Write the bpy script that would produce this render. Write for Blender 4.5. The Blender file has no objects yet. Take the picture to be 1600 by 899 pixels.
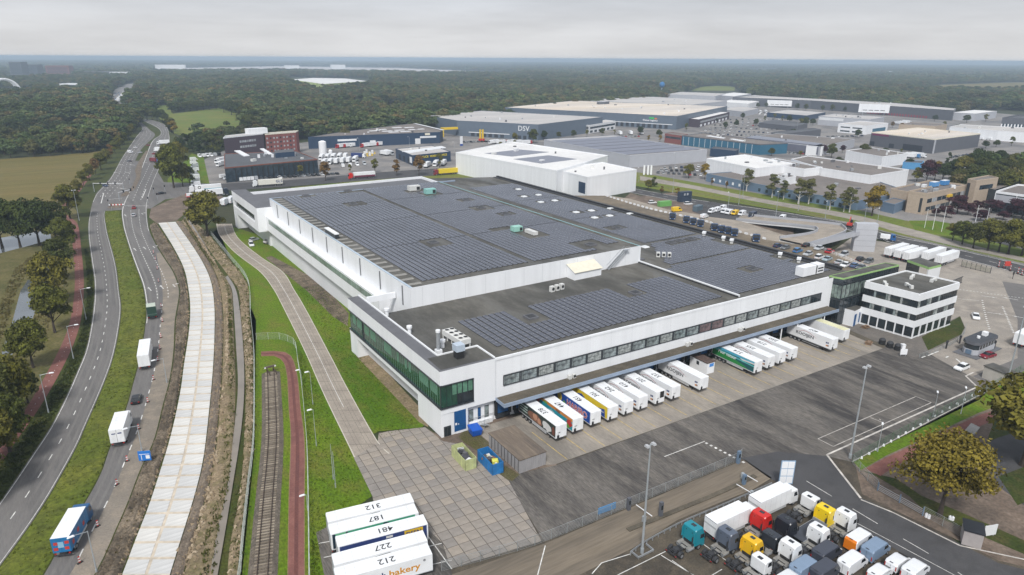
import bpy,bmesh,math,random
import numpy as np
from mathutils import Vector,Matrix
from mathutils.geometry import tessellate_polygon
R = math.radians
rnd = random.Random(7)
SC = bpy.context.scene
COL = SC.collection
# ------------------------------------------------------------------ camera
# World axes follow the warehouse: +X runs along its dock front, +Y away from the camera. Metres.
CAM_H = 72.0
FPX,CX,CY = 1070.0,800.0,449.5
AZ = R(57.0)
PITCH = math.atan((CY - 91.5) / FPX)
ROLL = R(0.32)
EX = Vector((math.sin(AZ),math.cos(AZ)))
EY = Vector((-math.cos(AZ),math.sin(AZ)))
def _bas():
 fw = Vector((0,math.cos(PITCH),-math.sin(PITCH))); r = Vector((1,0,0)); u = r.cross(fw)
 c,s = math.cos(ROLL),math.sin(ROLL)
 r2 = c * r + s * u; u2 = c * u - s * r
 tow = lambda v: Vector((v.x * EX.x + v.y * EX.y,v.x * EY.x + v.y * EY.y,v.z))
 return tow(r2),tow(u2),tow(fw)
CR,CU,CF = _bas()
cam_d = bpy.data.cameras.new('camera'); cam = bpy.data.objects.new('camera',cam_d); COL.objects.link(cam)
cam_d.sensor_width = 36; cam_d.lens = FPX / 1600 * 36; cam_d.clip_start = 1; cam_d.clip_end = 100000
m = Matrix.Identity(4)
for i in range(3):
 m[i][0] = CR[i]; m[i][1] = CU[i]; m[i][2] = -CF[i]
m[2][3] = CAM_H
cam.matrix_world = m
SC.camera = cam
SC.render.resolution_x = 1024; SC.render.resolution_y = 575
def G(px,py,z=0.0):
 """survey point: where the sight line of the photograph meets the level z"""
 d = CF + CR * ((px - CX) / FPX) - CU * ((py - CY) / FPX)
 t = (z - CAM_H) / d.z
 return Vector((d.x * t,d.y * t,z))
def H_(bx,by,ty):
 """height of something standing at (bx, by) whose top is seen at ty"""
 g = G(bx,by); lo,hi = 0.0,71.0
 for _ in range(40):
  mid = (lo + hi) / 2
  v = Vector((g.x,g.y,mid - CAM_H))
  if CY - FPX * v.dot(CU) / v.dot(CF) > ty: lo = mid
  else: hi = mid
 return lo
# ------------------------------------------------------------------ light
SC.view_settings.view_transform = 'Standard'; SC.view_settings.look = 'None'
SC.view_settings.exposure = 1.2; SC.view_settings.gamma = 1.0
SUN_EL,SUN_AZ = R(42),R(215)
w = bpy.data.worlds.new('World'); SC.world = w; w.use_nodes = True
nt = w.node_tree; N = nt.nodes; L = nt.links
for n in list(N): N.remove(n)
out = N.new('ShaderNodeOutputWorld'); bg = N.new('ShaderNodeBackground'); bg2 = N.new('ShaderNodeBackground'); mixs = N.new('ShaderNodeMixShader')
sky = N.new('ShaderNodeTexSky'); sky.sky_type = 'NISHITA'; sky.sun_disc = False
sky.sun_elevation = SUN_EL; sky.sun_rotation = SUN_AZ; sky.air_density = 1.5; sky.dust_density = 3.0
bg.inputs[1].default_value = 0.06
L.new(sky.outputs[0],bg.inputs[0])
# cloud deck: one even overcast layer, a little brighter low down, soft mottling
tc = N.new('ShaderNodeTexCoord'); sep = N.new('ShaderNodeSeparateXYZ'); ramp = N.new('ShaderNodeValToRGB')
L.new(tc.outputs['Generated'],sep.inputs[0]); L.new(sep.outputs[2],ramp.inputs[0])
e = ramp.color_ramp.elements
e[0].position = 0.0; e[0].color = (0.77,0.765,0.77,1)
e[1].position = 1.0; e[1].color = (0.66,0.685,0.73,1)
for p,c in ((0.035,(0.74,0.75,0.775,1)),(0.085,(0.63,0.665,0.735,1)),(0.25,(0.60,0.65,0.745,1))):
 q = e.new(p); q.color = c
mp = N.new('ShaderNodeMapping'); mp.inputs['Scale'].default_value = (1.2,1.2,9)
no = N.new('ShaderNodeTexNoise'); no.inputs['Scale'].default_value = 3.0; no.inputs['Detail'].default_value = 6; no.inputs['Roughness'].default_value = .55
L.new(tc.outputs['Generated'],mp.inputs[0]); L.new(mp.outputs[0],no.inputs[0])
mr = N.new('ShaderNodeMapRange'); mr.inputs[1].default_value = .3; mr.inputs[2].default_value = .7; mr.inputs[3].default_value = .86; mr.inputs[4].default_value = 1.10
L.new(no.outputs[0],mr.inputs[0])
mul = N.new('ShaderNodeVectorMath'); mul.operation = 'SCALE'
L.new(ramp.outputs[0],mul.inputs[0]); L.new(mr.outputs[0],mul.inputs['Scale'])
L.new(mul.outputs[0],bg2.inputs[0]); bg2.inputs[1].default_value = 0.43
mixs.inputs[0].default_value = 0.93
L.new(bg.outputs[0],mixs.inputs[1]); L.new(bg2.outputs[0],mixs.inputs[2]); L.new(mixs.outputs[0],out.inputs[0])
sd = bpy.data.lights.new('sun','SUN'); sd.energy = 1.5; sd.angle = R(11); sd.color = (1,0.98,0.95)
so = bpy.data.objects.new('sun',sd); COL.objects.link(so)
# the sun stands behind the camera, over its left shoulder
HAZE = 1.8e-4
SUNV = Vector((-0.44,-0.50,0.75)).normalized()
so.rotation_euler = SUNV.to_track_quat('Z','Y').to_euler(); so.location = (0,-200,400)
sky.sun_elevation = math.asin(SUNV.z); sky.sun_rotation = math.atan2(SUNV.x,SUNV.y)
SC.cycles.max_bounces = 6; SC.cycles.diffuse_bounces = 3; SC.cycles.volume_bounces = 2; SC.cycles.transparent_max_bounces = 6
SC.cycles.use_adaptive_sampling = True; SC.cycles.adaptive_threshold = 0.015
SC.cycles.use_denoising = True
# ------------------------------------------------------------------ materials
MATS = {}
def M(name,col,rough=.6,var=.10,scale=1.0,metal=0.0,spec=.4,emis=None,detail=3,bump=0.0,bscale=None,stretch=None):
 if name in MATS: return MATS[name]
 mt = bpy.data.materials.new(name); mt.use_nodes = True; MATS[name] = mt
 t = mt.node_tree; b = t.nodes['Principled BSDF']
 b.inputs['Roughness'].default_value = rough; b.inputs['Metallic'].default_value = metal; b.inputs['Specular IOR Level'].default_value = spec
 if var:
  c = t.nodes.new('ShaderNodeTexCoord'); n = t.nodes.new('ShaderNodeTexNoise'); n.inputs['Scale'].default_value = scale; n.inputs['Detail'].default_value = detail
  src = c.outputs['Object']
  if stretch:
   mpn = t.nodes.new('ShaderNodeMapping'); mpn.inputs['Scale'].default_value = stretch; t.links.new(src,mpn.inputs[0]); src = mpn.outputs[0]
  t.links.new(src,n.inputs[0])
  r = t.nodes.new('ShaderNodeMapRange'); r.inputs[1].default_value = .3; r.inputs[2].default_value = .7; r.inputs[3].default_value = 1 - var; r.inputs[4].default_value = 1 + var
  t.links.new(n.outputs[0],r.inputs[0])
  s = t.nodes.new('ShaderNodeVectorMath'); s.operation = 'SCALE'; s.inputs[0].default_value = col[:3]
  t.links.new(r.outputs[0],s.inputs['Scale']); t.links.new(s.outputs[0],b.inputs['Base Color'])
  if bump:
   n2 = t.nodes.new('ShaderNodeTexNoise'); n2.inputs['Scale'].default_value = bscale or scale * 4; t.links.new(src,n2.inputs[0])
   bp = t.nodes.new('ShaderNodeBump'); bp.inputs['Strength'].default_value = bump; bp.inputs['Distance'].default_value = .1
   t.links.new(n2.outputs[0],bp.inputs['Height']); t.links.new(bp.outputs[0],b.inputs['Normal'])
 else:
  b.inputs['Base Color'].default_value = (*col[:3],1)
 if emis: b.inputs['Emission Color'].default_value = (*col[:3],1); b.inputs['Emission Strength'].default_value = emis
 return mt
def GM(name,cols,scales=(.03,.3,2.5),rough=.9,stretch=(1,1,1),rot=0.0,bump=.25,fine=.18,amt=1.0,spec=.25,offs=0.0,wet=None):
 """ground: three colours blended by noises of three sizes, plus fine grain"""
 if name in MATS: return MATS[name]
 mt = bpy.data.materials.new(name); mt.use_nodes = True; MATS[name] = mt
 t = mt.node_tree; b = t.nodes['Principled BSDF']; b.inputs['Roughness'].default_value = rough; b.inputs['Specular IOR Level'].default_value = spec
 c = t.nodes.new('ShaderNodeTexCoord'); mpn = t.nodes.new('ShaderNodeMapping'); mpn.inputs['Scale'].default_value = stretch; mpn.inputs['Rotation'].default_value = (0,0,rot); mpn.inputs['Location'].default_value = (offs,offs * .7,0)
 t.links.new(c.outputs['Object'],mpn.inputs[0])
 def noise(s,d=4,ro=.6):
  n = t.nodes.new('ShaderNodeTexNoise'); n.inputs['Scale'].default_value = s; n.inputs['Detail'].default_value = d; n.inputs['Roughness'].default_value = ro
  t.links.new(mpn.outputs[0],n.inputs[0]); return n
 def mapr(o,a,bb,lo,hi):
  r = t.nodes.new('ShaderNodeMapRange'); r.inputs[1].default_value = a; r.inputs[2].default_value = bb; r.inputs[3].default_value = lo; r.inputs[4].default_value = hi
  t.links.new(o,r.inputs[0]); return r.outputs[0]
 def mix(f,a,bb):
  x = t.nodes.new('ShaderNodeMix'); x.data_type = 'RGBA'; t.links.new(f,x.inputs[0])
  for k,v in ((6,a),(7,bb)):
   if isinstance(v,tuple): x.inputs[k].default_value = (*v[:3],1)
   else: t.links.new(v,x.inputs[k])
  return x.outputs[2]
 n1 = noise(scales[0]); n2 = noise(scales[1]); n3 = noise(scales[2],2)
 o = mix(mapr(n1.outputs[0],.38,.62,0,amt),cols[0],cols[1])
 o = mix(mapr(n2.outputs[0],.45,.68,0,.8 * amt),o,cols[2])
 s = t.nodes.new('ShaderNodeVectorMath'); s.operation = 'SCALE'; t.links.new(o,s.inputs[0])
 t.links.new(mapr(n3.outputs[0],.3,.7,1 - fine,1 + fine),s.inputs['Scale']); t.links.new(s.outputs[0],b.inputs['Base Color'])
 if wet: t.links.new(mapr(n2.outputs[0],.4,.6,wet[0],wet[1]),b.inputs['Roughness'])
 if bump:
  bp = t.nodes.new('ShaderNodeBump'); bp.inputs['Strength'].default_value = bump; bp.inputs['Distance'].default_value = .15
  t.links.new(n3.outputs[0],bp.inputs['Height']); t.links.new(bp.outputs[0],b.inputs['Normal'])
 return mt
# ------------------------------------------------------------------ mesh builder
class MB:
 def __init__(s): s.v = []; s.f = []; s.mi = []; s.mats = []; s.T = None
 def mat(s,m):
  if m not in s.mats: s.mats.append(m)
  return s.mats.index(m)
 def add(s,pts,faces,m):
  o = len(s.v)
  if s.T is not None: pts = [tuple(s.T @ Vector(p)) for p in pts]
  s.v += [tuple(p) for p in pts]; k = s.mat(m)
  for f in faces: s.f.append(tuple(o + i for i in f)); s.mi.append(k)
  return s
 def quad(s,a,b,c,d,m): return s.add([a,b,c,d],[(0,1,2,3)],m)
 def box(s,x0,x1,y0,y1,z0,z1,m,top=None):
  p = [(x0,y0,z0),(x1,y0,z0),(x1,y1,z0),(x0,y1,z0),(x0,y0,z1),(x1,y0,z1),(x1,y1,z1),(x0,y1,z1)]
  s.add(p,[(0,3,2,1),(0,1,5,4),(1,2,6,5),(2,3,7,6),(3,0,4,7)],m)
  return s.add(p[4:],[(0,1,2,3)],top or m)
 def taper(s,x0,x1,y0,y1,z0,X0,X1,Y0,Y1,z1,m,top=None):
  p = [(x0,y0,z0),(x1,y0,z0),(x1,y1,z0),(x0,y1,z0),(X0,Y0,z1),(X1,Y0,z1),(X1,Y1,z1),(X0,Y1,z1)]
  s.add(p,[(0,3,2,1),(0,1,5,4),(1,2,6,5),(2,3,7,6),(3,0,4,7)],m)
  return s.add(p[4:],[(0,1,2,3)],top or m)
 def prism(s,poly,z0,z1,m,top=None,bottom=False):
  n = len(poly); a = sum(poly[i][0] * poly[(i + 1) % n][1] - poly[(i + 1) % n][0] * poly[i][1] for i in range(n))
  if a < 0: poly = poly[::-1]
  p = [(x[0],x[1],z0) for x in poly] + [(x[0],x[1],z1) for x in poly]
  s.add(p,[(i,(i + 1) % n,n + (i + 1) % n,n + i) for i in range(n)],m)
  s.flat(poly,z1,top or m)
  return s
 def flat(s,poly,z,m):
  pts = [Vector((x[0],x[1],z)) for x in poly]
  if len(pts) <= 4:
   f = [tuple(range(len(pts)))]
  else:
   f = tessellate_polygon([pts])
  ff = []
  for t in f:
   q = [pts[i] for i in t]
   if (q[1] - q[0]).cross(q[2] - q[0]).z < 0: t = tuple(reversed(t))
   ff.append(tuple(t))
  return s.add(pts,ff,m)
 def cyl(s,p0,p1,r,n,m,r2=None,caps=True):
  p0,p1 = Vector(p0),Vector(p1); r2 = r if r2 is None else r2
  d = (p1 - p0).normalized(); a = d.orthogonal().normalized(); b = d.cross(a)
  P = []
  for p,rr in ((p0,r),(p1,r2)):
   for i in range(n):
    t = 2 * math.pi * i / n; P.append(p + (a * math.cos(t) + b * math.sin(t)) * rr)
  F = [(i,(i + 1) % n,n + (i + 1) % n,n + i) for i in range(n)]
  if caps: F += [tuple(range(n))[::-1],tuple(range(n,2 * n))]
  return s.add(P,F,m)
 def prof(s,pr,w,ch,m,inset=.06):
  """profile (x, z), counter-clockwise seen from -y, swept across the width with chamfered flanks"""
  n = len(pr); cx = sum(p[0] for p in pr) / n; cz = sum(p[1] for p in pr) / n
  def ring(y,k):
   o = []
   for x,z in pr:
    dx,dz = x - cx,z - cz; l = math.hypot(dx,dz) or 1
    o.append((x - dx / l * k,y,z - dz / l * k))
   return o
  P = ring(-w / 2,inset) + ring(-w / 2 + ch,0) + ring(w / 2 - ch,0) + ring(w / 2,inset)
  F = [tuple(range(n)),tuple(range(3 * n,4 * n))[::-1]]
  for k in range(3):
   for i in range(n):
    j = (i + 1) % n; F.append((k * n + i,k * n + n + i,k * n + n + j,k * n + j))
  return s.add(P,F,m)
 def mesh(s,name):
  me = bpy.data.meshes.new(name); me.from_pydata(s.v,[],s.f)
  for m_ in s.mats: me.materials.append(m_)
  me.polygons.foreach_set('material_index',s.mi); me.update()
  return me
 def build(s,name,parent=None,loc=None,rot=0.0,**tags):
  return link(name,s.mesh(name),parent,loc,rot,**tags)
def fixn(me):
 b = bmesh.new(); b.from_mesh(me); bmesh.ops.recalc_face_normals(b,faces=b.faces); b.to_mesh(me); b.free(); return me
def smooth(me):
 me.polygons.foreach_set('use_smooth',[True] * len(me.polygons)); return me
def link(name,me,parent=None,loc=None,rot=0.0,**tags):
 o = bpy.data.objects.new(name,me); COL.objects.link(o)
 if loc is not None: o.location = loc
 o.rotation_euler = rot if isinstance(rot,tuple) else (0,0,rot)
 if parent: o.parent = parent
 for k,v in tags.items(): o[k] = v
 return o
def thing(name,label,cat,loc=(0,0,0),rot=0.0,group=None):
 o = bpy.data.objects.new(name,None); COL.objects.link(o); o.location = loc
 o.rotation_euler = rot if isinstance(rot,tuple) else (0,0,rot)
 o.empty_display_size = .5
 o['label'] = label; o['category'] = cat
 if group: o['group'] = group
 return o
def tag(o,label,cat,group=None):
 o['label'] = label; o['category'] = cat
 if group: o['group'] = group
 return o
def struct(name,mb,**k): return mb.build(name,kind='structure',**k)
_KIT = {}
def kit(key,fn):
 """a kit is [(part name, mesh, label or None, [sub-parts])]: built once, copied for every repeat"""
 if key not in _KIT: _KIT[key] = fn()
 return _KIT[key]
def put(parts,name,label,cat,loc,rot=0.0,group=None,scale=None):
 t = thing(name,label,cat,loc,rot,group)
 if scale: t.scale = scale if isinstance(scale,tuple) else (scale,) * 3
 for p in parts:
  nm,me = p[0],p[1]
  o = link(nm,me,t)
  if len(p) > 2 and p[2]: o['label'] = p[2]
  for q in (p[3] if len(p) > 3 else []):
   link(q[0],q[1],o)
 return t
ORD = ['first','second','third','fourth','fifth','sixth','seventh','eighth','ninth','tenth','eleventh','twelfth','thirteenth','fourteenth','fifteenth','sixteenth','seventeenth','eighteenth','nineteenth','twentieth']
def nth(i):
 if i < 20: return ORD[i]
 t = ['twenty','thirty','forty','fifty','sixty','seventy','eighty','ninety']
 a,b = divmod(i + 1,10)
 if b == 0: return t[a - 2][:-1] + 'ieth'
 return t[a - 2] + '-' + ORD[b - 1]
def text_mesh(txt,size,mat,align='CENTER',extr=.004,bold=0.0,sx=1.0,res=2):
 cu = bpy.data.curves.new('lettering','FONT'); cu.body = txt; cu.size = size; cu.align_x = align; cu.align_y = 'CENTER'; cu.extrude = extr; cu.offset = bold; cu.resolution_u = res
 o = bpy.data.objects.new('lettering',cu); COL.objects.link(o)
 dg = bpy.context.evaluated_depsgraph_get(); me = bpy.data.meshes.new_from_object(o.evaluated_get(dg))
 bpy.data.objects.remove(o); me.materials.clear(); me.materials.append(mat)
 if sx != 1.0:
  for v in me.vertices: v.co.x *= sx
 me.name = 'lettering'
 return me
def place_text(txt,size,mat,parent,loc,rot,name='lettering',**k):
 return link(name,text_mesh(txt,size,mat,**k),parent,loc,rot)
def smoothline(pts,step=3.0):
 """Catmull-Rom through 2-D points"""
 P = [Vector((p[0],p[1])) for p in pts]; out = []
 for i in range(len(P) - 1):
  p0 = P[max(i - 1,0)]; p1 = P[i]; p2 = P[i + 1]; p3 = P[min(i + 2,len(P) - 1)]
  n = max(2,min(40,int((p2 - p1).length / step)))
  for k in range(n):
   t = k / n
   out.append(.5 * ((2 * p1) + (p2 - p0) * t + (2 * p0 - 5 * p1 + 4 * p2 - p3) * t * t + (3 * p1 - p0 - 3 * p2 + p3) * t ** 3))
 out.append(P[-1]); return out
def gl(px,z=0.0): return [G(x,y,z) for x,y in px]
def resample(line,n):
 d = [0.0]
 for a,b in zip(line,line[1:]): d.append(d[-1] + (b - a).length)
 T = d[-1]; o = []; j = 0
 for k in range(n):
  s = T * k / (n - 1)
  while j < len(d) - 2 and d[j + 1] < s: j += 1
  u = (s - d[j]) / max(d[j + 1] - d[j],1e-6); o.append(line[j].lerp(line[j + 1],u))
 return o,T
class Ribbon:
 """a strip of ground between two edge lines"""
 def __init__(s,Lpx,Rpx,world=False,n=None):
  a = smoothline(Lpx if world else gl(Lpx)); b = smoothline(Rpx if world else gl(Rpx))
  n = n or max(24,int(len(a)))
  s.a,T1 = resample(a,n); s.b,T2 = resample(b,n); s.n = n; s.T = (T1 + T2) / 2
 def at(s,u,v):
  f = min(max(v,0),1) * (s.n - 1); i = min(int(f),s.n - 2); t = f - i
  p = s.a[i].lerp(s.a[i + 1],t); q = s.b[i].lerp(s.b[i + 1],t)
  return p.lerp(q,u)
 def sheet(s,mb,z,m,u0=0.0,u1=1.0,v0=0.0,v1=1.0,n=None):
  n = n or max(2,int(s.n * (v1 - v0)) + 1); P = []; F = []
  for i in range(n):
   v = v0 + (v1 - v0) * i / (n - 1); a = s.at(u0,v); b = s.at(u1,v)
   P += [(a.x,a.y,z),(b.x,b.y,z)]
  for i in range(n - 1): F.append((2 * i,2 * i + 1,2 * i + 3,2 * i + 2))
  a,b,c = (Vector(P[k]) for k in (0,1,3))
  if (b - a).cross(c - a).z < 0: F = [f[::-1] for f in F]
  return mb.add(P,F,m)
 def dashes(s,mb,u,z,m,w=.16,dash=3.0,gap=9.0,v0=0.0,v1=1.0):
  L_ = dash / s.T; P_ = (dash + gap) / s.T; v = v0
  while v + L_ <= v1:
   a = s.at(u,v); b = s.at(u,v + L_); d = (b - a).normalized(); nn = Vector((-d.y,d.x)) * w
   mb.add([(a.x - nn.x,a.y - nn.y,z),(b.x - nn.x,b.y - nn.y,z),(b.x + nn.x,b.y + nn.y,z),(a.x + nn.x,a.y + nn.y,z)],[(0,1,2,3)],m)
   v += P_
def pline(mb,pts,z,w,m,closed=False):
 """painted line of width w along 2-D points"""
 P = [Vector((p[0],p[1])) for p in pts]
 if closed: P.append(P[0])
 for a,b in zip(P,P[1:]):
  d = (b - a).normalized(); nn = Vector((-d.y,d.x)) * w / 2; e_ = d * w / 2 * .0
  mb.add([(a.x - nn.x - e_.x,a.y - nn.y - e_.y,z),(b.x - nn.x + e_.x,b.y - nn.y + e_.y,z),(b.x + nn.x + e_.x,b.y + nn.y + e_.y,z),(a.x + nn.x - e_.x,a.y + nn.y - e_.y,z)],[(0,1,2,3)],m)
def inpoly(p,poly):
 x,y = p[0],p[1]; c = False; n = len(poly)
 for i in range(n):
  a,b = poly[i],poly[i - 1]
  if (a[1] > y) != (b[1] > y) and x < (b[0] - a[0]) * (y - a[1]) / (b[1] - a[1]) + a[0]: c = not c
 return c
# ------------------------------------------------------------------ ground materials
g_base = GM('woodland floor',[(.03,.04,.016),(.05,.05,.026),(.038,.055,.02)],(.004,.03,.4))
g_lawn = GM('lawn',[(.060,.122,.003),(.105,.165,.005),(.13,.13,.022)],(.05,.22,2.6),fine=.38,stretch=(1,.5,1))
g_verge = GM('verge grass',[(.03,.046,.008),(.055,.065,.011),(.07,.062,.02)],(.06,.4,2.0),fine=.35)
g_median = GM('median grass',[(.085,.115,.012),(.125,.135,.02),(.065,.078,.014)],(.07,.35,1.8),fine=.35)
g_bank = GM('pond bank grass',[(.12,.105,.035),(.075,.075,.022),(.16,.13,.06)],(.05,.3,1.6),fine=.3)
g_crop = GM('ripe maize field',[(.15,.115,.035),(.115,.10,.026),(.18,.14,.045)],(.01,.09,1.2),stretch=(.25,3,1),rot=R(-33),fine=.2)
g_meadow = GM('meadow',[(.095,.14,.02),(.14,.165,.025),(.17,.15,.04)],(.012,.05,.6),fine=.2)
g_asph = GM('grey asphalt',[(.14,.132,.127),(.17,.16,.152),(.112,.107,.103)],(.06,.4,5),stretch=(1,.12,1),rough=.85,fine=.10,bump=.05)
g_asphd = GM('dark asphalt',[(.068,.067,.07),(.082,.08,.082),(.055,.054,.055)],(.05,.3,5),rough=.85,fine=.10,bump=.05)
g_yard = GM('worn tarmac yard',[(.13,.118,.106),(.05,.046,.044),(.17,.153,.133)],(.085,.30,3.0),stretch=(1.5,.22,1),rot=R(4),rough=.82,fine=.34,bump=.1,offs=13)
g_sand = GM('sandy asphalt',[(.235,.205,.17),(.19,.165,.135),(.30,.25,.195)],(.05,.3,3),fine=.14)
g_conc = GM('concrete paving',[(.30,.27,.235),(.23,.205,.18),(.36,.32,.27)],(.05,.25,3),fine=.12,bump=.05)
g_apron = GM('dock apron concrete',[(.28,.25,.215),(.19,.172,.15),(.35,.31,.26)],(.05,.18,2.5),stretch=(1,.25,1),fine=.13,bump=.05)
g_track = GM('tyre marked concrete lane',[(.155,.13,.102),(.22,.18,.132),(.10,.086,.07)],(.07,.16,2.5),stretch=(.08,1,1),rot=R(-3),fine=.16,bump=.06)
g_park = GM('truck park tarmac',[(.085,.072,.054),(.058,.05,.04),(.12,.098,.072)],(.09,.4,3.5),fine=.22)
g_mud = GM('churned mud',[(.105,.082,.058),(.20,.16,.115),(.05,.042,.032)],(.14,.45,2.2),fine=.5,bump=.8)
g_earth = GM('bare earth',[(.27,.205,.13),(.18,.14,.088),(.135,.12,.05)],(.08,.3,1.8),fine=.35,bump=.6)
g_gravel = GM('gravel',[(.165,.132,.10),(.115,.092,.072),(.23,.185,.14)],(.15,.7,3),fine=.35,bump=.6)
g_red = GM('red asphalt cycle path',[(.20,.085,.07),(.16,.07,.06),(.24,.11,.09)],(.08,.5,3),fine=.14,bump=.05)
g_estate = GM('estate paving',[(.22,.208,.20),(.14,.135,.135),(.29,.265,.24)],(.02,.06,.8),fine=.1,bump=0)
g_dirt = GM('trodden dirt',[(.16,.12,.092),(.11,.086,.068),(.22,.17,.132)],(.06,.22,1.6),fine=.25)
g_water = M('pond water',(.11,.12,.125),rough=.04,var=.15,scale=.08,spec=1.0)
g_muddy = M('muddy ditch water',(.22,.19,.155),rough=.18,var=.12,scale=.2,spec=.5)
paint = M('white road paint',(.62,.61,.58),rough=.7,var=.3,scale=1.2)
paint_y = M('yellow bay paint',(.52,.37,.09),rough=.75,var=.35,scale=1.2)
g_deckm = GM('deck surfacing',[(.18,.145,.105),(.13,.11,.085),(.22,.18,.13)],(.05,.25,2.5),fine=.14,bump=.05)
Z = dict(base=-.12,low=0.0,mid=.008,road=.016,lane=.024,mark=.032,top=.04)
def sheet(name,px,z,m,world=False):
 pts = px if world else gl(px)
 mb = MB(); mb.flat([(p[0],p[1]) for p in pts],z,m)
 return struct(name,mb)
# the land: fine tiles near, coarse tiles out to the horizon
mb = MB()
def tiles(x0,x1,y0,y1,n,z,skip=None):
 sx,sy = (x1 - x0) / n,(y1 - y0) / n
 for i in range(n):
  for j in range(n):
   a,b,c,d = x0 + i * sx,x0 + (i + 1) * sx,y0 + j * sy,y0 + (j + 1) * sy
   if skip and a >= skip[0] - 1e-3 and b <= skip[1] + 1e-3 and c >= skip[2] - 1e-3 and d <= skip[3] + 1e-3: continue
   mb.quad((a,c,z),(b,c,z),(b,d,z),(a,d,z),g_base)
tiles(-1600,1600,-1600,1600,8,Z['base'])
tiles(-8000,8000,-8000,8000,10,Z['base'],(-1600,1600,-1600,1600))
tiles(-32000,32000,-32000,32000,8,Z['base'],(-8000,8000,-8000,8000))
struct('ground',mb)
WL = [(-110,930),(0,784),(54,705),(77.5,670),(100,627),(120,582),(136,540),(146,480),(147.5,442),(142.5,405),(138,365),(140,337),(150,305),(172,280),(192,245),(212,215),(222,202),(217,192)]
WR = [(-45,945),(60,801),(116,705),(130,674),(162,600),(177,557),(186,512),(189,480),(186,455),(181,415),(172,380),(166,355),(165,327),(185,300),(210,272),(210,255),(222,232),(242,212),(234,203),(222,192)]
EL = [(30,960),(72,894),(107,829),(140,774),(160,736),(172,699),(197,640),(207,605),(220,555),(227,512),(229,485),(226,460),(222,442),(212,415),(200,380),(192,350),(191,325),(203,298),(214,278),(222,260),(237,222),(251,210),(246,200),(222,188)]
ER = [(90,980),(150,894),(180,829),(200,784),(220,731),(240,689),(255,630),(265,592),(271,547),(273,502),(279,465),(279,450),(270,425),(257,405),(242,380),(232,355),(230,320),(238,290),(246,270),(260,240),(265,215),(257,195),(230,186)]
CL = [(165,960),(192.5,897),(210,849),(230,799),(250,739),(269,674),(282.5,610),(287.5,572),(295,522),(297.5,485),(295,455),(287.5,420),(270,385),(247.5,349)]
CR_ = [(245,960),(266,898),(282.5,844),(300,789),(317.5,719),(327.5,635),(332.5,580),(335,530),(335,480),(330,442),(317.5,412),(297.5,380),(274,347)]
FN = [(366,960),(376,897),(380,849),(389,764),(397,690),(398,600),(397,545),(392,495),(387.5,442),(360,405),(330,368)]
# grass and fields, left to right
sheet('field',[(-700,262),(-60,250),(0,249),(100,242),(163,236),(152,262),(128,292),(108,312),(60,320),(0,332),(-700,360)],Z['low'],g_crop)
sheet('pond_bank',[(-700,361),(0,333),(60,321),(106,314),(120,330),(128,420),(118,500),(60,620),(0,710),(-160,900),(-700,1000)],Z['low'],g_bank)
sheet('road_verge',[(106,313),(128,292),(150,266),(163,236),(185,225),(212,205),(222,190),(236,184),(262,190),(275,215),(300,230),(310,300),(345,345),(345,368),(400,500),(398,700),(372,960),(-260,1010),(-158,900),(0,712),(62,622),(120,500),(130,420),(122,330)],Z['low'],g_verge)
sheet('meadow',[(240,166),(262,164.5),(270,178),(342,169),(376,180),(384,212),(300,216),(268,208),(252,190)],Z['low'],g_meadow)
sheet('lawn',[(330,366),(345,352),(372,357),(430,375),(470,400),(545,475),(560,560),(670,655),(660,668),(592,674),(546,700),(582,775),(495,835),(520,960),(366,960),(376,897),(389,764),(397,690),(398,600),(392,495),(387,442),(360,405)],Z['low'],g_lawn)
sheet('lawn',[(300,240),(318,245),(330,300),(262,312),(262,280)],Z['mid'],g_lawn)
sheet('street_green',[(455,293),(600,279),(760,268),(760,279),(600,286),(455,297)],Z['mid'],g_meadow)
sheet('estate_paving',[(300,302),(318,250),(348,236),(480,222),(670,194),(800,174),(1040,155),(1200,150),(1420,165),(1660,186),(1900,230),(1900,470),(1640,430),(1340,352),(1190,322),(960,284),(760,262),(600,276),(460,288)],Z['low'],g_estate)
# pond
sheet('pond',[(-40,610),(0,560),(20,500),(32,455),(50,428),(72,402),(78,398),(80,420),(62,470),(48,505),(25,545),(0,585),(-40,640)],Z['mid'],g_water)
sheet('pond',[(-200,385),(0,372),(60,362),(78,358),(80,374),(50,383),(0,396),(-200,410)],Z['mid'],g_water)
# cycle path on the left
RP = Ribbon([(-80,800),(0,700),(40,640),(75,580),(100,530),(112,490),(117,440),(114,390),(110,350),(94,335),(98,320),(118,300),(140,270)],
   [(-48,800),(18,700),(60,640),(95,580),(118,530),(128,490),(131,440),(127,390),(121,350),(104,335),(106,320),(124,300),(146,270)])
mb = MB(); RP.sheet(mb,Z['road'],g_red); struct('cycle_path',mb)
mb = MB(); RP.dashes(mb,.5,Z['mark'],paint,.05,.4,2.6); struct('path_marking',mb)
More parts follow.
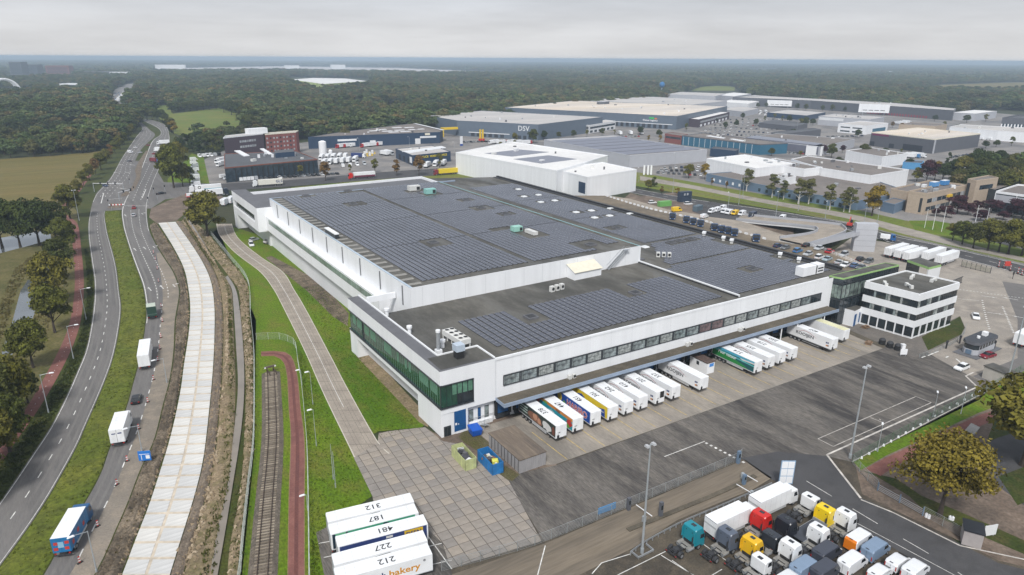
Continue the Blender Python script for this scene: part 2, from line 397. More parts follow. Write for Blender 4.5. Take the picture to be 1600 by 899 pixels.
# carriageways
RW = Ribbon(WL,WR); RE = Ribbon(EL,ER)
mb = MB(); RW.sheet(mb,Z['road'],g_asph); struct('road',mb)
mb = MB(); RE.sheet(mb,Z['road'],g_asph); struct('road',mb)
g_wear = GM('wheel worn asphalt',[(.165,.157,.148),(.14,.133,.127),(.19,.18,.168)],(.06,.35,5),stretch=(1,.1,1),rough=.8,fine=.1,bump=.05); mb = MB()
for a,b in ((.12,.19),(.33,.40),(.60,.67),(.81,.88)): RW.sheet(mb,.020,g_wear,a,b,0,.42)
for a,b in ((.12,.19),(.33,.40)): RE.sheet(mb,.020,g_wear,a,b,0,.4)
struct('wheel_wear',mb)
vE = lambda y: next((i / (RE.n - 1) for i in range(RE.n) if RE.at(.5,i / (RE.n - 1)).y > G(250,y).y),1.0)
vW = lambda y: next((i / (RW.n - 1) for i in range(RW.n) if RW.at(.5,i / (RW.n - 1)).y > G(160,y).y),1.0)
e400,w330 = vE(395),vW(330)
mb = MB()
n = 60; P = []; F = []
for i in range(n):
 v = e400 * i / (n - 1); u = .52 + .34 * max(0,(v / e400 - .72) / .28) ** 1.5
 a = RE.at(u,v); b = RE.at(1.0,v); P += [(a.x,a.y,Z['lane']),(b.x,b.y,Z['lane'])]
mb.add(P,[(2 * i,2 * i + 1,2 * i + 3,2 * i + 2) for i in range(n - 1)],g_sand); struct('closed_lane',mb)
# junction and side street
sheet('junction',[(140,336),(150,303),(172,279),(192,250),(222,252),(246,268),(256,285),(330,287),(330,302),(258,312),(236,326),(192,328),(165,330)],Z['lane'],g_asph)
ST = Ribbon([(250,305),(330,300),(460,291),(600,280),(780,268)],[(252,290),(330,288),(460,281),(600,269),(780,257)])
mb = MB(); ST.sheet(mb,Z['road'],g_asphd); struct('street',mb)
sheet('traffic_island',[(201,300),(206,293),(213,277),(211,266),(217,252),(228,236),(232,236),(223,255),(222,262),(219,280),(210,298)],.12,g_gravel)
sheet('traffic_island',[(189,305),(197,299),(204,302),(198,307),(190,308)],.12,g_gravel)
sheet('traffic_island',[(172,318),(191,318),(190,325),(168,326)],.12,g_gravel)
# median between the carriageways
mb = MB(); P = []; F = []; n = 90
eV = vE(325)
for i in range(n):
 a = RW.at(1.0,w330 * i / (n - 1)); b = RE.at(0.0,eV * i / (n - 1))
 for k in range(6):
  q = a.lerp(b,.03 + .94 * k / 5); P.append((q.x,q.y,.05 + (.25 if 0 < k < 5 else 0) * (.6 + .4 * rnd.random())))
for i in range(n - 1):
 for k in range(5): F.append((6 * i + k,6 * i + k + 1,6 * i + 7 + k,6 * i + 6 + k))
mb.add(P,F,g_median); struct('median_grass',mb)
# markings of the two roads
mb = MB()
RW.sheet(mb,Z['mark'],paint,.035,.055,0,w330); RW.sheet(mb,Z['mark'],paint,.955,.968,0,w330)
RW.dashes(mb,.5,Z['mark'],paint,.09,2.0,4.0,0.0,w330)
RW.sheet(mb,Z['top'] ,paint,.02,.035,w330 + .03,.97)
for u in (.28,.52,.76): RW.dashes(mb,u,Z['top'],paint,.12,3,6,w330 + .05,.93)
RE.sheet(mb,Z['mark'],paint,.02,.045,vE(505),.98)
RE.dashes(mb,.51,Z['top'],paint,.10,2.0,4.2,0.0,vE(470))
for u in (.36,.68): RE.dashes(mb,u,Z['top'],paint,.10,1.6,1.8,vE(470),eV)
for u in (.35,.68): RE.dashes(mb,u,Z['top'],paint,.12,3,5,eV + .03,.95)
RE.sheet(mb,Z['mark'],paint,.96,.975,vE(360),.98)
def arrow(mb,p,ang,s=1.0,turn=0,z=Z['top']):
 d = Vector((math.cos(ang),math.sin(ang))); q = Vector((-d.y,d.x)); o = Vector((p[0],p[1]))
 def P_(a,b): v = o + d * a * s + q * b * s; return (v.x,v.y,z)
 mb.add([P_(-2.2,-.14),P_(1,-.14),P_(1,.14),P_(-2.2,.14)],[(0,1,2,3)],paint)
 if turn:
  mb.add([P_(.72,0),P_(1,0),P_(1,1.1 * turn),P_(.72,1.1 * turn)],[(0,1,2,3) if turn > 0 else (3,2,1,0)],paint)
  mb.add([P_(.3,1.0 * turn),P_(1.4,1.0 * turn),P_(.86,2.1 * turn)],[(0,1,2) if turn > 0 else (2,1,0)],paint)
 else:
  mb.add([P_(1,-.45),P_(2.4,0),P_(1,.45)],[(0,1,2)],paint)
for (x,y,u,t) in ((211,390,0,0),(226,388,0,0),(240,386,0,-1),(234,452,0,0),(253,449,0,0),(271,446,0,-1),(196,337,0,0),(222,334,0,-1),
                     (192,295,0,0),(200,270,0,0),(182,270,0,0),(190,258,0,0),(207,258,0,0),(226,254,0,0),(234,238,0,0)):
 g = G(x,y); arrow(mb,g,R(96 if y > 330 else 118),1.0 if y > 300 else 1.4,t)
for px in ([(168,312),(190,310)],[(232,322),(193,322)],[(222,310),(228,296)],[(158,318),(162,302)]):
 pline(mb,gl(px),Z['top'],.4,paint)
struct('road_marking',mb)
# mud between road and the new concrete carriageway
def rough(name,A,B,m,z0,amp,nu,n,seed,world=False):
 rr = random.Random(seed); rb = Ribbon(A,B,world=world); P = []; F = []
 ph = [rr.random() * 6 for _ in range(4)]
 for i in range(n):
  for k in range(nu + 1):
   q = rb.at(k / nu,i / (n - 1)); e_ = 0 if k in (0,nu) else 1
   h = amp * e_ * (.5 * rr.random() + .3 * (1 + math.sin(i * .31 + ph[0] + k * 1.7)) * .5 + .2 * (1 + math.sin(i * .11 + ph[1])) * .5)
   P.append((q.x,q.y,z0 + h))
 for i in range(n - 1):
  for k in range(nu): F.append((i * (nu + 1) + k,i * (nu + 1) + k + 1,(i + 1) * (nu + 1) + k + 1,(i + 1) * (nu + 1) + k))
 mb = MB(); mb.add(P,F,m); o = struct(name,mb); smooth(o.data); return rb
MUDR = rough('mud_strip',[(x + 2,y) for x,y in ER[:16]],[(x - 3,y) for x,y in CL[:-1]] + [(243,349)],g_mud,.03,1.0,9,150,3)
rough('gravel_strip',[(x + 1,y) for x,y in CR_],[(x + 17 * (y / 900) + 3,y) for x,y in CR_],g_gravel,.03,.65,6,190,4)
rough('earth_bank',[(x + 18 * (y / 900) + 3.5,y) for x,y in CR_],[(340,960),(337,870),(351,800),(362,740),(366,674),(368,600),(366,540),(364,500),(362,455),(350,430),(318,392),(288,342)],g_earth,.03,.8,6,150,5)
rough('earth_bank',[(355,960),(357,870),(369,800),(378,740),(382,674),(384,600),(380,540),(376,500),(373,455),(356,430),(325,388),(294,340)],[(x - 2,y) for x,y in FN],g_earth,.03,.6,4,140,6)
# ditch water
mb = MB()
Ribbon([(305,960),(325,897),(337.5,834),(355,766),(366,674),(372,605),(369,542),(365,480),(362,452),(351,435)],[(330,960),(341,897),(352,834),(363,766),(377,674),(382,605),(380,542),(374,480),(368,452),(356,432)]).sheet(mb,.3,g_muddy)
Ribbon([(320,396),(305,368),(287,341)],[(325,391),(310,366),(292,339)]).sheet(mb,.3,g_muddy)
struct('ditch_water',mb)
sheet('turning_earth',[(236,326),(262,314),(300,300),(345,300),(352,318),(300,325),(276,345),(246,350),(233,340)],.03,g_dirt)
# new concrete carriageway: cast bays, two across
RC = Ribbon(CL,CR_)
slabm = [M('new concrete bay %d' % i,c,rough=.85,var=.13,scale=.5,stretch=(.35,3,1)) for i,c in enumerate([(.56,.55,.525),(.52,.515,.50),(.60,.585,.55)])]
joint = M('sand filled joint',(.52,.45,.36),rough=.95,var=.2,scale=.8)
mb = MB(); RC.sheet(mb,.10,joint); P = []
base = struct('concrete_carriageway',mb)
n = int(RC.T / 3.7); gap = .30 / RC.T
for i in range(n):
 for (u0,u1) in ((.0,.465),(.535,1.0)):
  v0,v1 = i / n + gap,(i + 1) / n - gap
  p = [RC.at(u0,v0),RC.at(u1,v0),RC.at(u1,v1),RC.at(u0,v1)]
  mb = MB(); zt = .15 + .012 * rnd.random()
  c = sum((Vector((q.x,q.y)) for q in p),Vector((0,0))) / 4
  loc = [(q.x - c.x,q.y - c.y) for q in p]
  mb.prism(loc,.09,zt,slabm[rnd.randrange(3)])
  mb.build('concrete_bay',base,(c.x,c.y,0))
# access road beside the warehouse
AL = [(553,715),(547,702),(505,615),(475,547),(442,480),(427,452),(406,425),(367,395),(343,368),(338,350)]
AR = [(612,712),(590,690),(542,605),(517,557),(476,480),(459,452),(442,425),(405,400),(372,372),(362,350)]
RA = Ribbon(AL,AR)
g_acc = GM('access road concrete',[(.31,.27,.225),(.26,.225,.19),(.36,.315,.26)],(.06,.3,2.5),fine=.1,bump=.05)
mb = MB(); RA.sheet(mb,Z['road'],g_acc); struct('access_road',mb)
lightk = M('pale kerb concrete',(.52,.48,.41),rough=.85,var=.1)
seam = M('dark slab seam',(.10,.085,.07),rough=.95,var=.2)
mb = MB()
for u0,u1 in ((0,.035),(.965,1)): RA.sheet(mb,.06,lightk,u0,u1)
RA.sheet(mb,Z['mark'],paint,.485,.505,.1,.97)
struct('road_edging',mb)
mb = MB()
for u in (.25,.38,.62,.75): RA.sheet(mb,Z['lane'],seam,u - .004,u + .004)
k = int(RA.T / 5)
for i in range(1,k):
 a,b = RA.at(.03,i / k),RA.at(.97,i / k); pline(mb,[a,b],Z['lane'],.10,seam)
struct('slab_seam',mb)
sheet('wall_footing',[(556,556),(572,552),(590,566),(668,650),(669,668),(655,660)],Z['mid'],g_earth)
sheet('rutted_track',[(415,403),(424,400),(500,440),(545,490),(543,510),(520,495),(480,455)],Z['mid'],g_mud)
# slabbed yard west of the docks
YARD = gl([(553,716),(590,692),(592,676),(664,668),(692,690),(716,694),(795,752),(846,846),(690,893),(690,940),(610,960),(582,776)])
g_slabbed = M('slab joint sand',(.075,.062,.05),rough=.95,var=.2)
mb = MB(); mb.flat([(p.x,p.y) for p in YARD],Z['road'],g_slabbed); yard = struct('slab_yard',mb)
ym = [M('yard slab %d' % i,c,rough=.8,var=.12,scale=.7) for i,c in enumerate([(.265,.236,.205),(.25,.225,.20),(.28,.246,.21),(.235,.213,.192),(.30,.26,.216)])]
sm = []
for mt in ym:
 q = MB(); q.taper(-.955,.955,-.955,.955,0,-.94,.94,-.94,.94,.035,mt); sm.append(q.mesh('yard_slab'))
ya = math.atan2(-.062,1.0)
ux,uy = Vector((math.cos(ya),math.sin(ya))),Vector((-math.sin(ya),math.cos(ya)))
o0 = Vector((36,72)); pts = []
yp = [(p.x,p.y) for p in YARD]
for i in range(-12,24):
 for j in range(-6,30):
  c = o0 + ux * (i * 2.0) + uy * (j * 2.0)
  if all(inpoly(c + ux * a + uy * b,yp) for a in (-.98,.98) for b in (-.98,.98)): pts.append(c)
pts.sort(key=lambda c: c.length)
rest = MB()
for i,c in enumerate(pts):
 z = Z['road'] + .006 + .008 * rnd.random()
 if i < 300: link('yard_slab',sm[rnd.randrange(5)],yard,(c.x,c.y,z),ya)
 else:
  rest.T = Matrix.Translation((c.x,c.y,z)) @ Matrix.Rotation(ya,4,'Z'); rest.taper(-.955,.955,-.955,.955,0,-.94,.94,-.94,.94,.035,ym[rnd.randrange(5)])
for i in range(-12,24):
 for j in range(-6,30):
  c = o0 + ux * (i * 2.0) + uy * (j * 2.0); cor = [c + ux * a + uy * b for a,b in ((-.95,-.95),(.95,-.95),(.95,.95),(-.95,.95))]
  ins = [inpoly(q,yp) for q in cor]
  if all(ins) and all(inpoly(c + ux * a + uy * b,yp) for a in (-.98,.98) for b in (-.98,.98)) or not any(ins): continue
  sub_ = [Vector(q) for q in yp]
  for k in range(4):
   a,b = cor[k],cor[(k + 1) % 4]; d = b - a; side = lambda q: d.x * (q.y - a.y) - d.y * (q.x - a.x); nw = []
   for u,v in zip(sub_,sub_[1:] + sub_[:1]):
    su,sv = side(u),side(v)
    if su >= 0: nw.append(u)
    if su * sv < 0: nw.append(u.lerp(v,su / (su - sv)))
   sub_ = nw
   if len(sub_) < 3: break
  if len(sub_) >= 3: rest.T = None; rest.prism([(q.x,q.y) for q in sub_],Z['road'] + .003,Z['road'] + .04,ym[rnd.randrange(5)])
if rest.v: rest.T = None; o = rest.build('far_slabs',yard); o['kind'] = 'stuff'
sheet('hardstanding',[(560,706),(800,645),(1384,538),(1560,598),(1340,726),(1500,850),(1690,910),(1710,1010),(600,1010),(640,900)],-.03,g_park)
sheet('trailer_bay',[(494,833),(584,786),(640,800),(692,850),(706,896),(700,960),(518,960)],.075,g_yard)
mb = MB()
for a,b in (((498,850),(520,846)),((506,872),(525,868)),((664,832),(706,890)),((664,856),(690,850)),((670,884),(706,876))): pline(mb,gl([a,b],0),.085,.15,paint)
struct('bay_marking',mb)
# dock apron, tarmac yard and the lanes in front of it
sheet('dock_apron',[(66.6,107.8),(183,104),(181,95),(172.6,86.2),(67.4,88.6),(61,92),(61,107.9)],Z['road'],g_apron,True)
sheet('tarmac_yard',[(700,690),(800,742),(870,727),(1384,541),(1450,552),(1500,580),(1550,604),(1530,625),(1330,722),(1293,713),(1215,706),(1150,720),(850,846),(792,750)],Z['mid'],g_yard)
sheet('service_road',[(1158,716),(1215,706),(1293,713),(1345,778),(1395,800),(1500,850),(1560,880),(1680,910),(1700,1010),(1500,1010),(1440,882),(1240,768),(1200,746)],Z['road'],g_asphd)
sheet('entrance_lane',[(640,960),(700,900),(850,850),(1150,724),(1164,719),(1206,747),(1178,764),(1060,812),(990,856),(905,899),(880,980)],Z['road'],g_track)
sheet('truck_park',[(1206,752),(1240,770),(1440,884),(1500,1010),(850,1010),(906,902),(1000,858),(1066,813),(1182,766)],Z['mid'],g_park)
mb = MB()
for i in range(0,26):
 x = 70.3 + 4.55 * i
 if x < 171: pline(mb,[(x,100.5 - .02 * i),(x,88.7 - .02 * i)],Z['mark'],.12,paint_y)
struct('bay_line',mb)
mb = MB()
paintw = M('worn line paint',(.50,.47,.43),rough=.8,var=.3,scale=.8)
for px in ([(1302,698),(1278,686),(1431,620),(1455,629.5),(1302,698)],[(1360,653),(1381,661)],[(1374,655),(1376,657)]): pline(mb,gl(px),Z['mark'],.15,paintw)
pline(mb,gl([(1345,779),(1292,711),(1527,605),(1509,588),(1521,582)]),Z['mark'],.38,paintw)
pline(mb,gl([(1331,722),(1545,610)]),Z['mark'],.2,paintw)
pline(mb,gl([(1038,714),(1101,690)]),Z['mark'],.16,paint)
for i in range(9):
 g = G(1104 + 7.2 * i,693 + 3.7 * i); mb.flat([(g.x - .25,g.y - .25),(g.x + .25,g.y - .25),(g.x + .25,g.y + .25),(g.x - .25,g.y + .25)],Z['mark'],paint)
pline(mb,gl([(1345,781),(1395,801),(1500,853),(1640,883)]),Z['mark'],.28,paintw)
sr = gl([(1260,752),(1300,776),(1390,830),(1470,877),(1540,925)])
L_ = smoothline(sr,2)
for i in range(0,len(L_) - 2,4): pline(mb,L_[i:i + 3],Z['mark'],.12,paint)
pline(mb,gl([(1328,812),(1480,893),(1520,915)]),Z['mark'],.10,paint)
pline(mb,gl([(840,899),(852,853)]),Z['mark'],.16,paint)
pline(mb,gl([(925,897),(940,880),(985,866)]),Z['mark'],.14,paint)
for px in ([(963,900),(1040,862)],[(1033,868),(1085,900)],[(1050,876),(1094,907)],[(1108,902),(1128,890)],[(1098,850),(1140,880)]): pline(mb,gl(px),Z['mark'],.13,paint)
struct('yard_marking',mb)
# the park corner on the right
sheet('park_dirt',[(1336,724),(1560,612),(1900,470),(1900,1010),(1660,900),(1560,876),(1500,846),(1395,796),(1347,772)],Z['low'],g_dirt)
sheet('fence_grass',[(1334,722),(1545,612),(1600,580),(1640,572),(1640,605),(1530,645),(1385,712),(1345,735)],Z['mid'],g_lawn)
sheet('fence_grass',[(1345,735),(1370,745),(1420,775),(1446,800),(1600,866),(1640,880),(1640,862),(1500,800),(1440,775),(1400,748)],Z['mid'],g_verge)
sheet('cycle_path',[(1352,733),(1385,715),(1532,648),(1560,640),(1545,660),(1400,728),(1376,744)],Z['road'],g_red)
sheet('car_park',[(1524,700),(1560,684),(1640,660),(1800,700),(1800,860),(1640,830),(1600,790),(1560,760)],Z['road'],g_asphd)
sheet('park_grass',[(1560,640),(1640,600),(1900,560),(1900,700),(1640,660),(1540,695)],Z['mid'],g_verge)
sheet('park_grass',[(1560,745),(1640,715),(1660,760),(1590,790)],Z['lane'],g_verge)
# entrance area
sheet('entrance_paving',[(1290,482),(1300,505),(1384,541),(1450,552),(1500,580),(1552,606),(1600,580),(1900,470),(1900,480),(1800,440),(1640,420),(1545,412),(1470,398),(1380,378),(1330,372),(1290,400)],Z['mid'],g_conc)
sheet('exit_lane',[(1566,440),(1600,445),(1640,470),(1640,560),(1552,604),(1520,588),(1590,560),(1590,500)],Z['road'],g_asph)
mb = MB()
for i in range(20):
 a,b = G(1499 + 5.4 * i,452.5 + .75 * i),G(1499 + 5.4 * i + 3,452.9 + .75 * i); pline(mb,[a,b],Z['mark'],.3,paint)
for i in range(15):
 t = i / 14; x = 1535 + 9 * t + 2 * t * t; y = 470 + 44 * t; g = G(x,y); mb.flat([(g.x - .3,g.y - .2),(g.x + .3,g.y - .2),(g.x + .3,g.y + .3),(g.x - .3,g.y + .3)],Z['mark'],paint)
for i in range(17):
 t = i / 16; x = 1567 + 17 * t; y = 480 + 40 * t; g = G(x,y); mb.flat([(g.x - .3,g.y - .2),(g.x + .3,g.y - .2),(g.x + .3,g.y + .3),(g.x - .3,g.y + .3)],Z['mark'],paint)
for (x,y,a) in ((1545,464,-60),(1555,490,-60),(1579,467,110),(1594,496,110)): arrow(mb,G(x,y),R(a),.9,0,Z['mark'])
for a,b in (((1450,556),(1466,549)),((1478,559),(1482,557)),((1494,561),(1500,566)),((1440,559),(1446,557))): pline(mb,gl([a,b]),Z['mark'],.35,paint)
pline(mb,gl([(1496,467),(1530,470)]),Z['mark'],.14,paint)
struct('entrance_marking',mb)
# street, rails and walk on the east side
SE = Ribbon([(860,279),(960,297),(1088,320),(1200,337),(1330,361),(1389,379),(1470,397),(1600,430),(1800,482)],[(860,271),(960,289),(1088,312),(1200,328),(1330,350),(1389,367),(1470,384),(1600,414),(1800,462)])
mb = MB(); SE.sheet(mb,Z['road'],g_asphd); struct('street',mb)
mb = MB(); SE.sheet(mb,Z['lane'],paint,.04,.07); SE.sheet(mb,Z['lane'],paint,.93,.96); SE.dashes(mb,.5,Z['lane'],paint,.12,3,6); struct('street_marking',mb)
sheet('rail_green',[(870,268),(1000,292),(1200,326),(1330,348),(1400,366),(1600,412),(1800,460),(1800,430),(1600,390),(1420,346),(1330,326),(1180,302),(1000,270),(880,256)],Z['mid'],g_meadow)
PW = Ribbon([(1000,282),(1090,297),(1180,315),(1330,343),(1420,368),(1600,409),(1800,452)],[(1000,275),(1090,291),(1180,309),(1330,335),(1420,357),(1600,403),(1800,445)])
mb = MB(); PW.sheet(mb,Z['road'],g_conc); struct('footway',mb)
mb = MB(); rail = M('rail steel',(.16,.115,.085),rough=.6,var=.2)
for dy in (0,1.6):
 l = smoothline(gl([(880,264 + dy),(1000,285 + dy),(1180,318 + dy),(1330,345 + dy)])); pline(mb,l,.03,.5,g_gravel); pline(mb,l,.045,.12,rail)
struct('light_rails',mb)
sheet('construction_ground',[(960,322),(985,302),(1000,306),(1060,300),(1095,318),(1240,352),(1240,380),(1190,372)],Z['mid'],g_dirt)
sheet('concrete_drive',[(930,303),(985,311),(1041,327),(1107,338),(1151,343),(1220,366),(1262,376),(1330,400),(1420,430),(1300,470),(1190,420),(1040,380),(930,330)],Z['road'],GM('sandy concrete',[(.32,.275,.225),(.25,.22,.185),(.38,.33,.275)],(.05,.25,2.5),fine=.12))
sheet('van_park',[(1082,320),(1110,315),(1190,329),(1240,345),(1165,346),(1107,339),(1082,331)],Z['lane'],g_asphd)
sheet('office_lawn',[(1420,345),(1460,345),(1500,352),(1530,370),(1480,368),(1430,360)],Z['road'],g_lawn)
# cleared corridor of the motorway far off, and pale far fields
sheet('motorway',[(181,176),(196,176),(200,156),(214,144),(215,131),(200,131),(180,140),(171,155)],Z['mid'],g_estate)
sheet('far_field',[(1080,142),(1092,136),(1120,134.5),(1148,136),(1148,142)],Z['mid'],g_meadow)
sheet('far_field',[(1430,142),(1470,133),(1560,130),(1640,128),(1700,140),(1600,143)],Z['mid'],g_crop)
for px in ([(905,118.5),(960,116),(966,118),(912,121)],[(1170,109),(1216,108),(1216,110.5),(1170,112)],[(598,167),(634,165.5),(636,169),(600,170.5)],[(84,199),(165,193.5),(166,198),(90,203)]): sheet('clearing',px,Z['mid'],g_bank)
sheet('airfield',[(240,107.5),(430,103.8),(620,106.5),(800,114),(820,118),(600,113),(430,109.5),(250,111.5)],Z['mid'],M('airfield concrete',(.52,.48,.46),rough=.9,var=.1,scale=.004))
# ------------------------------------------------------------------ shared building materials
m_white = M('white cladding',(.79,.80,.815),rough=.45,var=.045,scale=.55,stretch=(1,1,.07),detail=6)
m_whitep = M('white panel',(.70,.71,.72),rough=.5,var=.05,scale=.12)
m_roofd = GM('bitumen roof',[(.082,.08,.073),(.125,.117,.10),(.058,.057,.052)],(.05,.16,2.5),stretch=(1,.35,1),fine=.12,rough=.8,bump=.05,wet=(.45,.9))
m_roofg = M('grey roofing',(.125,.126,.136),rough=.8,var=.10,scale=.4)
m_black = M('black flashing',(.03,.03,.032),rough=.5,var=.1)
m_darkf = M('dark window frame',(.035,.04,.045),rough=.4,var=.05)
m_glassg = M('green tinted glass',(.016,.062,.040),rough=.06,var=.35,scale=.35,spec=.8)
m_glassd = M('dark glass',(.02,.028,.034),rough=.06,var=.5,scale=.35,spec=.7)
m_glassl = M('office glass',(.20,.235,.235),rough=.12,var=.75,scale=.8,spec=.7,detail=5)
m_glassb = M('blind behind glass',(.30,.32,.31),rough=.3,var=.55,scale=1.6,detail=5)
m_glassr = M('glass with red stock behind',(.15,.10,.10),rough=.15,var=.5,scale=.8)
m_blue = M('blue door paint',(.012,.085,.24),rough=.4,var=.06)
m_bluegrey = M('blue grey fascia',(.25,.31,.40),rough=.4,var=.05)
m_mossroof = GM('mossy canopy roof',[(.105,.09,.068),(.075,.065,.05),(.14,.12,.09)],(.1,.4,3),fine=.2)
m_pil = M('grey column',(.16,.165,.175),rough=.5,var=.05)
m_galv = M('galvanised steel',(.42,.44,.46),rough=.4,metal=.5,var=.1,scale=2)
m_ac = M('pale plant casing',(.62,.62,.60),rough=.5,var=.05)
m_dark = M('black rubber',(.02,.02,.021),rough=.7,var=.1)
m_gutter = M('green gutter',(.22,.27,.23),rough=.6,var=.35,scale=.5)
m_cream = M('cream roofing',(.68,.64,.52),rough=.7,var=.06)
m_mullion = M('mullion',(.10,.14,.12),rough=.4,var=.05)
WH = thing('warehouse','white logistics warehouse roofed with grey solar panels behind the dock yard','warehouse')
TH = -math.atan2(3.3,119.2)
FRT = Matrix.Translation((53.8,108.3,0)) @ Matrix.Rotation(TH,4,'Z')     # dock front: x along it, y into the building
def fp(x,y,z=0.0): return FRT @ Vector((x,y,z))
ZL,ZT,ZP = 14.0,19.0,14.5
# walls
mb = MB()
f0,f1 = fp(12.4,.15),fp(120.2,0)
mb.prism([(f0.x,f0.y),(f1.x,f1.y),(185,104.6),(185.6,300),(150,316),(64,316),(65,276),(65,145),(57.1,145),(57.1,115.2),(66.3,115.2)],5.3,ZL,m_white,m_roofd)
g0,g1 = fp(12.4,1.2),fp(120.2,1.2)
mb.prism([(g0.x,g0.y),(g1.x,g1.y),(184.5,105.8),(185,300),(150,315),(64.6,315),(65.6,276),(65.6,146),(66.3,140)],0,5.3,m_white)
mb.build('wall',WH)
# parapet of the dock front and of the east side
mb = MB(); mb.T = FRT
mb.box(12.4,120.2,-.02,.35,ZL,ZP,m_white)
mb.T = None; mb.box(184.7,185.9,108.5,300,ZL - 1.6,ZL + .75,m_black); mb.box(183.0,184.6,108,300,ZL + .003,ZL + .25,m_black)
mb.build('parapet',WH)
sm_ = M('cladding joint',(.50,.515,.53),var=0); q = MB(); q.box(-.012,.012,-.024,-.018,5.75,ZP - .02,sm_); q = q.mesh('cladding_joint')
for k in range(18): p = fp(12.5 + 6.0 * k,-.002); link('cladding_joint',q,WH,(p.x,p.y,0),TH)
q = MB(); q.box(-.02,.02,-.03,0,ZL,ZT - .05,sm_); q = q.mesh('cladding_joint')
for k in range(12): link('cladding_joint',q,WH,(68 + 6.0 * k,144.998,0))
# west wing: upper storey over an open undercroft
mb = MB()
c0,c1 = fp(0,0),fp(12.4,0)
mb.prism([(c0.x,c0.y),(c1.x,c1.y),(66.35,115.3),(57,115.4),(57,159.2),(53.9,159.2)],11.45,ZP,m_white,m_roofg)
mb.prism([(c0.x,c0.y),(c1.x,c1.y),(66.35,115.3),(57,115.4),(57,159.2),(53.9,159.2)],5.1,6.45,m_white)
c2,c3 = fp(7.3,0),fp(12.4,0)
mb.prism([(c2.x,c2.y),(c3.x,c3.y),(66.35,115.2),(61.2,115.2)],6.45,11.45,m_white)
mb.box(54.2,56.6,149,150.4,6.45,11.45,m_white)
mb.box(53.9,57,154.2,158.9,0,5.1,m_white); mb.box(56.6,57.4,118.5,154.2,0,5.1,m_whitep)
mb.box(53.85,57.2,108.35,119,0,5.1,m_white)
c4,c5,c6,c7 = fp(3.3,.02),fp(5.95,.02),fp(12.4,.9),fp(5.95,.9)
mb.prism([(c4.x,c4.y),(c5.x,c5.y),(c7.x,c7.y),(c6.x,c6.y),(66.3,119),(57,119)],0,5.1,m_white)
mb.box(53.95,55.2,108.5,159,13.9,13.92,m_roofg)
mb.build('west_wing',WH)
mb = MB()
mb.prism([(56.72,115.6),(57.0,115.5),(57.0,159.2),(56.72,159.2)],ZP,ZP + .3,m_white); mb.box(56.8,66.3,115.15,115.4,ZP,ZP + .3,m_white); mb.box(66.0,66.3,108.2,115.15,ZP,ZP + .3,m_white)
mb.box(57.2,64.8,154.1,154.7,ZL,ZL + 1.5,m_white)
mb.build('upstand',WH)
mb = MB(); mb.prism([(54.4,109),(66.0,108.7),(66.0,115.1),(57.0,115.2),(54.6,115.2)],ZP,ZP + .02,m_roofd); mb.build('wing_roof',WH)
# wing glazing: one ribbon window, pane by pane
mb = MB(); mb.box(54.15,54.4,108.9,158.6,6.5,11.4,m_darkf)
for zz in (6.35,11.35): mb.box(53.62,54.15,108.2,158.9,zz,zz + .16,m_darkf)
fr = mb.build('window_band',WH)
y = 109.0; n = 39; d = (149 - 109.0) / n; pm = MB(); pm.box(-.05,-.028,-.05,.05,6.5,11.35,M('pale green mullion',(.16,.27,.21),rough=.4,var=.1)); pm.box(-.03,.03,.05,d - .05,6.55,11.3,m_glassg); pm = pm.mesh('pane')
mlm = MATS['pale green mullion']
bl = MB(); bl.box(-.05,-.028,-.05,.05,6.5,11.35,mlm); bl.box(-.03,.03,.05,d - .05,6.55,11.3,m_glassg); bl.box(-.045,-.031,.1,d - .1,8.6,11.25,M('green blind',(.10,.22,.15),rough=.4,var=.3)); bl = bl.mesh('pane')
for i in range(n + 8):
 yy = 109.0 + d * i + (1.5 if i >= n else 0)
 link('pane',bl if rnd.random() < .45 else pm,fr,(54.05,yy,0))
mb = MB(); mb.T = FRT; mb.box(0.12,7.3,.1,.4,6.5,11.4,m_darkf); mb.box(-.1,7.35,-.22,.1,6.3,6.5,m_darkf); mb.box(-.1,7.35,-.22,.1,11.3,11.46,m_darkf); mb.box(7.2,7.36,-.1,.1,6.5,11.3,m_darkf)
fr2 = mb.build('window_band',WH)
for i in range(6):
 mb = MB(); mb.T = FRT; x0 = .15 + i * 1.18
 mb.box(x0 + .04,x0 + 1.12,.02,.09,6.6,11.25,m_glassg if i < 3 else m_glassd)
 if i >= 2: mb.box(x0 + .1,x0 + 1.06,.005,.018,8.9,11.2,M('green blind',(.10,.22,.15)))
 mb.build('pane',fr2)
# upper emblem on the wing wall: red and blue scribble with a dark word
lg = MB(); red = M('emblem red',(.55,.06,.05),var=0); navy = M('emblem navy',(.02,.03,.09),var=0); ink = M('black lettering',(.015,.015,.017),rough=.5,var=0)
P = []
for k in range(13): a = math.pi * k / 12; P += [(0,1.75 * math.cos(a),13.3 + .7 * math.sin(a)),(0,1.4 * math.cos(a),13.3 + .45 * math.sin(a))]
lg.add(P,[(2 * i,2 * i + 1,2 * i + 3,2 * i + 2) for i in range(12)],red)
em = lg.build('emblem',WH,(53.84,114.4,-.2)); MB().box(-.01,.0,-1.5,-.3,12.6,12.8,M('emblem blue',(.05,.12,.4),var=0)).build('emblem_bar',em)
place_text('ROOIJEN',.85,ink,em,(-.02,0,13.25),(R(90),0,R(-90)),bold=.02)
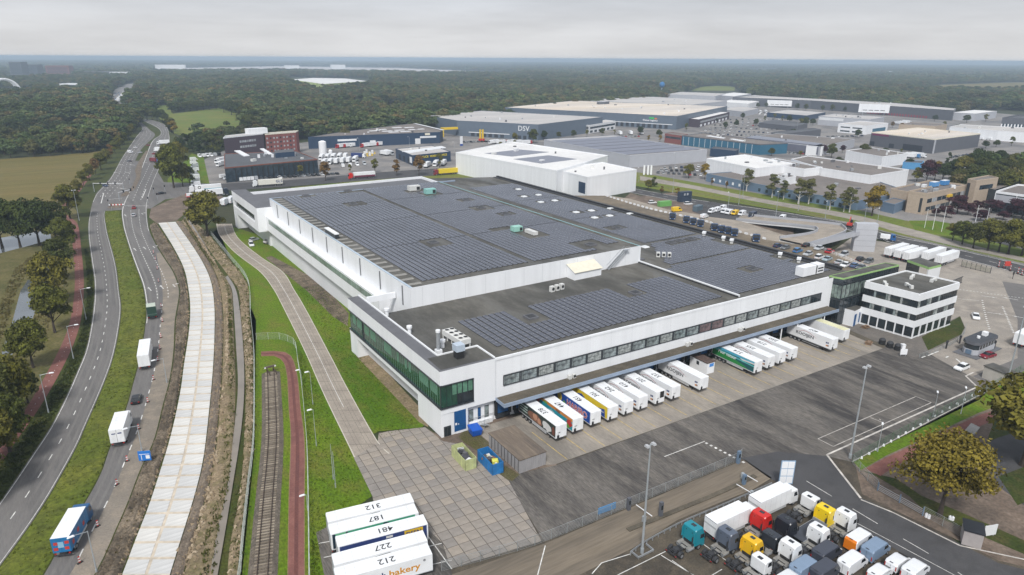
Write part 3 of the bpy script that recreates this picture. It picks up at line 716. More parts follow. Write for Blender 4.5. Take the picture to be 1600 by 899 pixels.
# doors and small windows of the corner
mb = MB(); mb.T = FRT; mb.box(2.9,5.5,-.03,.06,.55,5.05,m_blue)
for k in range(1,9): mb.box(2.92,5.48,-.045,-.03,.55 + .5 * k,.57 + .5 * k,m_darkf)
dr = mb.build('roller_door',WH)
mb = MB(); mb.T = FRT; mb.box(3.05,3.45,-.06,-.046,2.0,2.5,m_white); mb.box(3.7,3.9,-.06,-.046,2.0,2.25,m_white); mb.build('notice',dr)
mb = MB(); mb.T = FRT; mb.box(.55,2.1,-.03,.06,.1,2.3,m_darkf); mb.box(.68,1.27,-.05,-.03,.2,2.0,m_glassd); mb.box(1.38,1.98,-.05,-.03,.2,2.0,m_glassd); mb.build('door',WH)
for x,z0,w_ in ((6.6,1.0,1.05),(8.7,1.0,.7),(10.3,1.0,1.0)):
 mb = MB(); mb.T = FRT; mb.box(x,x + w_,.86,.93,z0 + .3,z0 + 3.0,m_darkf); mb.box(x + .08,x + w_ - .08,.83,.86,z0 + .4,z0 + 2.9,m_glassl if w_ > .9 else m_blue); mb.build('window',WH)
mb = MB(); mb.T = FRT; mb.box(6.0,12.3,.55,.62,1.95,2.02,m_galv); mb.box(6.0,12.0,.5,1.1,.0,.95,m_whitep); mb.build('ledge',WH)
# ribbon window over the docks
mb = MB(); mb.T = FRT; mb.box(14.3,118,-.06,.02,7.85,8.0,m_darkf); mb.box(14.3,118,-.06,.02,10.0,10.3,m_darkf); mb.box(14.3,118,.0,.14,8.0,10.0,m_darkf)
rb = mb.build('window_band',WH)
def pane_mesh(kind,w):
 q = MB(); q.box(.05,w - .05,-.03,-.004,8.04,9.96,kind)
 q.box(.05,w - .05,-.045,-.03,9.2,9.26,m_darkf)
 for k in range(1,4): q.box(w * k / 4 - .025,w * k / 4 + .025,-.045,-.03,8.04,9.96,m_darkf)
 return q.mesh('pane')
W_ = 103.6 / 24
pk = [pane_mesh(k,W_ - .55) for k in (m_glassl,m_glassb,m_glassd,m_glassr)]
seq = [0,0,1,0,0,1,0,1,0,0,1,0,0,3,3,1,1,0,1,1,0,1,0,2]
for i in range(24): p = fp(14.4 + W_ * i,0); link('pane',pk[seq[i]],rb,(p.x,p.y,0),TH)
# dock canopy
mb = MB(); mb.T = FRT
mb.box(12.5,121.5,-3.35,-.01,5.25,5.62,m_bluegrey,m_mossroof); mb.box(12.4,121.7,-3.6,-3.35,4.95,5.72,m_bluegrey)
mb.box(12.4,12.5,-3.35,-.02,4.95,5.72,m_bluegrey)
can = mb.build('dock_canopy',WH)
for x in (30.5,65.8,84.5):
 mb = MB(); mb.T = FRT
 for k in range(2): mb.box(x + k * 1.1,x + .7 + k * 1.1,-.9,-.2,5.62,6.5,m_ac)
 mb.box(x + 1.15,x + 1.75,-.93,-.9,5.8,6.4,m_dark); mb.build('condenser',can)
for x in (98,104.5,116):
 mb = MB(); mb.T = FRT; mb.cyl((x,-3.2,0),(x,-3.2,4.95),.16,8,m_white); mb.build('canopy_post',can)
# dock doors with leveller housings
mb = MB(); mb.box(0,2.9,-.08,.02,1.2,4.3,m_blue)
for k in range(1,6): mb.box(.03,2.87,-.1,-.08,1.2 + .5 * k,1.23 + .5 * k,m_darkf)
dd = mb.mesh('dock_door')
mb = MB(); mb.box(-.45,0,-.6,.0,1.0,4.6,m_dark); mb.box(2.9,3.35,-.6,.0,1.0,4.6,m_dark); mb.box(-.45,3.35,-.6,.0,4.3,4.75,m_dark); mb.box(-.2,3.1,-.5,.02,.3,1.15,m_darkf)
ds = mb.mesh('dock_seal')
mb = MB(); mb.box(-.05,.05,-.03,0,1.6,2.2,m_white); lab = mb.mesh('notice')
for i in range(23):
 p = fp(13.2 + 4.55 * i,1.15); d_ = link('dock_door',dd,WH,(p.x,p.y,0),TH); link('dock_seal',ds,d_); link('notice',lab,d_,(-.7,-.05,0))
# tall hall
mb = MB(); mb.box(65,140,145,276,ZL,ZT,m_white,m_roofd)
mb.box(65,140,145,145.3,ZT,ZT + .12,m_whitep); mb.box(65,65.6,145.3,276,ZT,ZT + .12,M('pale blue flashing',(.42,.50,.58),rough=.4,var=.08)); mb.box(139.85,140,145.3,276,ZT,ZT + .12,M('turquoise trim',(.35,.62,.66),rough=.4,var=.05))
mb.build('tall_hall',WH)
pil = MB(); pil.box(-.18,0,-.22,.22,ZL - .6,ZT - .6,m_pil); pil = pil.mesh('pilaster')
for k in range(9): link('pilaster',pil,WH,(64.99,150 + 14.4 * k,0))
lp = MB(); lp.box(-.2,0,-.25,.25,0,7.1,m_pil); lp = lp.mesh('pilaster')
for k in range(11): link('pilaster',lp,WH,(64.95,166 + 10.6 * k,0))
# gallery along the west wall
mb = MB(); mb.box(62.3,64.99,159.3,274,7.2,12.6,m_white,m_whitep); mb.box(62.28,62.5,159.3,274,12.6,12.75,m_white)
gal_ = mb.build('gallery',WH)
for k in range(26): MB().box(62.24,62.3,163.2 + 4.1 * k,167.1 + 4.1 * k,10.5,12.2,M('pale green gallery glass',(.17,.24,.20),rough=.15,var=.35,scale=.3)).build('pane',gal_)
mb = MB(); mb.box(64.2,65.6,160,276,0,7.2,m_whitep); mb.build('wall',WH)
# north-west block
mb = MB(); mb.box(59.2,65.2,274,318.5,12.6,16.2,m_white,m_roofg); mb.box(59.2,65.2,274,318.5,6.6,9.6,m_white); mb.box(59.2,65.2,274,279,9.6,12.6,m_white); mb.box(59.2,65.2,317,318.5,9.6,12.6,m_white)
mb.box(60.0,65.2,279,317,9.6,12.6,m_darkf); mb.box(59.2,64.5,313.5,318.5,0,6.6,m_white); mb.box(63.5,65.2,276,313,0,6.6,m_whitep)
for k in range(10): mb.box(59.9,60.05,279.5 + 3.75 * k,282.6 + 3.75 * k,9.9,12.3,m_glassd)
mb.box(63.3,63.5,309,310.5,2.5,4.5,m_darkf)
mb.build('north_block',WH)
mb = MB(); mb.box(65.2,150,276,316,ZL,ZL + .02,m_roofg); mb.box(65.2,150,315.6,316.4,ZL,15.1,m_white); mb.box(65,148,276.02,277,ZT - .4,ZT + .05,m_bluegrey); mb.box(149.5,150.2,290,316,ZL,15.1,m_white)
mb.build('north_roof',WH)
# lower roof dressing: walkway strips and the ledge between the two roof fields
mb = MB(); mb.box(140.02,143.0,146,282,ZL,ZL + .5,m_roofg); mb.box(143.6,144.1,150,280,ZL,ZL + .3,M('pale conduit',(.45,.50,.52),var=.1)); mb.box(139.6,140.2,107.9,145,ZL,ZL + .55,m_whitep); mb.box(139.2,139.6,107.9,145,ZL,ZL + .3,m_black)
mb.box(156.6,157,160.5,279,ZL,ZL + .22,m_roofg)
mb.build('roof_ledge',WH)
# pale walking pads on the west edge of the tall roof
pad = MB(); pad.box(-1.7,1.7,-.75,.75,0,.05,M('walking pad',(.25,.24,.22),rough=.9,var=.2)); pad = pad.mesh('roof_pad')
for k in range(30): link('roof_pad',pad,WH,(67.4,148 + 4.3 * k,ZT + .01))
# ------------------------------------------------------------------ solar panels
m_pv = M('solar cell glass',(.075,.079,.098),rough=.26,var=.22,scale=.07,spec=.8)
m_pvf = M('panel frame',(.36,.37,.40),rough=.45,var=0)
m_pvb = M('panel underside',(.025,.025,.028),rough=.7,var=0)
def pv_mesh(w=1.20,l=1.68,tilt=.10):
 q = MB(); x0,x1,y0,y1 = -w / 2,w / 2,-l / 2,l / 2; h0,h1,f = .12,.12 + w * tilt,.03
 zz = lambda x: h0 + (x - x0) / w * (h1 - h0)
 q.quad((x0 + f,y0 + f,zz(x0 + f)),(x1 - f,y0 + f,zz(x1 - f)),(x1 - f,y1 - f,zz(x1 - f)),(x0 + f,y1 - f,zz(x0 + f)),m_pv)
 O = [(x0,y0,h0),(x1,y0,h1),(x1,y1,h1),(x0,y1,h0)]; I = [(x0 + f,y0 + f,zz(x0 + f)),(x1 - f,y0 + f,zz(x1 - f)),(x1 - f,y1 - f,zz(x1 - f)),(x0 + f,y1 - f,zz(x0 + f))]
 for i in range(4):
  j = (i + 1) % 4; q.quad(O[i],O[j],I[j],I[i],m_pvf if i in (0,2) else m_pvb)
 B = [(p[0],p[1],0) for p in O]
 for i in range(4):
  j = (i + 1) % 4; q.quad(B[i],B[j],O[j],O[i],m_pvb)
 return q
pv = pv_mesh(); pvm = pv.mesh('solar_panel')
spots = []
def field(x0,x1,y0,y1,z,test=None,px=1.62,py=1.73,aisle=None):
 nx = int((x1 - x0) / px); ny = int((y1 - y0) / py)
 for i in range(nx):
  for j in range(ny):
   x = x0 + px * (i + .5); y = y0 + py * (j + .5) + (.45 * aisle(j) if aisle else 0)
   if test and not test(x,y): continue
   spots.append((x,y,z))
def holes(L_): return lambda x,y: not any(abs(x - a) < w and abs(y - b) < h for a,b,w,h in L_)
ht = holes([(89.3,248,4,4),(89.3,181,4.2,4),(121,262,5,3),(124,252,4.5,3.2),(129.5,233,3,2.6),(127,217,4.5,3.5),(129,203,3,2.5),(128,155,4.5,4.2),(120.5,176,4.2,6.2),(116,185,3.5,2.5),(79,274,3,2.5),(97,276,5,4),(102.6,213,1.0,80),(134,150,8,3)])
field(69.6,138.6,148.7,276.5,ZT,ht,aisle=lambda j: (j > 19) + (j > 38) + (j > 56))
ha = lambda x,y: not (83.2 < x < 88.6 and y > 121.2) and not (x < 71.2 and y < 114.5) and not (115.3 < x < 121 and y > 121.5) and not (83 < x < 88.7 and y > 120.5)
field(69.9,137.8,110.2,131.2,ZL,ha)
hb0 = holes([(163,122.3,3.2,3),(164.5,156.5,2,1.8),(168.8,156.5,2,1.8),(173.5,156.5,3,1.8),(182,147.5,4,4),(181,119.5,3,2),(181,126,3,2),(173,108.6,5,2.4)])
hb = lambda x,y: hb0(x,y) and not (y > 135.3 and x < 141 + (y - 132) * .62)
field(141.2,182.6,109.6,158.6,ZL,hb,aisle=lambda j: 2.5 * (j > 15))
hc = holes([(167,235,2.2,2),(174,234.5,2.2,2),(167.3,211,2.2,2),(174.4,210.2,2.2,2),(167.3,199.5,2.2,2),(174.5,199.1,2.2,2),(163.1,181.8,3.6,2.6),(175.4,248.7,2,2),(167.8,249,2,2),(175.3,264.9,2,2),(183.7,197.6,2,1.5),(183.7,209.3,2,1.5)])
field(157.2,183.0,161,279,ZL,hc,aisle=lambda j: (j > 22) + (j > 45))
def seen(s): return (Vector((s[0],s[1],s[2] - CAM_H))).length
spots.sort(key=seen)
rest = MB()
for i,s in enumerate(spots):
 if i < 300: link('solar_panel',pvm,WH,s)
 else:
  o_ = len(rest.v); rest.v += [(v[0] + s[0],v[1] + s[1],v[2] + s[2]) for v in pv.v]; rest.f += [tuple(o_ + k for k in f) for f in pv.f]; rest.mi += pv.mi
rest.mats = pv.mats
o = rest.build('solar_array',WH); o['kind'] = 'stuff'
# rooflights and small cowls in the holes of the arrays
rl = MB(); rl.taper(-1.1,1.1,-1.1,1.1,0,-.9,.9,-.9,.9,.35,m_whitep,M('rooflight dome',(.70,.72,.72),rough=.25,var=.05)); rl = rl.mesh('rooflight')
for x,y in ((167,235),(174,234.5),(167.3,211),(174.4,210.2),(167.3,199.5),(174.5,199.1),(175.4,248.7),(167.8,249),(175.3,264.9),(183.7,197.6),(183.7,209.3),(153.6,157.2)): link('rooflight',rl,WH,(x,y,ZL + .01))
hatch = MB(); hatch.box(-1.4,1.4,-1.4,1.4,0,.45,m_roofg); hatch.box(-1.0,1.0,-1.0,1.0,.45,.5,m_black); hatch = hatch.mesh('smoke_hatch')
for x,y,z in ((89,248,ZT),(89,181,ZT),(129.5,233,ZT),(127,217,ZT),(129,203,ZT),(128,154,ZT),(119,124.2,ZL),(86,124.2,ZL),(163,122.3,ZL),(164.5,156.5,ZL),(168.8,156.5,ZL),(174,156.5,ZL),(163,181.8,ZL),(79,274,ZT),(97,276,ZT)): link('smoke_hatch',hatch,WH,(x,y,z + .012))
# ------------------------------------------------------------------ plant standing on the roofs: things of their own
def ac_trio(loc,rot,label):
 t = thing('condenser_bank',label,'air conditioner',loc,rot)
 for k in range(3):
  q = MB(); q.box(-.55,.55,-.5,.5,0,1.5,m_ac); o_ = q.build('condenser',t,(k * 1.7,0,0)); q = MB(); q.cyl((0,-.51,.8),(0,-.55,.8),.42,12,m_dark); q.build('fan',o_)
  q = MB(); q.box(.55,.57,-.4,.4,.2,1.3,m_dark); q.build('grille',o_)
ac_trio((101.5,137,ZL + .01),R(6),'three white condenser units in a row on the lower roof before the tall wall')
ac_trio((149,146.6,ZL + .01),R(-38),'three cream condenser units beside the stepped edge of the right solar field')
t = thing('dry_cooler','long cream dry cooler with two rows of fans on the wing roof','cooler',(64.2,116.6,ZL + .01),R(3))
q = MB(); q.box(-1.3,1.3,0,7.6,.9,2.0,m_ac)
for k in range(5): q.box(-1.25,-1.05,.1 + 1.8 * k,.3 + 1.8 * k,0,.9,m_ac); q.box(1.05,1.25,.1 + 1.8 * k,.3 + 1.8 * k,0,.9,m_ac)
q.build('casing',t)
for i in range(2):
 for k in range(4): q = MB(); q.cyl((-.62 + 1.24 * i,1 + 1.85 * k,2.0),(-.62 + 1.24 * i,1 + 1.85 * k,2.18),.55,14,m_ac); q.cyl((-.62 + 1.24 * i,1 + 1.85 * k,2.18),(-.62 + 1.24 * i,1 + 1.85 * k,2.2),.47,14,m_dark); q.build('fan',t)
t = thing('vent_stack','tall steel flue on a white plinth by the wing roof edge','flue',(58.3,117.6,ZL + .01)); q = MB(); q.cyl((0,0,.6),(0,0,4.6),.42,12,m_galv); q.build('pipe',t)
q = MB(); q.box(-.6,.6,-.6,.6,0,.8,m_white); q.build('plinth',t); q = MB(); q.cyl((0,0,4.6),(0,0,5.1),.5,12,m_white); q.build('cap',t)
for x,y,z,lb in ((60.3,119.6,ZL,'squat white roof vent beside the steel flue'),(57.9,143.5,ZL,'white roof vent furthest along the west wing'),(57.7,130.5,ZL,'white roof vent midway along the west wing'),(61.3,115.9,ZL,'small white roof vent below the dry cooler')):
 t = thing('roof_vent',lb,'roof vent',(x,y,z + .01),0,'roof vents along the west wing'); q = MB(); q.cyl((0,0,0),(0,0,1.3),.4,10,m_white); q.build('pipe',t); q = MB(); q.cyl((0,0,1.3),(0,0,1.8),.62,10,m_white); q.build('cap',t)
t = thing('air_handler','pale blue steel box on a black base at the wing roof corner','air handler',(60.2,112.3,ZP + .03)); q = MB(); q.box(-.8,.8,-.8,.8,0,1.6,m_dark); q.build('base',t); q = MB(); q.box(-.95,.95,-.95,.95,1.6,3.0,M('pale blue steel',(.45,.52,.60),rough=.35,var=.08)); q.build('casing',t)
t = thing('air_handler','large white air handling unit at the right end of the dock roof','air handler',(172.6,110.2,ZL + .01),TH); q = MB(); q.box(-4.6,1.0,-1.2,1.4,.3,2.9,m_white); q.box(1.6,4.6,-1.2,1.4,.3,2.9,m_white); q.build('casing',t); q = MB(); q.box(1.0,1.6,-1.1,1.3,.5,2.7,m_dark); q.box(1.9,4.3,-1.22,-1.2,1.6,2.0,m_dark); q.box(1.9,4.3,-1.22,-1.2,.8,1.2,m_dark); q.build('louvre',t)
for x,y,lb in ((180.9,119.6,'white mushroom vent at the right edge of the right solar field'),(180.8,126.2,'white cowl behind the mushroom vent on the right roof edge'),(182,149.4,'upper of two white cowls on the bare patch of right roof'),(181.6,145.6,'lower of two white cowls on the bare patch of right roof'),(181.5,157.5,'small white cowl near the break between right solar fields')):
 t = thing('roof_vent',lb,'roof vent',(x,y,ZL + .02),R(30)); q = MB(); q.box(-.45,.45,-.45,.45,0,.9,m_ac); q.build('pipe',t); q = MB(); q.box(-.8,.8,-.6,.6,.9,1.5,m_white); q.build('cap',t)
def rooftop(label,loc,rot,dims,mt,m2):
 t = thing('rooftop_unit',label,'rooftop unit',loc,rot); a,b,c = dims
 q = MB(); q.box(-a,a,-b,b,.2,c,mt); q.build('casing',t); q = MB(); q.box(a * .3,a * .9,-b - .03,-b,.4,c * .8,m_dark); q.build('louvre',t)
rooftop('cream rooftop unit beside the turquoise one on the tall roof',(121,262.5,ZT + .02),0,(2.4,1.3,2.2),m_ac,m_dark)
rooftop('turquoise rooftop unit on the tall roof far edge',(123.5,252.5,ZT + .02),0,(2.2,1.3,2.2),M('turquoise casing',(.25,.50,.46),rough=.5),m_dark)
rooftop('green capped rooftop unit in the middle clearing of the tall roof',(118.5,180,ZT + .02),R(0),(1.6,1.2,1.8),M('green casing',(.30,.55,.47),rough=.5),m_dark)
rooftop('long white duct unit in the middle clearing of the tall roof',(120.5,174.5,ZT + .02),R(90),(2.6,.8,1.3),m_ac,m_dark)
t = thing('roof_canopy','long grey glazed canopy on the west edge of the tall roof','canopy',(66.3,206,ZT + .13)); q = MB(); q.box(-.7,.7,-5,5,1.2,1.5,m_white); q.build('roof',t); q = MB(); q.box(-.6,.6,-4.8,4.8,0,1.2,m_darkf); q.build('screen',t)
t = thing('roof_shed','white lean-to plant shed with cream roof against the tall wall','shed',(112.3,141.3,ZL + .01)); q = MB(); q.prism([(0,0),(9.5,0),(9.5,3.65),(0,3.65)],0,2.2,m_white); q.add([(0,0,2.2),(9.5,0,2.2),(9.5,3.65,3.7),(0,3.65,3.7),(0,3.65,2.2),(9.5,3.65,2.2)],[(0,3,4),(1,5,2)],m_white); q.build('wall',t)
q = MB(); q.add([(-.25,-.3,2.22),(9.75,-.3,2.22),(9.75,3.66,3.8),(-.25,3.66,3.8),(-.25,-.3,2.1),(9.75,-.3,2.1)],[(0,1,2,3),(4,5,1,0)],m_cream); q.build('roof',t)
t = thing('roof_stair','galvanised steel stair climbing the tall white wall','stair',(126.6,144.4,ZL + .01)); q = MB()
for s_ in (-.45,.45): q.box(0,6.3,s_ - .04,s_ + .04,0,.01,m_galv)
q = MB()
for s_ in (-.45,.45):
 q.add([(0,s_ - .05,0),(.5,s_ - .05,0),(6.8,s_ - .05,5.0),(6.3,s_ - .05,5.0),(0,s_ + .05,0),(.5,s_ + .05,0),(6.8,s_ + .05,5.0),(6.3,s_ + .05,5.0)],[(0,1,2,3),(7,6,5,4),(1,5,6,2),(0,3,7,4)],m_galv)
q.build('stringer',t); q = MB()
for k in range(16): q.box(.2 + .4 * k,.5 + .4 * k,-.42,.42,.25 + .31 * k,.29 + .31 * k,m_galv)
q.build('tread',t); q = MB()
for s_ in (-.48,.48): q.cyl((0.2,s_,1.2),(6.6,s_,6.1),.04,6,m_galv)
q.box(6.3,8.0,-.5,.9,4.95,5.02,m_galv); q.cyl((8.0,-.5,5),(8.0,-.5,6.1),.04,6,m_galv); q.cyl((6.4,-.5,6.1),(8.0,-.5,6.1),.04,6,m_galv); q.build('handrail',t)
# ------------------------------------------------------------------ vehicles
_pm = {}
def paintm(c,name=None):
 k = tuple(round(x,3) for x in c)
 if k not in _pm: _pm[k] = M(name or 'vehicle paint %d' % len(_pm),c,rough=.32,var=.05,scale=.8,spec=.5)
 return _pm[k]
m_tyre = M('tyre',(.022,.022,.023),rough=.85,var=.15,scale=3)
m_rim = M('wheel rim',(.34,.35,.36),rough=.4,metal=.5,var=.1)
m_chas = M('chassis',(.035,.036,.04),rough=.7,var=.25,scale=2)
m_wind = M('windscreen',(.018,.022,.026),rough=.06,var=.2,spec=.8)
m_tail = M('tail lamp',(.38,.02,.015),rough=.3,var=0)
m_head = M('headlamp',(.75,.76,.76),rough=.2,var=0)
m_tw = M('trailer white',(.77,.78,.79),rough=.4,var=.09,scale=.5,stretch=(.5,2,1),detail=6)
m_tg = M('trailer grey seam',(.45,.46,.47),rough=.5,var=.1)
m_plate = M('tread plate',(.27,.26,.24),rough=.55,metal=.2,var=.2,scale=3)
ink = MATS['black lettering']
def wheel_mesh(r=.5,w=.3,n=12):
 q = MB(); q.cyl((0,-w / 2,0),(0,w / 2,0),r,n,m_tyre)
 q.cyl((0,-w / 2 - .012,0),(0,-w / 2 - .005,0),r * .58,n,m_rim); q.cyl((0,w / 2 + .005,0),(0,w / 2 + .012,0),r * .58,n,m_rim)
 return q.mesh('wheel')
wheel_big = wheel_mesh(.5,.32); wheel_dual = wheel_mesh(.5,.62); wheel_car = wheel_mesh(.32,.22); wheel_van = wheel_mesh(.35,.24)
def wheels(t,me,xs,hw,r):
 for x in xs:
  for s in (-1,1): link('wheel',me,t,(x,s * hw,r))
def local_at(px,z,lx,ly,rot):
 """world position of the origin when local point (lx, ly) is seen at px on level z"""
 g = G(px[0],px[1],z); c,s = math.cos(rot),math.sin(rot)
 return Vector((g.x - (lx * c - ly * s),g.y - (lx * s + ly * c),0))
def heading(a,b):
 p,q = G(*a),G(*b); return math.atan2(q.y - p.y,q.x - p.x)
def sheared(t,x0,x1,y,z0,z1,m,name,th=.006):
 q = MB(); q.box(x0,x1,y - th,y,z0,z1,m); return q.build(name,t)
# --- semi-trailer: front is +x, side towards the camera is -y
def _tr():
 b = MB(); b.box(-6.8,6.8,-1.275,1.275,1.2,3.98,m_tw)
 for k in range(1,10): b.box(-6.8 + 1.36 * k - .012,-6.8 + 1.36 * k + .012,-1.27,1.27,3.98,3.987,m_tg)
 for s in (-1,1): b.box(-6.8,6.8,s * 1.285 - .012,s * 1.285 + .012,1.12,1.25,m_tg); b.box(-6.8,6.8,s * 1.27 - .02,s * 1.27 + .02,3.93,4.0,m_tw)
 b.box(6.8,6.84,-1.2,1.2,1.3,3.9,m_tw)
 c = MB(); c.box(-6.7,6.6,-.5,.5,.95,1.2,m_chas); c.box(-6.75,-6.6,-1.2,1.2,.5,.75,m_chas); c.box(-1.8,3.4,-1.22,-1.18,.55,1.05,m_tg); c.box(-1.8,3.4,1.18,1.22,.55,1.05,m_tg); c.box(-6.78,-6.7,-1.2,-.9,.8,1.0,m_tail); c.box(-6.78,-6.7,.9,1.2,.8,1.0,m_tail)
 l = MB(); l.box(-.1,.1,-.1,.1,0,1.2,m_chas); l.box(-.2,.2,-.2,.2,0,.06,m_chas)
 d = MB(); d.box(-.04,0,-.6,.6,1.25,3.85,m_tw)
 for y in (-.3,.3): d.cyl((-.06,y,1.3),(-.06,y,3.8),.025,6,m_galv)
 p = MB(); p.box(6.84,6.9,-1.05,-.55,1.25,1.85,m_dark); p.box(6.84,6.88,-.95,-.65,1.9,2.1,m_tg)
 u = MB(); u.box(6.84,7.2,-.9,.9,2.2,3.7,m_tw); u.box(7.2,7.22,-.7,.7,2.4,2.9,m_dark)
 return [('body',b.mesh('body')),('chassis',c.mesh('chassis')),('landing_leg',l.mesh('landing_leg')),('door',d.mesh('door')),('coupling_panel',p.mesh('coupling_panel')),('cooling_unit',u.mesh('cooling_unit'))]
TR = {k: v for k,v in _tr()}
nums = {}
def trailer(loc,rot,label,group,number=None,unit=False):
 t = thing('semi_trailer',label,'trailer',loc,rot,group)
 link('body',TR['body'],t); link('chassis',TR['chassis'],t); link('coupling_panel',TR['coupling_panel'],t)
 for s in (-1,1): link('landing_leg',TR['landing_leg'],t,(4.1,s * .75,0)); link('door',TR['door'],t,(-6.8,s * .62,0))
 wheels(t,wheel_big,(-5.3,-4.0,-2.7),1.08,.5)
 if unit: link('cooling_unit',TR['cooling_unit'],t)
 if number:
  place_text(number,1.6,ink,t,(.4,.0,3.993),(0,0,math.pi),bold=.012,sx=1.05)
  place_text(number,.42,ink,t,(6.85,-.6,2.35),(R(90),0,R(90)),bold=.004)
 return t
def side_text(t,txt,size,m,x,z,bold=.01,sx=1.0,y=-1.292,name='lettering'):
 return place_text(txt,size,m,t,(x,y,z),(R(90),0,0),bold=bold,sx=sx,name=name)
lv = lambda n,c: M('livery ' + n,c,rough=.35,var=.06,scale=.6)
greyink = M('grey lettering',(.10,.10,.11),var=0); swred = M('swoosh red',(.40,.08,.09),var=0); cyanw = M('white lettering',(.82,.83,.83),var=0)
def rooijen(t):
 side_text(t,'ROOIJEN',1.15,MATS['grey lettering'],-1.2,2.5,bold=.03,sx=1.2)
 q = MB(); P = []
 for k in range(15):
  u = k / 14; x = -3.6 + 6.0 * u; z = 2.6 + 1.0 * math.sin(math.pi * u ** .8); w_ = .02 + .035 * u * (1 - u) * 4; P += [(x,-1.292,z - w_),(x,-1.292,z + w_)]
 q.add(P,[(2 * i,2 * i + 2,2 * i + 3,2 * i + 1) for i in range(14)],swred); q.build('swoosh',t)
 for i,(dx,dz,m_) in enumerate(((0,0,lv('orange',(.6,.22,.04))),(.42,.05,lv('brown',(.22,.05,.03))),(-.1,.75,lv('navy',(.03,.05,.16))),(.35,.8,lv('navy',(.03,.05,.16))))):
  q = MB(); q.box(5.25 + dx,5.62 + dx,-1.296,-1.286,1.65 + dz,2.05 + dz * 1.0,m_); q.build('emblem',t)
def patches(t,items,y=-1.288):
 for n,m_,poly in items:
  q = MB(); a = sum(poly[i][0] * poly[(i + 1) % len(poly)][1] - poly[(i + 1) % len(poly)][0] * poly[i][1] for i in range(len(poly)))
  if a < 0: poly = poly[::-1]
  q.add([(x,y,z) for x,z in poly],tessellate_polygon([[Vector((x,z,0)) for x,z in poly]]),m_); fixn_one(q,(0,-1,0)); q.build(n,t); y -= .003
def fixn_one(q,d):
 d = Vector(d)
 for i,f in enumerate(q.f):
  a,b,c = (Vector(q.v[k]) for k in f[:3])
  if (b - a).cross(c - a).dot(d) < 0: q.f[i] = tuple(reversed(f))
rect = lambda a,b,c,d: [(a,c),(b,c),(b,d),(a,d)]
def blob(cx,cz,rx,rz,n=12,seed=0):
 r_ = random.Random(seed); return [(cx + rx * math.cos(2 * math.pi * i / n) * (.75 + .5 * r_.random()),max(1.3,min(3.9,cz + rz * math.sin(2 * math.pi * i / n) * (.75 + .5 * r_.random())))) for i in range(n)]
DR = R(-90) + TH
docks = [((868.7,666.5),'378','dark'),((895.5,656),'447','teal'),((924.3,645.5),'451','blue'),((951,638),'301','yellow'),((975.5,629.5),'262','w'),((998.5,622),'410','w'),((1025.4,613.5),'201','hatch'),((1050.5,606),'337','w'),((1095,592),None,'w'),
         ((1181,566.5),'314','green'),((1200.6,559),'255','w'),((1218.5,552),'218','plain'),((1236.5,546),'250','w'),((1301,531),'407','w2'),((1319.5,517),None,'cream')]
dlab = {'378': 'dark sided dock trailer with brown photo print, roof number three seven eight','447': 'teal and orange printed dock trailer with roof number four four seven','451': 'blue sided dock trailer with big red lettering, roof number four five one',
  '301': 'yellow sided dock trailer with roof number three zero one','262': 'white dock trailer with roof number two six two','410': 'white dock trailer with roof number four one zero','201': 'white dock trailer with black front hatch, roof number two zero one','337': 'white dock trailer with roof number three three seven',
  None: 'white dock trailer without roof number beside the white cabin','314': 'green landscape printed dock trailer with roof number three one four','255': 'white dock trailer with roof number two five five','218': 'plain white dock trailer with roof number two one eight','250': 'white dock trailer with roof number two five zero','407': 'white dock trailer with black skirt, roof number four zero seven'}
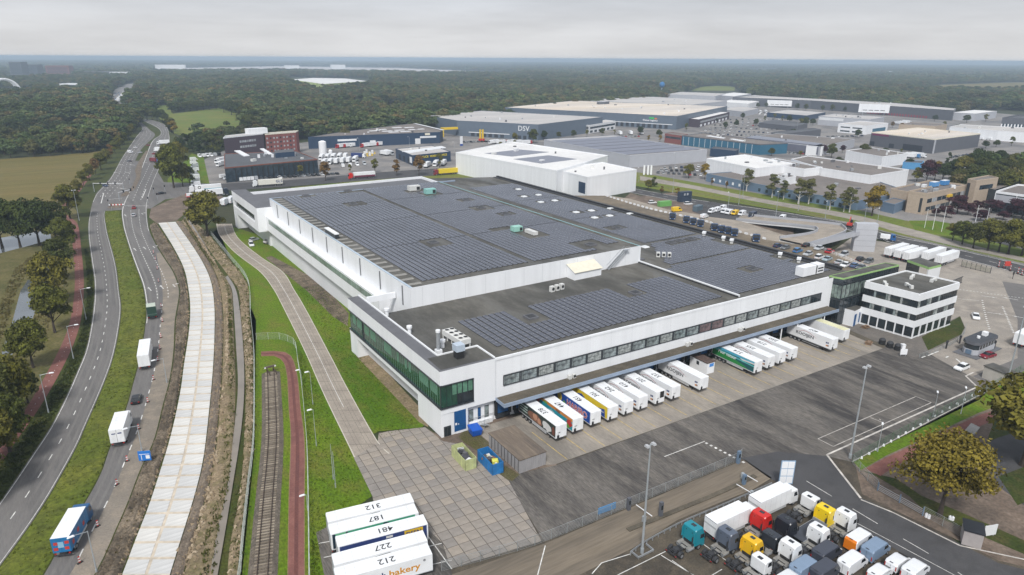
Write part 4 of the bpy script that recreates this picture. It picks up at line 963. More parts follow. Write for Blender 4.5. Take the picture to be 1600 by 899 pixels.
for px,num,kind in docks:
 p = local_at(px,3.98,6.8,-1.275,DR); jr = rnd.uniform(-.012,.012)
 lab_ = dlab[num] if kind != 'cream' else 'white trailer with yellowed roof, last dock by the glass tower'
 if kind == 'cream': pass
 t = trailer(p,DR + jr,lab_,'trailers backed onto the docks',num)
 if kind in ('w','hatch','w2') : rooijen(t)
 if kind == 'w2': sheared(t,-6.7,6.0,-1.28,.75,1.15,m_dark,'side_skirt')
 if kind == 'hatch': q = MB(); q.box(6.85,6.9,-.1,1.0,2.4,3.85,m_dark); q.build('hatch',t)
 if kind == 'cream':
  q = MB(); q.box(-6.7,6.7,-1.2,1.2,3.988,3.995,M('yellowed roof',(.66,.64,.42),rough=.7,var=.12,scale=.3)); q.build('roof_skin',t)
 if kind == 'dark':
  patches(t,[('livery',lv('black green',(.025,.04,.035)),rect(-6.7,6.6,1.3,3.88)),('livery',lv('brown',(.22,.10,.06)),blob(-.6,2.3,2.6,1.0,16,3)),('livery',lv('skin',(.50,.26,.16)),blob(-.6,2.5,.8,.7,12,5)),('livery',lv('skin',(.50,.26,.16)),blob(.9,2.2,.6,.6,12,6)),
     ('livery',lv('pale',(.62,.62,.60)),blob(3.6,2.4,1.9,.9,14,8)),('livery',lv('auburn',(.16,.05,.03)),blob(5.9,2.4,.5,1.1,10,9))])
  for k in range(3): sheared(t,-6.2,-3.4,-1.31,1.9 + .6 * k,2.15 + .6 * k,lv('pale green',(.40,.50,.46)),'livery')
 if kind == 'teal':
  patches(t,[('livery',lv('teal',(.02,.30,.38)),rect(-6.7,6.6,1.3,3.88)),('livery',lv('orange',(.6,.22,.04)),[(-6.7,3.88),(-6.7,2.6),(-4.8,3.2),(6.6,3.2),(6.6,3.88)]),('livery',lv('red',(.5,.05,.04)),blob(5.6,2.6,.9,.8,10,2)),('livery',lv('leaf green',(.14,.35,.06)),blob(4.6,1.8,1.2,.5,10,4)),('livery',lv('red',(.5,.05,.04)),blob(-5.9,2.8,.8,.7,10,7)),('livery',lv('leaf green',(.14,.35,.06)),blob(-3.0,3.4,.8,.3,10,9)),('livery',lv('brown',(.22,.10,.06)),blob(1.5,3.4,.9,.3,10,11))])
  side_text(t,'vita',1.5,cyanw,-.6,2.3,y=-1.315)
 if kind == 'blue':
  patches(t,[('livery',lv('royal blue',(.015,.07,.33)),rect(-6.7,6.5,1.3,3.88)),('livery',lv('yellow',(.70,.52,.03)),blob(-4.4,2.7,.8,1.0,12,5)),('livery',lv('leaf green',(.14,.35,.06)),blob(-2.6,2.0,.5,.5,10,6))])
  side_text(t,'HARIBO',2.0,cyanw,1.9,2.5,bold=.10,y=-1.300); side_text(t,'HARIBO',2.0,lv('red',(.5,.05,.04)),1.9,2.5,bold=.03,y=-1.312)
 if kind == 'yellow':
  patches(t,[('livery',lv('yellow',(.70,.52,.03)),rect(-6.7,6.5,1.3,3.88)),('livery',lv('royal blue',(.015,.07,.33)),blob(-2.4,2.6,1.3,.55,12,3)),('livery',lv('leaf green',(.14,.35,.06)),[(1.2,1.3),(1.0,2.2),(3.6,2.6),(4.6,1.3)]),('livery',lv('royal blue',(.015,.07,.33)),[(3.6,1.3),(3.4,2.6),(5.6,3.1),(5.8,1.3)])])
  side_text(t,'alpro',.7,cyanw,4.6,2.3,y=-1.31)
 if kind == 'green':
  patches(t,[('livery',lv('dark teal',(.01,.09,.10)),rect(-6.6,6.5,1.3,3.88)),('livery',lv('meadow',(.02,.22,.05)),[(-6.6,1.3),(-6.6,2.7),(-1,2.7),(3.5,1.9),(5.0,1.3)]),('livery',lv('water',(.10,.42,.42)),[(-6.6,2.75),(-6.6,3.3),(6.5,2.9),(6.5,2.6),(0,2.7)]),('livery',lv('sky',(.08,.38,.52)),rect(-6.6,6.5,3.3,3.88)),('livery',lv('pale',(.62,.66,.66)),[(2.0,3.3),(6.5,3.55),(6.5,3.2),(3.0,3.0)])])
  side_text(t,'Puur natuur',1.2,cyanw,-1.8,2.75,y=-1.32,bold=.01)
YR = R(-9.8)
yards = [((647,784),'312','red'),((654,801.5),'187','green'),((668.5,819),'481','navy'),((668,845),'227','red'),((675.5,866),'212','bakery')]
ylab = {'312': 'white parked trailer farthest in the yard row, roof number three one two','187': 'green sided parked trailer with roof number one eight seven','481': 'navy and yellow sided parked trailer with roof number four eight one','227': 'plain white parked trailer with roof number two two seven','212': 'white parked trailer lettered in orange, roof number two one two'}
for px,num,kind in yards:
 t = trailer(local_at(px,3.98,6.8,-1.275,YR),YR,ylab[num],'numbered trailers parked in the slab yard',num)
 if kind == 'red':
  q = MB(); q.add([(4.6,-1.292,2.9),(5.0,-1.292,2.75),(5.3,-1.292,3.1),(6.1,-1.292,3.05),(5.5,-1.292,3.45),(5.2,-1.292,3.35),(5.0,-1.292,3.05)],[(0,1,2,3,4,5,6)],swred); q.build('emblem',t)
  side_text(t,'ROOIJEN',.75,greyink,-1.9,3.2,sx=1.2)
  q = MB(); P = []
  for k in range(13): u = k / 12; x = -2.4 + 3.6 * u; z = 3.35 + .35 * math.sin(math.pi * u * .6); P += [(x,-1.292,z - .04),(x,-1.292,z + .04)]
  q.add(P,[(2 * i,2 * i + 2,2 * i + 3,2 * i + 1) for i in range(12)],greyink); q.build('swoosh',t)
 if kind == 'green':
  patches(t,[('livery',lv('sea green',(.05,.30,.18)),rect(-4.3,6.2,1.3,3.88)),('livery',lv('navy ink',(.012,.03,.05)),rect(-6.6,-4.3,1.3,3.88)),('livery',lv('mint',(.14,.42,.24)),[(-6.2,3.88),(-5.7,2.6),(-4.9,2.6),(-4.5,3.88)]),('livery',lv('navy ink',(.012,.03,.05)),blob(1.6,3.6,.5,.2,10,4))])
  side_text(t,'1',.6,ink,5.9,3.4)
 if kind == 'navy':
  patches(t,[('livery',lv('navy',(.02,.045,.15)),rect(-6.6,6.6,1.3,3.88)),('livery',lv('yellow box',(.62,.40,.02)),rect(3.1,6.0,1.9,3.8)),('livery',lv('pale',(.62,.62,.60)),rect(.3,1.3,3.3,3.7))])
  side_text(t,'DEEN',.95,lv('navy',(.02,.045,.15)),4.55,3.1,y=-1.31,bold=.02)
 if kind == 'bakery':
  side_text(t,'h',1.35,lv('navy',(.02,.045,.15)),-.35,2.55,bold=.03); side_text(t,'bakery',1.5,lv('amber',(.62,.27,.02)),2.65,2.55,bold=.03,sx=1.12); side_text(t,'\u00ae',.5,greyink,5.6,3.3)
# five plain trailers beyond the office, and a few in the far yards
for i,px in enumerate(((1391,400),(1406,403.5),(1420,407),(1450,406.5),(1471,412))):
 t = trailer(local_at(px,1.2,-6.8,-1.275,R(2)),R(2),'%s white trailer from the lift tower beyond the office' % nth(i),'white trailers beyond the office')
# --- tractor units
def tractor_parts(c,style='high'):
 pm = paintm(c); out_ = []
 top = 3.85 if style == 'high' else 3.0
 x0 = .95 if style == 'high' else 1.45
 b = MB()
 pr = [(x0,.95),(3.15,.75),(3.25,1.3),(3.18,2.05),(2.98,2.95),(2.55,top),(x0 + .2,top + .02),(x0,top - .15)]
 b.prof(pr,2.5,.16,pm,.07); b.box(2.75,3.27,-1.2,1.2,.4,1.0,pm)
 if style == 'high':
  b.add([(x0 - .35,-1.2,1.7),(x0,-1.2,1.7),(x0,-1.2,top - .2),(x0 - .35,-1.2,top - .55),(x0 - .35,-1.16,1.7),(x0,-1.16,1.7),(x0,-1.16,top - .2),(x0 - .35,-1.16,top - .55)],[(0,1,2,3),(7,6,5,4),(3,2,6,7),(0,3,7,4)],pm)
  b.add([(x0 - .35,1.16,1.7),(x0,1.16,1.7),(x0,1.16,top - .2),(x0 - .35,1.16,top - .55),(x0 - .35,1.2,1.7),(x0,1.2,1.7),(x0,1.2,top - .2),(x0 - .35,1.2,top - .55)],[(0,1,2,3),(7,6,5,4),(3,2,6,7),(0,3,7,4)],pm)
 out_.append(('cab',fixn(b.mesh('cab'))))
 w_ = MB(); w_.add([(3.20,-1.08,2.1),(3.20,1.08,2.1),(3.01,1.05,2.88),(3.01,-1.05,2.88)],[(0,1,2,3)],m_wind); w_.add([(3.24,-1.1,2.05),(3.24,1.1,2.05),(3.05,1.08,2.93),(3.05,-1.08,2.93)],[(0,1,2,3)],m_wind)
 out_.append(('windscreen',w_.mesh('windscreen')))
 for s in (-1,1):
  w_ = MB(); y = s * 1.262; P = [(2.1,y,2.0),(3.0,y,1.95),(2.9,y,2.7),(2.1,y,2.75)]; w_.add(P,[(0,1,2,3) if s < 0 else (3,2,1,0)],m_wind); out_.append(('side_window',w_.mesh('side_window')))
  w_ = MB(); w_.box(2.95,3.05,s * 1.45 - .08,s * 1.45 + .08,1.95,2.75,m_dark); w_.box(2.97,3.03,min(s * 1.25,s * 1.4),max(s * 1.25,s * 1.4),2.7,2.75,m_dark); out_.append(('mirror',w_.mesh('mirror')))
  w_ = MB(); w_.box(3.27,3.3,s * .95 - .2,s * .95 + .2,.6,.82,m_head); out_.append(('headlight',w_.mesh('headlight')))
  w_ = MB(); w_.cyl((-.3,s * .95,.72),(.95,s * .95,.72),.32,10,m_galv); w_.box(-.4,1.1,s * .95 - .28,s * .95 + .28,1.0,1.05,m_plate); out_.append(('fuel_tank',w_.mesh('fuel_tank')))
  w_ = MB()
  for k in range(5):
   a0,a1 = math.pi * (.1 + .16 * k),math.pi * (.1 + .16 * (k + 1))
   w_.add([(-1.75 + .62 * math.cos(a),y_,.5 + .62 * math.sin(a)) for a in (a0,a1) for y_ in (s * .78,s * 1.26)],[(0,1,3,2)],m_chas)
  out_.append(('mudguard',w_.mesh('mudguard')))
 g_ = MB(); g_.box(3.255,3.285,-.9,.9,.95,1.85,m_dark); out_.append(('grille',g_.mesh('grille')))
 c_ = MB()
 for s in (-.42,.42): c_.box(-2.75,2.6,s - .06,s + .06,.72,.98,m_chas)
 c_.box(-2.85,-2.75,-1.15,1.15,.6,.85,m_chas); c_.box(-2.87,-2.85,-1.1,-.8,.65,.8,m_tail); c_.box(-2.87,-2.85,.8,1.1,.65,.8,m_tail); c_.box(-2.5,-1.0,-.42,.42,.8,.84,m_chas)
 out_.append(('chassis',c_.mesh('chassis')))
 f_ = MB(); f_.cyl((-1.7,0,1.08),(-1.7,0,1.18),.5,14,m_chas); f_.box(-2.4,-1.8,-.36,.36,1.0,1.1,m_chas); out_.append(('fifth_wheel',f_.mesh('fifth_wheel')))
 d_ = MB(); d_.box(.1,.85,-.7,.7,1.0,1.06,m_plate); d_.box(-.6,-.1,-.62,.3,.98,1.04,m_plate); d_.box(-.95,-.7,-.5,.5,.97,1.03,m_chas); out_.append(('catwalk',d_.mesh('catwalk')))
 h_ = MB(); h_.box(1.6,2.15,-.38,.38,top,top + .05,m_wind); out_.append(('roof_hatch',h_.mesh('roof_hatch')))
 if style == 'high':
  r_ = MB(); r_.box(x0 - .012,x0,-.95,.95,1.0,1.45,m_chas); r_.box(x0 - .3,x0 - .02,-1.1,-.85,.95,2.6,m_chas); r_.box(x0 - .2,x0 - .02,-.6,.7,1.05,1.5,m_dark); r_.cyl((x0 - .012,.6,top - .7),(x0 - .004,.6,top - .7),.1,8,m_chas); r_.cyl((x0 - .012,-.6,top - .7),(x0 - .004,-.6,top - .7),.1,8,m_chas); out_.append(('rear_panel',r_.mesh('rear_panel')))
 return out_
def tractor(c,px,label,style='high',group='tractor units in the truck park',lx=2.0,ly=-1.2,rot=0.0,loc=None,z=0.0):
 p = loc if loc is not None else local_at(px,z,lx,ly,rot)
 p = Vector((p[0],p[1],z))
 t = put(kit(('tractor',c,style),lambda: tractor_parts(c,style)),'tractor_unit',label,'truck',p,rot,group)
 wheels(t,wheel_big,(2.0,),1.08,.5); wheels(t,wheel_dual,(-1.75,),.93,.5)
 return t
RP_ = R(1.5)
tl = [((.012,.22,.28),(1091,859),'teal tractor unit alone at the left end of the truck park','high'),((.10,.12,.16),(1145,866),'slate grey tractor unit between the teal and yellow ones','high'),((.72,.42,.01),(1183,880),'yellow tractor unit with yellow chassis in the front row','high'),((.74,.75,.76),(1196,905),'low white tractor unit at the bottom edge, windscreen visible','low'),
      ((.55,.02,.015),(1197,838),'red tractor unit beside the white box truck','high'),((.018,.02,.028),(1236,848),'black tractor unit behind the red one','high'),((.74,.75,.76),(1243,886),'white tractor unit nearest of the three alike, beside the blue van','high'),((.74,.75,.76),(1287,861),'white tractor unit in the middle of the three alike','high'),((.74,.75,.76),(1329,836),'white tractor unit farthest of the three alike, near the road','high'),
      ((.74,.75,.76),(1272,805),'low white tractor unit with bare long chassis behind the yellow flatbed','low')]
for c,px,lb,st in tl: tractor(c,px,lb,st,rot=RP_)
# two more dark units half hidden in the rows
tractor((.03,.035,.045),(1212,866),'black low tractor unit squeezed behind the yellow one','low',rot=RP_)
# --- rigid box trucks
def box_truck(p,rot,label,group=None,L_=7.4,cabc=(.74,.75,.76),bodyc=None,z1=3.75,name='box_truck',cat='truck',bands=True):
 t = thing(name,label,cat,p,rot,group); bm = bodyc or m_tw; x1 = L_ * .5 - .2; x0 = x1 - L_
 q = MB(); q.box(x0,x1,-1.27,1.27,1.05,z1,bm)
 for k in range(1,6): q.box(x0 + L_ * k / 6 - .01,x0 + L_ * k / 6 + .01,-1.276,1.276,1.05,z1 + .006,m_tg)
 q.build('body',t)
 q = MB(); q.box(x0 + .1,x1 + 2.0,-.45,.45,.7,1.05,m_chas); q.box(x0 - .05,x0 + .05,-1.2,1.2,.45,.65,m_chas); q.box(x0 + 1.2,x1 - .8,-1.2,-1.16,.5,1.0,m_tg); q.build('chassis',t)
 for s in (-1,1):
  q = MB(); q.box(x0 - .035,x0,min(s * .02,s * 1.22),max(s * .02,s * 1.22),1.1,z1 - .1,bm); o_ = q.build('rear_door',t)
  q = MB(); q.box(x0 - .06,x0 - .035,s * .95 - .14,s * .95 + .14,.75,.98,m_tail); q.build('tail_light',t)
 if bands:
  q = MB(); q.box(x0 - .045,x0 - .036,-1.2,1.2,2.55,2.85,m_tg); q.box(x0 - .045,x0 - .036,-1.25,1.25,z1 - .09,z1 - .03,m_dark); q.build('tail_lift',t)
 pm = paintm(cabc); q = MB(); c0 = x1 + .15
 q.prof([(c0,.6),(c0 + 2.0,.5),(c0 + 2.08,1.3),(c0 + 1.95,2.1),(c0 + 1.6,3.0),(c0 + .1,3.05)],2.4,.14,pm,.07); q.build('cab',t); fixn(t.children[-1].data)
 q = MB(); q.add([(c0 + 2.0,-1.02,1.95),(c0 + 2.0,1.02,1.95),(c0 + 1.70,.98,2.85),(c0 + 1.70,-.98,2.85)],[(0,1,2,3)],m_wind); q.build('windscreen',t)
 for s in (-1,1): q = MB(); y = s * 1.212; q.add([(c0 + .8,y,1.85),(c0 + 1.75,y,1.8),(c0 + 1.5,y,2.6),(c0 + .8,y,2.65)],[(0,1,2,3) if s < 0 else (3,2,1,0)],m_wind); q.build('side_window',t)
 wheels(t,wheel_big,(c0 + 1.0,),1.02,.5); wheels(t,wheel_dual,(x0 + 1.9,),.93,.5)
 return t,x0,x1
def box_at(px_rear_near_top,z1,rot,label,**k):
 L_ = k.get('L_',7.4); x0 = L_ * .5 - .2 - L_
 return box_truck(local_at(px_rear_near_top,z1,x0,-1.27,rot),rot,label,z1=z1,**k)
box_at((1120.5,819),3.75,R(-2),'white box truck between the teal and red tractor units',L_=7.6,group='white box trucks in the truck park')
box_at((1189.5,786),3.75,R(-2),'white box truck beside the service road, farthest in the truck park',L_=7.6,group='white box trucks in the truck park')
# --- the yellow flatbed
t = tractor((.78,.55,.01),(1297,829),'bright yellow flatbed truck with dark load deck',rot=RP_)
q = MB(); q.box(-5.6,.7,-1.25,1.25,1.05,1.2,m_chas,M('dark deck',(.05,.055,.07),rough=.5,var=.1)); q.box(.6,.8,-1.25,1.25,1.2,1.75,m_galv); q.box(-5.6,.7,1.22,1.27,1.0,1.25,m_galv); q.box(-5.6,.7,-1.27,-1.22,1.0,1.25,m_galv); q.build('load_deck',t)
wheels(t,wheel_dual,(-4.2,),.93,.5)
# --- vans
def van_parts(c,L_=5.5,h=2.45,w_=2.0,rear=None,low=None,roofc=None):
 pm = paintm(c); x0,x1 = -L_ / 2,L_ / 2; out_ = []
 q = MB(); pr = [(x0,.45),(x1 - .05,.38),(x1,.95),(x1 - .45,1.28),(x1 - 1.35,h - .12),(x1 - 1.7,h),(x0 + .25,h),(x0 + .02,h - .3)]
 q.prof(pr,w_,.16,pm,.09); out_.append(('body',fixn(q.mesh('body'))))
 q = MB(); q.add([(x1 - .50,-w_ * .4,1.36),(x1 - .50,w_ * .4,1.36),(x1 - 1.26,w_ * .37,h - .2),(x1 - 1.26,-w_ * .37,h - .2)],[(0,1,2,3)],m_wind)
 for v_ in range(len(q.v)): q.v[v_] = (q.v[v_][0] + .06,q.v[v_][1],q.v[v_][2] + .03)
 out_.append(('windscreen',q.mesh('windscreen')))
 for s in (-1,1):
  y = s * (w_ / 2 + .004); q = MB(); q.add([(x1 - 2.2,y,1.4),(x1 - .85,y,1.35),(x1 - 1.4,y,h - .4),(x1 - 2.2,y,h - .4)],[(0,1,2,3) if s < 0 else (3,2,1,0)],m_wind); out_.append(('side_window',q.mesh('side_window')))
  q = MB(); q.box(x0 - .01,x0 + .05,s * w_ * .44 - .07,s * w_ * .44 + .07,.8,1.5,m_tail); out_.append(('tail_light',q.mesh('tail_light')))
  q = MB(); q.box(x1 - .12,x1 + .005,s * w_ * .36 - .15,s * w_ * .36 + .15,.85,1.05,m_head); out_.append(('headlight',q.mesh('headlight')))
 q = MB(); q.box(x0 - .02,x0 + .1,-w_ * .46,w_ * .46,.38,.62,m_dark); q.box(x1 - .15,x1 + .03,-w_ * .46,w_ * .46,.35,.6,m_dark); out_.append(('bumper',q.mesh('bumper')))
 q = MB(); q.box(x0 - .008,x0 + .03,-.012,.012,.65,h - .35,m_chas); q.box(x0 + .06,x0 + .2,-.25,.25,h,h + .02,m_chas); out_.append(('door_seam',q.mesh('door_seam')))
 if rear:
  q = MB(); q.add([(x0 - .03,-w_ * .49,.5),(x0 - .03,w_ * .49,.5),(x0 - .03,w_ * .47,h - .34),(x0 + .2,w_ * .44,h + .012),(x0 + .2,-w_ * .44,h + .012),(x0 - .03,-w_ * .47,h - .34)],[(5,2,1,0),(4,3,2,5)],paintm(rear)); out_.append(('rear_door',q.mesh('rear_door')))
  for s in (-1,1): y = s * (w_ / 2 + .003); q = MB(); q.add([(x0 + .1,y,.5),(x1 - .2,y,.45),(x1 - .4,y,1.15),(x1 - 2.2,y,1.0),(x0 + .1,y,1.1)],[(0,1,2,3,4) if s < 0 else (4,3,2,1,0)],paintm(low)); out_.append(('livery',q.mesh('livery')))
 return out_
def van(c,px,label,rot=0.0,group='vans',L_=5.5,h=2.45,w_=2.0,lx=None,ly=None,z=0.0,**k):
 """px: where the middle of the footprint touches the ground"""
 p = local_at(px,z,0,0,rot); p.z = z
 key = ('van',c,L_,h,tuple(sorted(k)))
 t = put(kit(key,lambda: van_parts(c,L_,h,w_,**k)),'van',label,'van',p,rot,group); wheels(t,wheel_van,(-L_ / 2 + 1.0,L_ / 2 - .95),w_ / 2 - .1,.35)
 return t
wv,bv,dv = (.72,.73,.75),(.19,.26,.36),(.05,.056,.075)
G_ = 'vans parked in the truck park'
t = van(wv,(1341,853),'white van with orange rear doors and navy lower sides',RP_,G_,rear=(.70,.19,.01),low=(.015,.05,.13)); place_text('Vuur',.5,lv('navy',(.02,.045,.15)),t,(-.6,-1.008,1.55),(R(90),0,0))
van(bv,(1366,868),'pale blue van behind the orange and white one',RP_,G_); van(wv,(1330,889),'white van between the two pale blue vans',RP_,G_); van(bv,(1256,897),'pale blue van at the bottom edge, beside the white tractor units',RP_,G_)
van(dv,(1290,873),'charcoal van behind the pale blue one at the bottom',RP_,G_); van(dv,(1288,902),'charcoal van cut by the bottom edge',RP_,G_)
van(wv,(1401,886),'small white van upper of the two small ones',RP_,G_,L_=4.4,h=1.85,w_=1.8); van(wv,(1373,903),'small white van lower of the two small ones',RP_,G_,L_=4.4,h=1.85,w_=1.8); van(wv,(1428,900),'white van at the end of the row by the service road',RP_,G_,L_=5.0,h=2.2)
van((.68,.69,.70),(1232,912),'small white van below the tractor units at the bottom edge',RP_,G_,L_=4.4,h=1.85,w_=1.8)
# --- cars
def car_parts(c,style=0):
 pm = paintm(c); out_ = []; L_ = (4.3,4.6,4.5)[style]; h = (1.46,1.42,1.68)[style]; x0,x1 = -L_ / 2,L_ / 2; w_ = 1.8
 q = MB(); q.prof([(x0,.4),(x0 + .1,.22),(x1 - .1,.2),(x1,.45),(x1 - .1,.72),(x1 - 1.15,.9),(x0 + .35,.94),(x0 + .02,.8)],w_,.14,pm,.06); out_.append(('body',fixn(q.mesh('body'))))
 r0 = (.42,.95,.25)[style]
 q = MB(); q.taper(x0 + r0 * .55,x1 - 1.1,-w_ * .45,w_ * .45,.9,x0 + r0 + .32,x1 - 1.95,-w_ * .36,w_ * .36,h - .03,m_wind); out_.append(('window',q.mesh('window')))
 q = MB(); q.taper(x0 + r0 + .26,x1 - 1.9,-w_ * .375,w_ * .375,h - .05,x0 + r0 + .42,x1 - 2.05,-w_ * .34,w_ * .34,h,pm)
 for s in (-1,1): q.box(-.1,.0,s * w_ * .405 - .02,s * w_ * .405 + .02,.9,h - .06,pm)
 out_.append(('roof',q.mesh('roof')))
 for s in (-1,1):
  q = MB(); q.box(x0 - .005,x0 + .1,s * .68 - .16,s * .68 + .16,.62,.8,m_tail); out_.append(('tail_light',q.mesh('tail_light')))
  q = MB(); q.box(x1 - .16,x1 + .0,s * .66 - .16,s * .66 + .16,.52,.66,m_head); out_.append(('headlight',q.mesh('headlight')))
 return out_
def car(c,px,label,rot=0.0,group='parked cars',style=0,z=0.0,name='car'):
 p = G(px[0],px[1],z)
 t = put(kit(('car',c,style),lambda: car_parts(c,style)),name,label,'car',p,rot,group); wheels(t,wheel_car,(-1.35,1.35),.78,.32); return t
WHT,SLV,BLK,RED_,BLU,GRY,NVY = (.76,.77,.78),(.42,.44,.46),(.018,.019,.022),(.42,.025,.03),(.06,.20,.42),(.13,.14,.15),(.03,.05,.11)
# --- traffic on the two carriageways
def along(a,b): return heading(a,b)
hd = along((226,575),(233,530))
def rear_at(px,rot,label,**k):
 L_ = k.get('L_',7.4); x0 = L_ * .5 - .2 - L_
 return box_truck(local_at(px,0,x0,0,rot),rot,label,**k)
t,x0,x1 = rear_at((227,579),along((227,579),(232,540)),'white box lorry driving away behind the green lorry',L_=11,z1=4.0,group='lorries on the road',bands=False)
t,x0,x1 = rear_at((186,699),along((186,699),(200,655)),'white box lorry nearest the black car on the road',L_=7.6,z1=3.9,group='lorries on the road',bands=False)
q = MB(); q.box(x0 - .05,x0 - .036,-.9,-.2,2.9,3.15,lv('navy',(.02,.045,.15))); q.box(x0 - .05,x0 - .036,.15,.85,2.9,3.1,lv('navy',(.02,.045,.15))); q.box(x0 - .05,x0 - .036,-.02,.02,1.1,3.8,m_dark); q.build('door_print',t)
bluel = lv('lorry blue',(.02,.16,.36))
t,x0,x1 = rear_at((100,872),along((100,872),(122,832)),'blue lorry with red patterned sides and white roof',L_=7.6,z1=3.6,bodyc=bluel,cabc=(.015,.09,.22),group='lorries on the road',bands=False)
q = MB(); q.box(x0,x1,-1.26,1.26,3.603,3.63,m_tw); q.build('roof_skin',t)
for s in (-1,1):
 for k in range(3): q = MB(); y = s * 1.285; q.box(x0 + .8 + 2.2 * k,x0 + 1.5 + 2.2 * k,y - .004,y + .004,1.6 + .5 * (k % 2),2.3 + .5 * (k % 2),lv('red',(.5,.05,.04))); q.build('livery',t)
for a,b in ((-.9,2.5),(.6,2.4),(-.8,1.5),(.7,1.45)): q = MB(); q.box(x0 - .06,x0 - .04,a - .25,a + .35,b,b + .5,lv('red',(.5,.05,.04))); q.build('livery',t)
q = MB(); q.box(x0 - .06,x0 - .04,-.4,.4,1.9,2.9,lv('pale blue',(.25,.45,.6))); q.build('livery',t)
gm_ = paintm((.03,.065,.05))
t,x0,x1 = rear_at((239,500),along((239,500),(236,470)),'dark green flat lorry carrying a pale crate',L_=5.0,z1=1.5,bodyc=gm_,cabc=(.03,.065,.05),group='lorries on the road',bands=False)
q = MB(); q.box(x0 + 1.2,x1 - .2,-1.2,1.2,1.5,3.6,gm_,M('pale tarp',(.45,.50,.42),var=.1)); q.build('load',t)
car(BLK,(213.5,627),'black car between the two white lorries on the road',along((213,630),(220,600)),'cars on the road'); car((.30,.03,.03),(209.5,326),'dark red car stopped at the junction',along((209,330),(213,300)),'cars on the road'); car(SLV,(209,338),'silver car queueing behind the red one',along((209,340),(210,326)),'cars on the road')
car(BLK,(252.5,303.5),'black car turning at the junction',R(20),'cars on the road',1); car(NVY,(164.5,291.5),'navy car under the traffic signal gantry',R(-70),'cars on the road')
up = R(112)
for px,c,lb in (((211.5,231.5),WHT,'white car coming down the far carriageway'),((202,253),GRY,'dark grey car on the far carriageway beyond the junction'),((219,239.5),SLV,'silver car waiting by the far traffic island'),((241,241.5),(.28,.04,.04),'red car left of the white lorry in the queue'),((247,246.5),(.28,.04,.04),'red car in front of the blue sign'),((259.5,232),(.35,.05,.05),'red car by the kerb beside the queue'),((231.5,228),(.25,.08,.08),'dark red car heading away in the distance')): car(c,px,lb,up,'cars on the road')
van(wv,(204,239.5),'white van on the far carriageway',R(-66),'vans on the road',L_=5.0,h=2.2)
box_truck(G(249,238),up,'white lorry in the queue beyond the junction',L_=8,z1=3.8,group='lorries on the road',bands=False)
box_truck(G(242,254),up,'dark red lorry in the queue before the white one',L_=6,z1=3.4,bodyc=paintm((.20,.03,.04)),cabc=(.15,.02,.03),group='lorries on the road',bands=False)
box_truck(G(257,226),R(175),'white lorry crossing at the far bend',L_=8,z1=3.8,group='lorries on the road',bands=False)
# articulated lorries queuing on the side street
def artic(px,rot,label,cabc,bodym=None,mark=None,group='articulated lorries on the side street',z=0.0):
 t = thing('articulated_lorry',label,'lorry',G(px[0],px[1],z),rot,group)
 q = MB(); q.box(-8.2,5.4,-1.275,1.275,1.15,4.0,bodym or m_tw); q.build('trailer_body',t)
 q = MB(); q.box(-8,8,-.5,.5,.85,1.15,m_chas); q.build('chassis',t)
 for nm,me in kit(('tractor',cabc,'high'),lambda: tractor_parts(cabc,'high'))[:6]:
  o_ = link(nm,me,t,(5.3,0,0))
 wheels(t,wheel_big,(-6.6,-5.3,-4.0,7.3),1.08,.5); wheels(t,wheel_dual,(3.6,),.93,.5)
 return t
t = artic((322,300),R(180 + 30),'white and teal lorry with a round black emblem at the junction',(.74,.75,.76)); hs = heading((300,300),(345,296))
t.rotation_euler = (0,0,heading((345,297),(280,302)))
for o_ in []: pass
q = MB(); q.box(-8.1,1.0,1.28,1.29,1.2,2.1,lv('teal',(.02,.30,.38))); q.build('livery',t); q = MB(); q.cyl((3.2,1.276,2.9),(3.2,1.29,2.9),.85,16,ink); q.cyl((3.2,1.29,2.9),(3.2,1.295,2.9),.5,16,m_tw); q.build('emblem',t)
t = artic((332,307),heading((300,306),(365,300)),'white lorry with a dark cab facing the warehouse',(.03,.04,.06))
for s in (-1,1): place_text('Allego',1.0,swred,t,(-3,s * 1.285,2.6),(R(90),0,0 if s < 0 else math.pi))
t = artic((419,291),heading((460,288),(405,292)),'cream lorry lettered GLS driving along the side street',(.74,.75,.76),M('cream lorry body',(.72,.70,.62),rough=.4,var=.05))
place_text('GLS',2.2,lv('navy',(.02,.045,.15)),t,(-6.2,1.285,2.6),(R(90),0,math.pi),bold=.06)
t = artic((566,279),heading((595,277),(540,281)),'dark red skirted white lorry with red cab on the side street',(.55,.02,.015)); q = MB()
for s in (-1,1): q.box(-8.1,5.3,min(s * 1.28,s * 1.29),max(s * 1.28,s * 1.29),1.15,2.2,lv('maroon',(.15,.03,.06)))
q.build('livery',t)
t = artic((697,273),heading((730,271),(680,275)),'yellow lorry with maroon cab behind the white solar hall',(.20,.03,.04),lv('yellow',(.70,.52,.03)))
van(wv,(299,309),'white van with red panel on the side street',hs,'vans on the road',L_=5.0,h=2.4,rear=(.5,.03,.03),low=(.5,.03,.03))
# white trailers seen behind the north block
for px,lb in (((352,320),'round nosed white trailer behind the big tree, outer'),((362,317),'round nosed white trailer behind the big tree, inner')): van(wv,px,lb,R(60),'white vehicles behind the north block',L_=8,h=3.4,w_=2.4)
# cars on the grass by the warehouse
van((.60,.56,.56),(421,380),'white pickup with maroon load parked against the warehouse',heading((428,378),(402,384)),'vehicles on the lawn',L_=4.8,h=1.9,w_=1.8); car(WHT,(393,384),'white estate car on the lawn beside the access road',heading((390,378),(395,388)),'vehicles on the lawn',2); car(SLV,(397,376),'silver car behind the white estate car on the lawn',heading((388,378),(402,374)),'vehicles on the lawn')
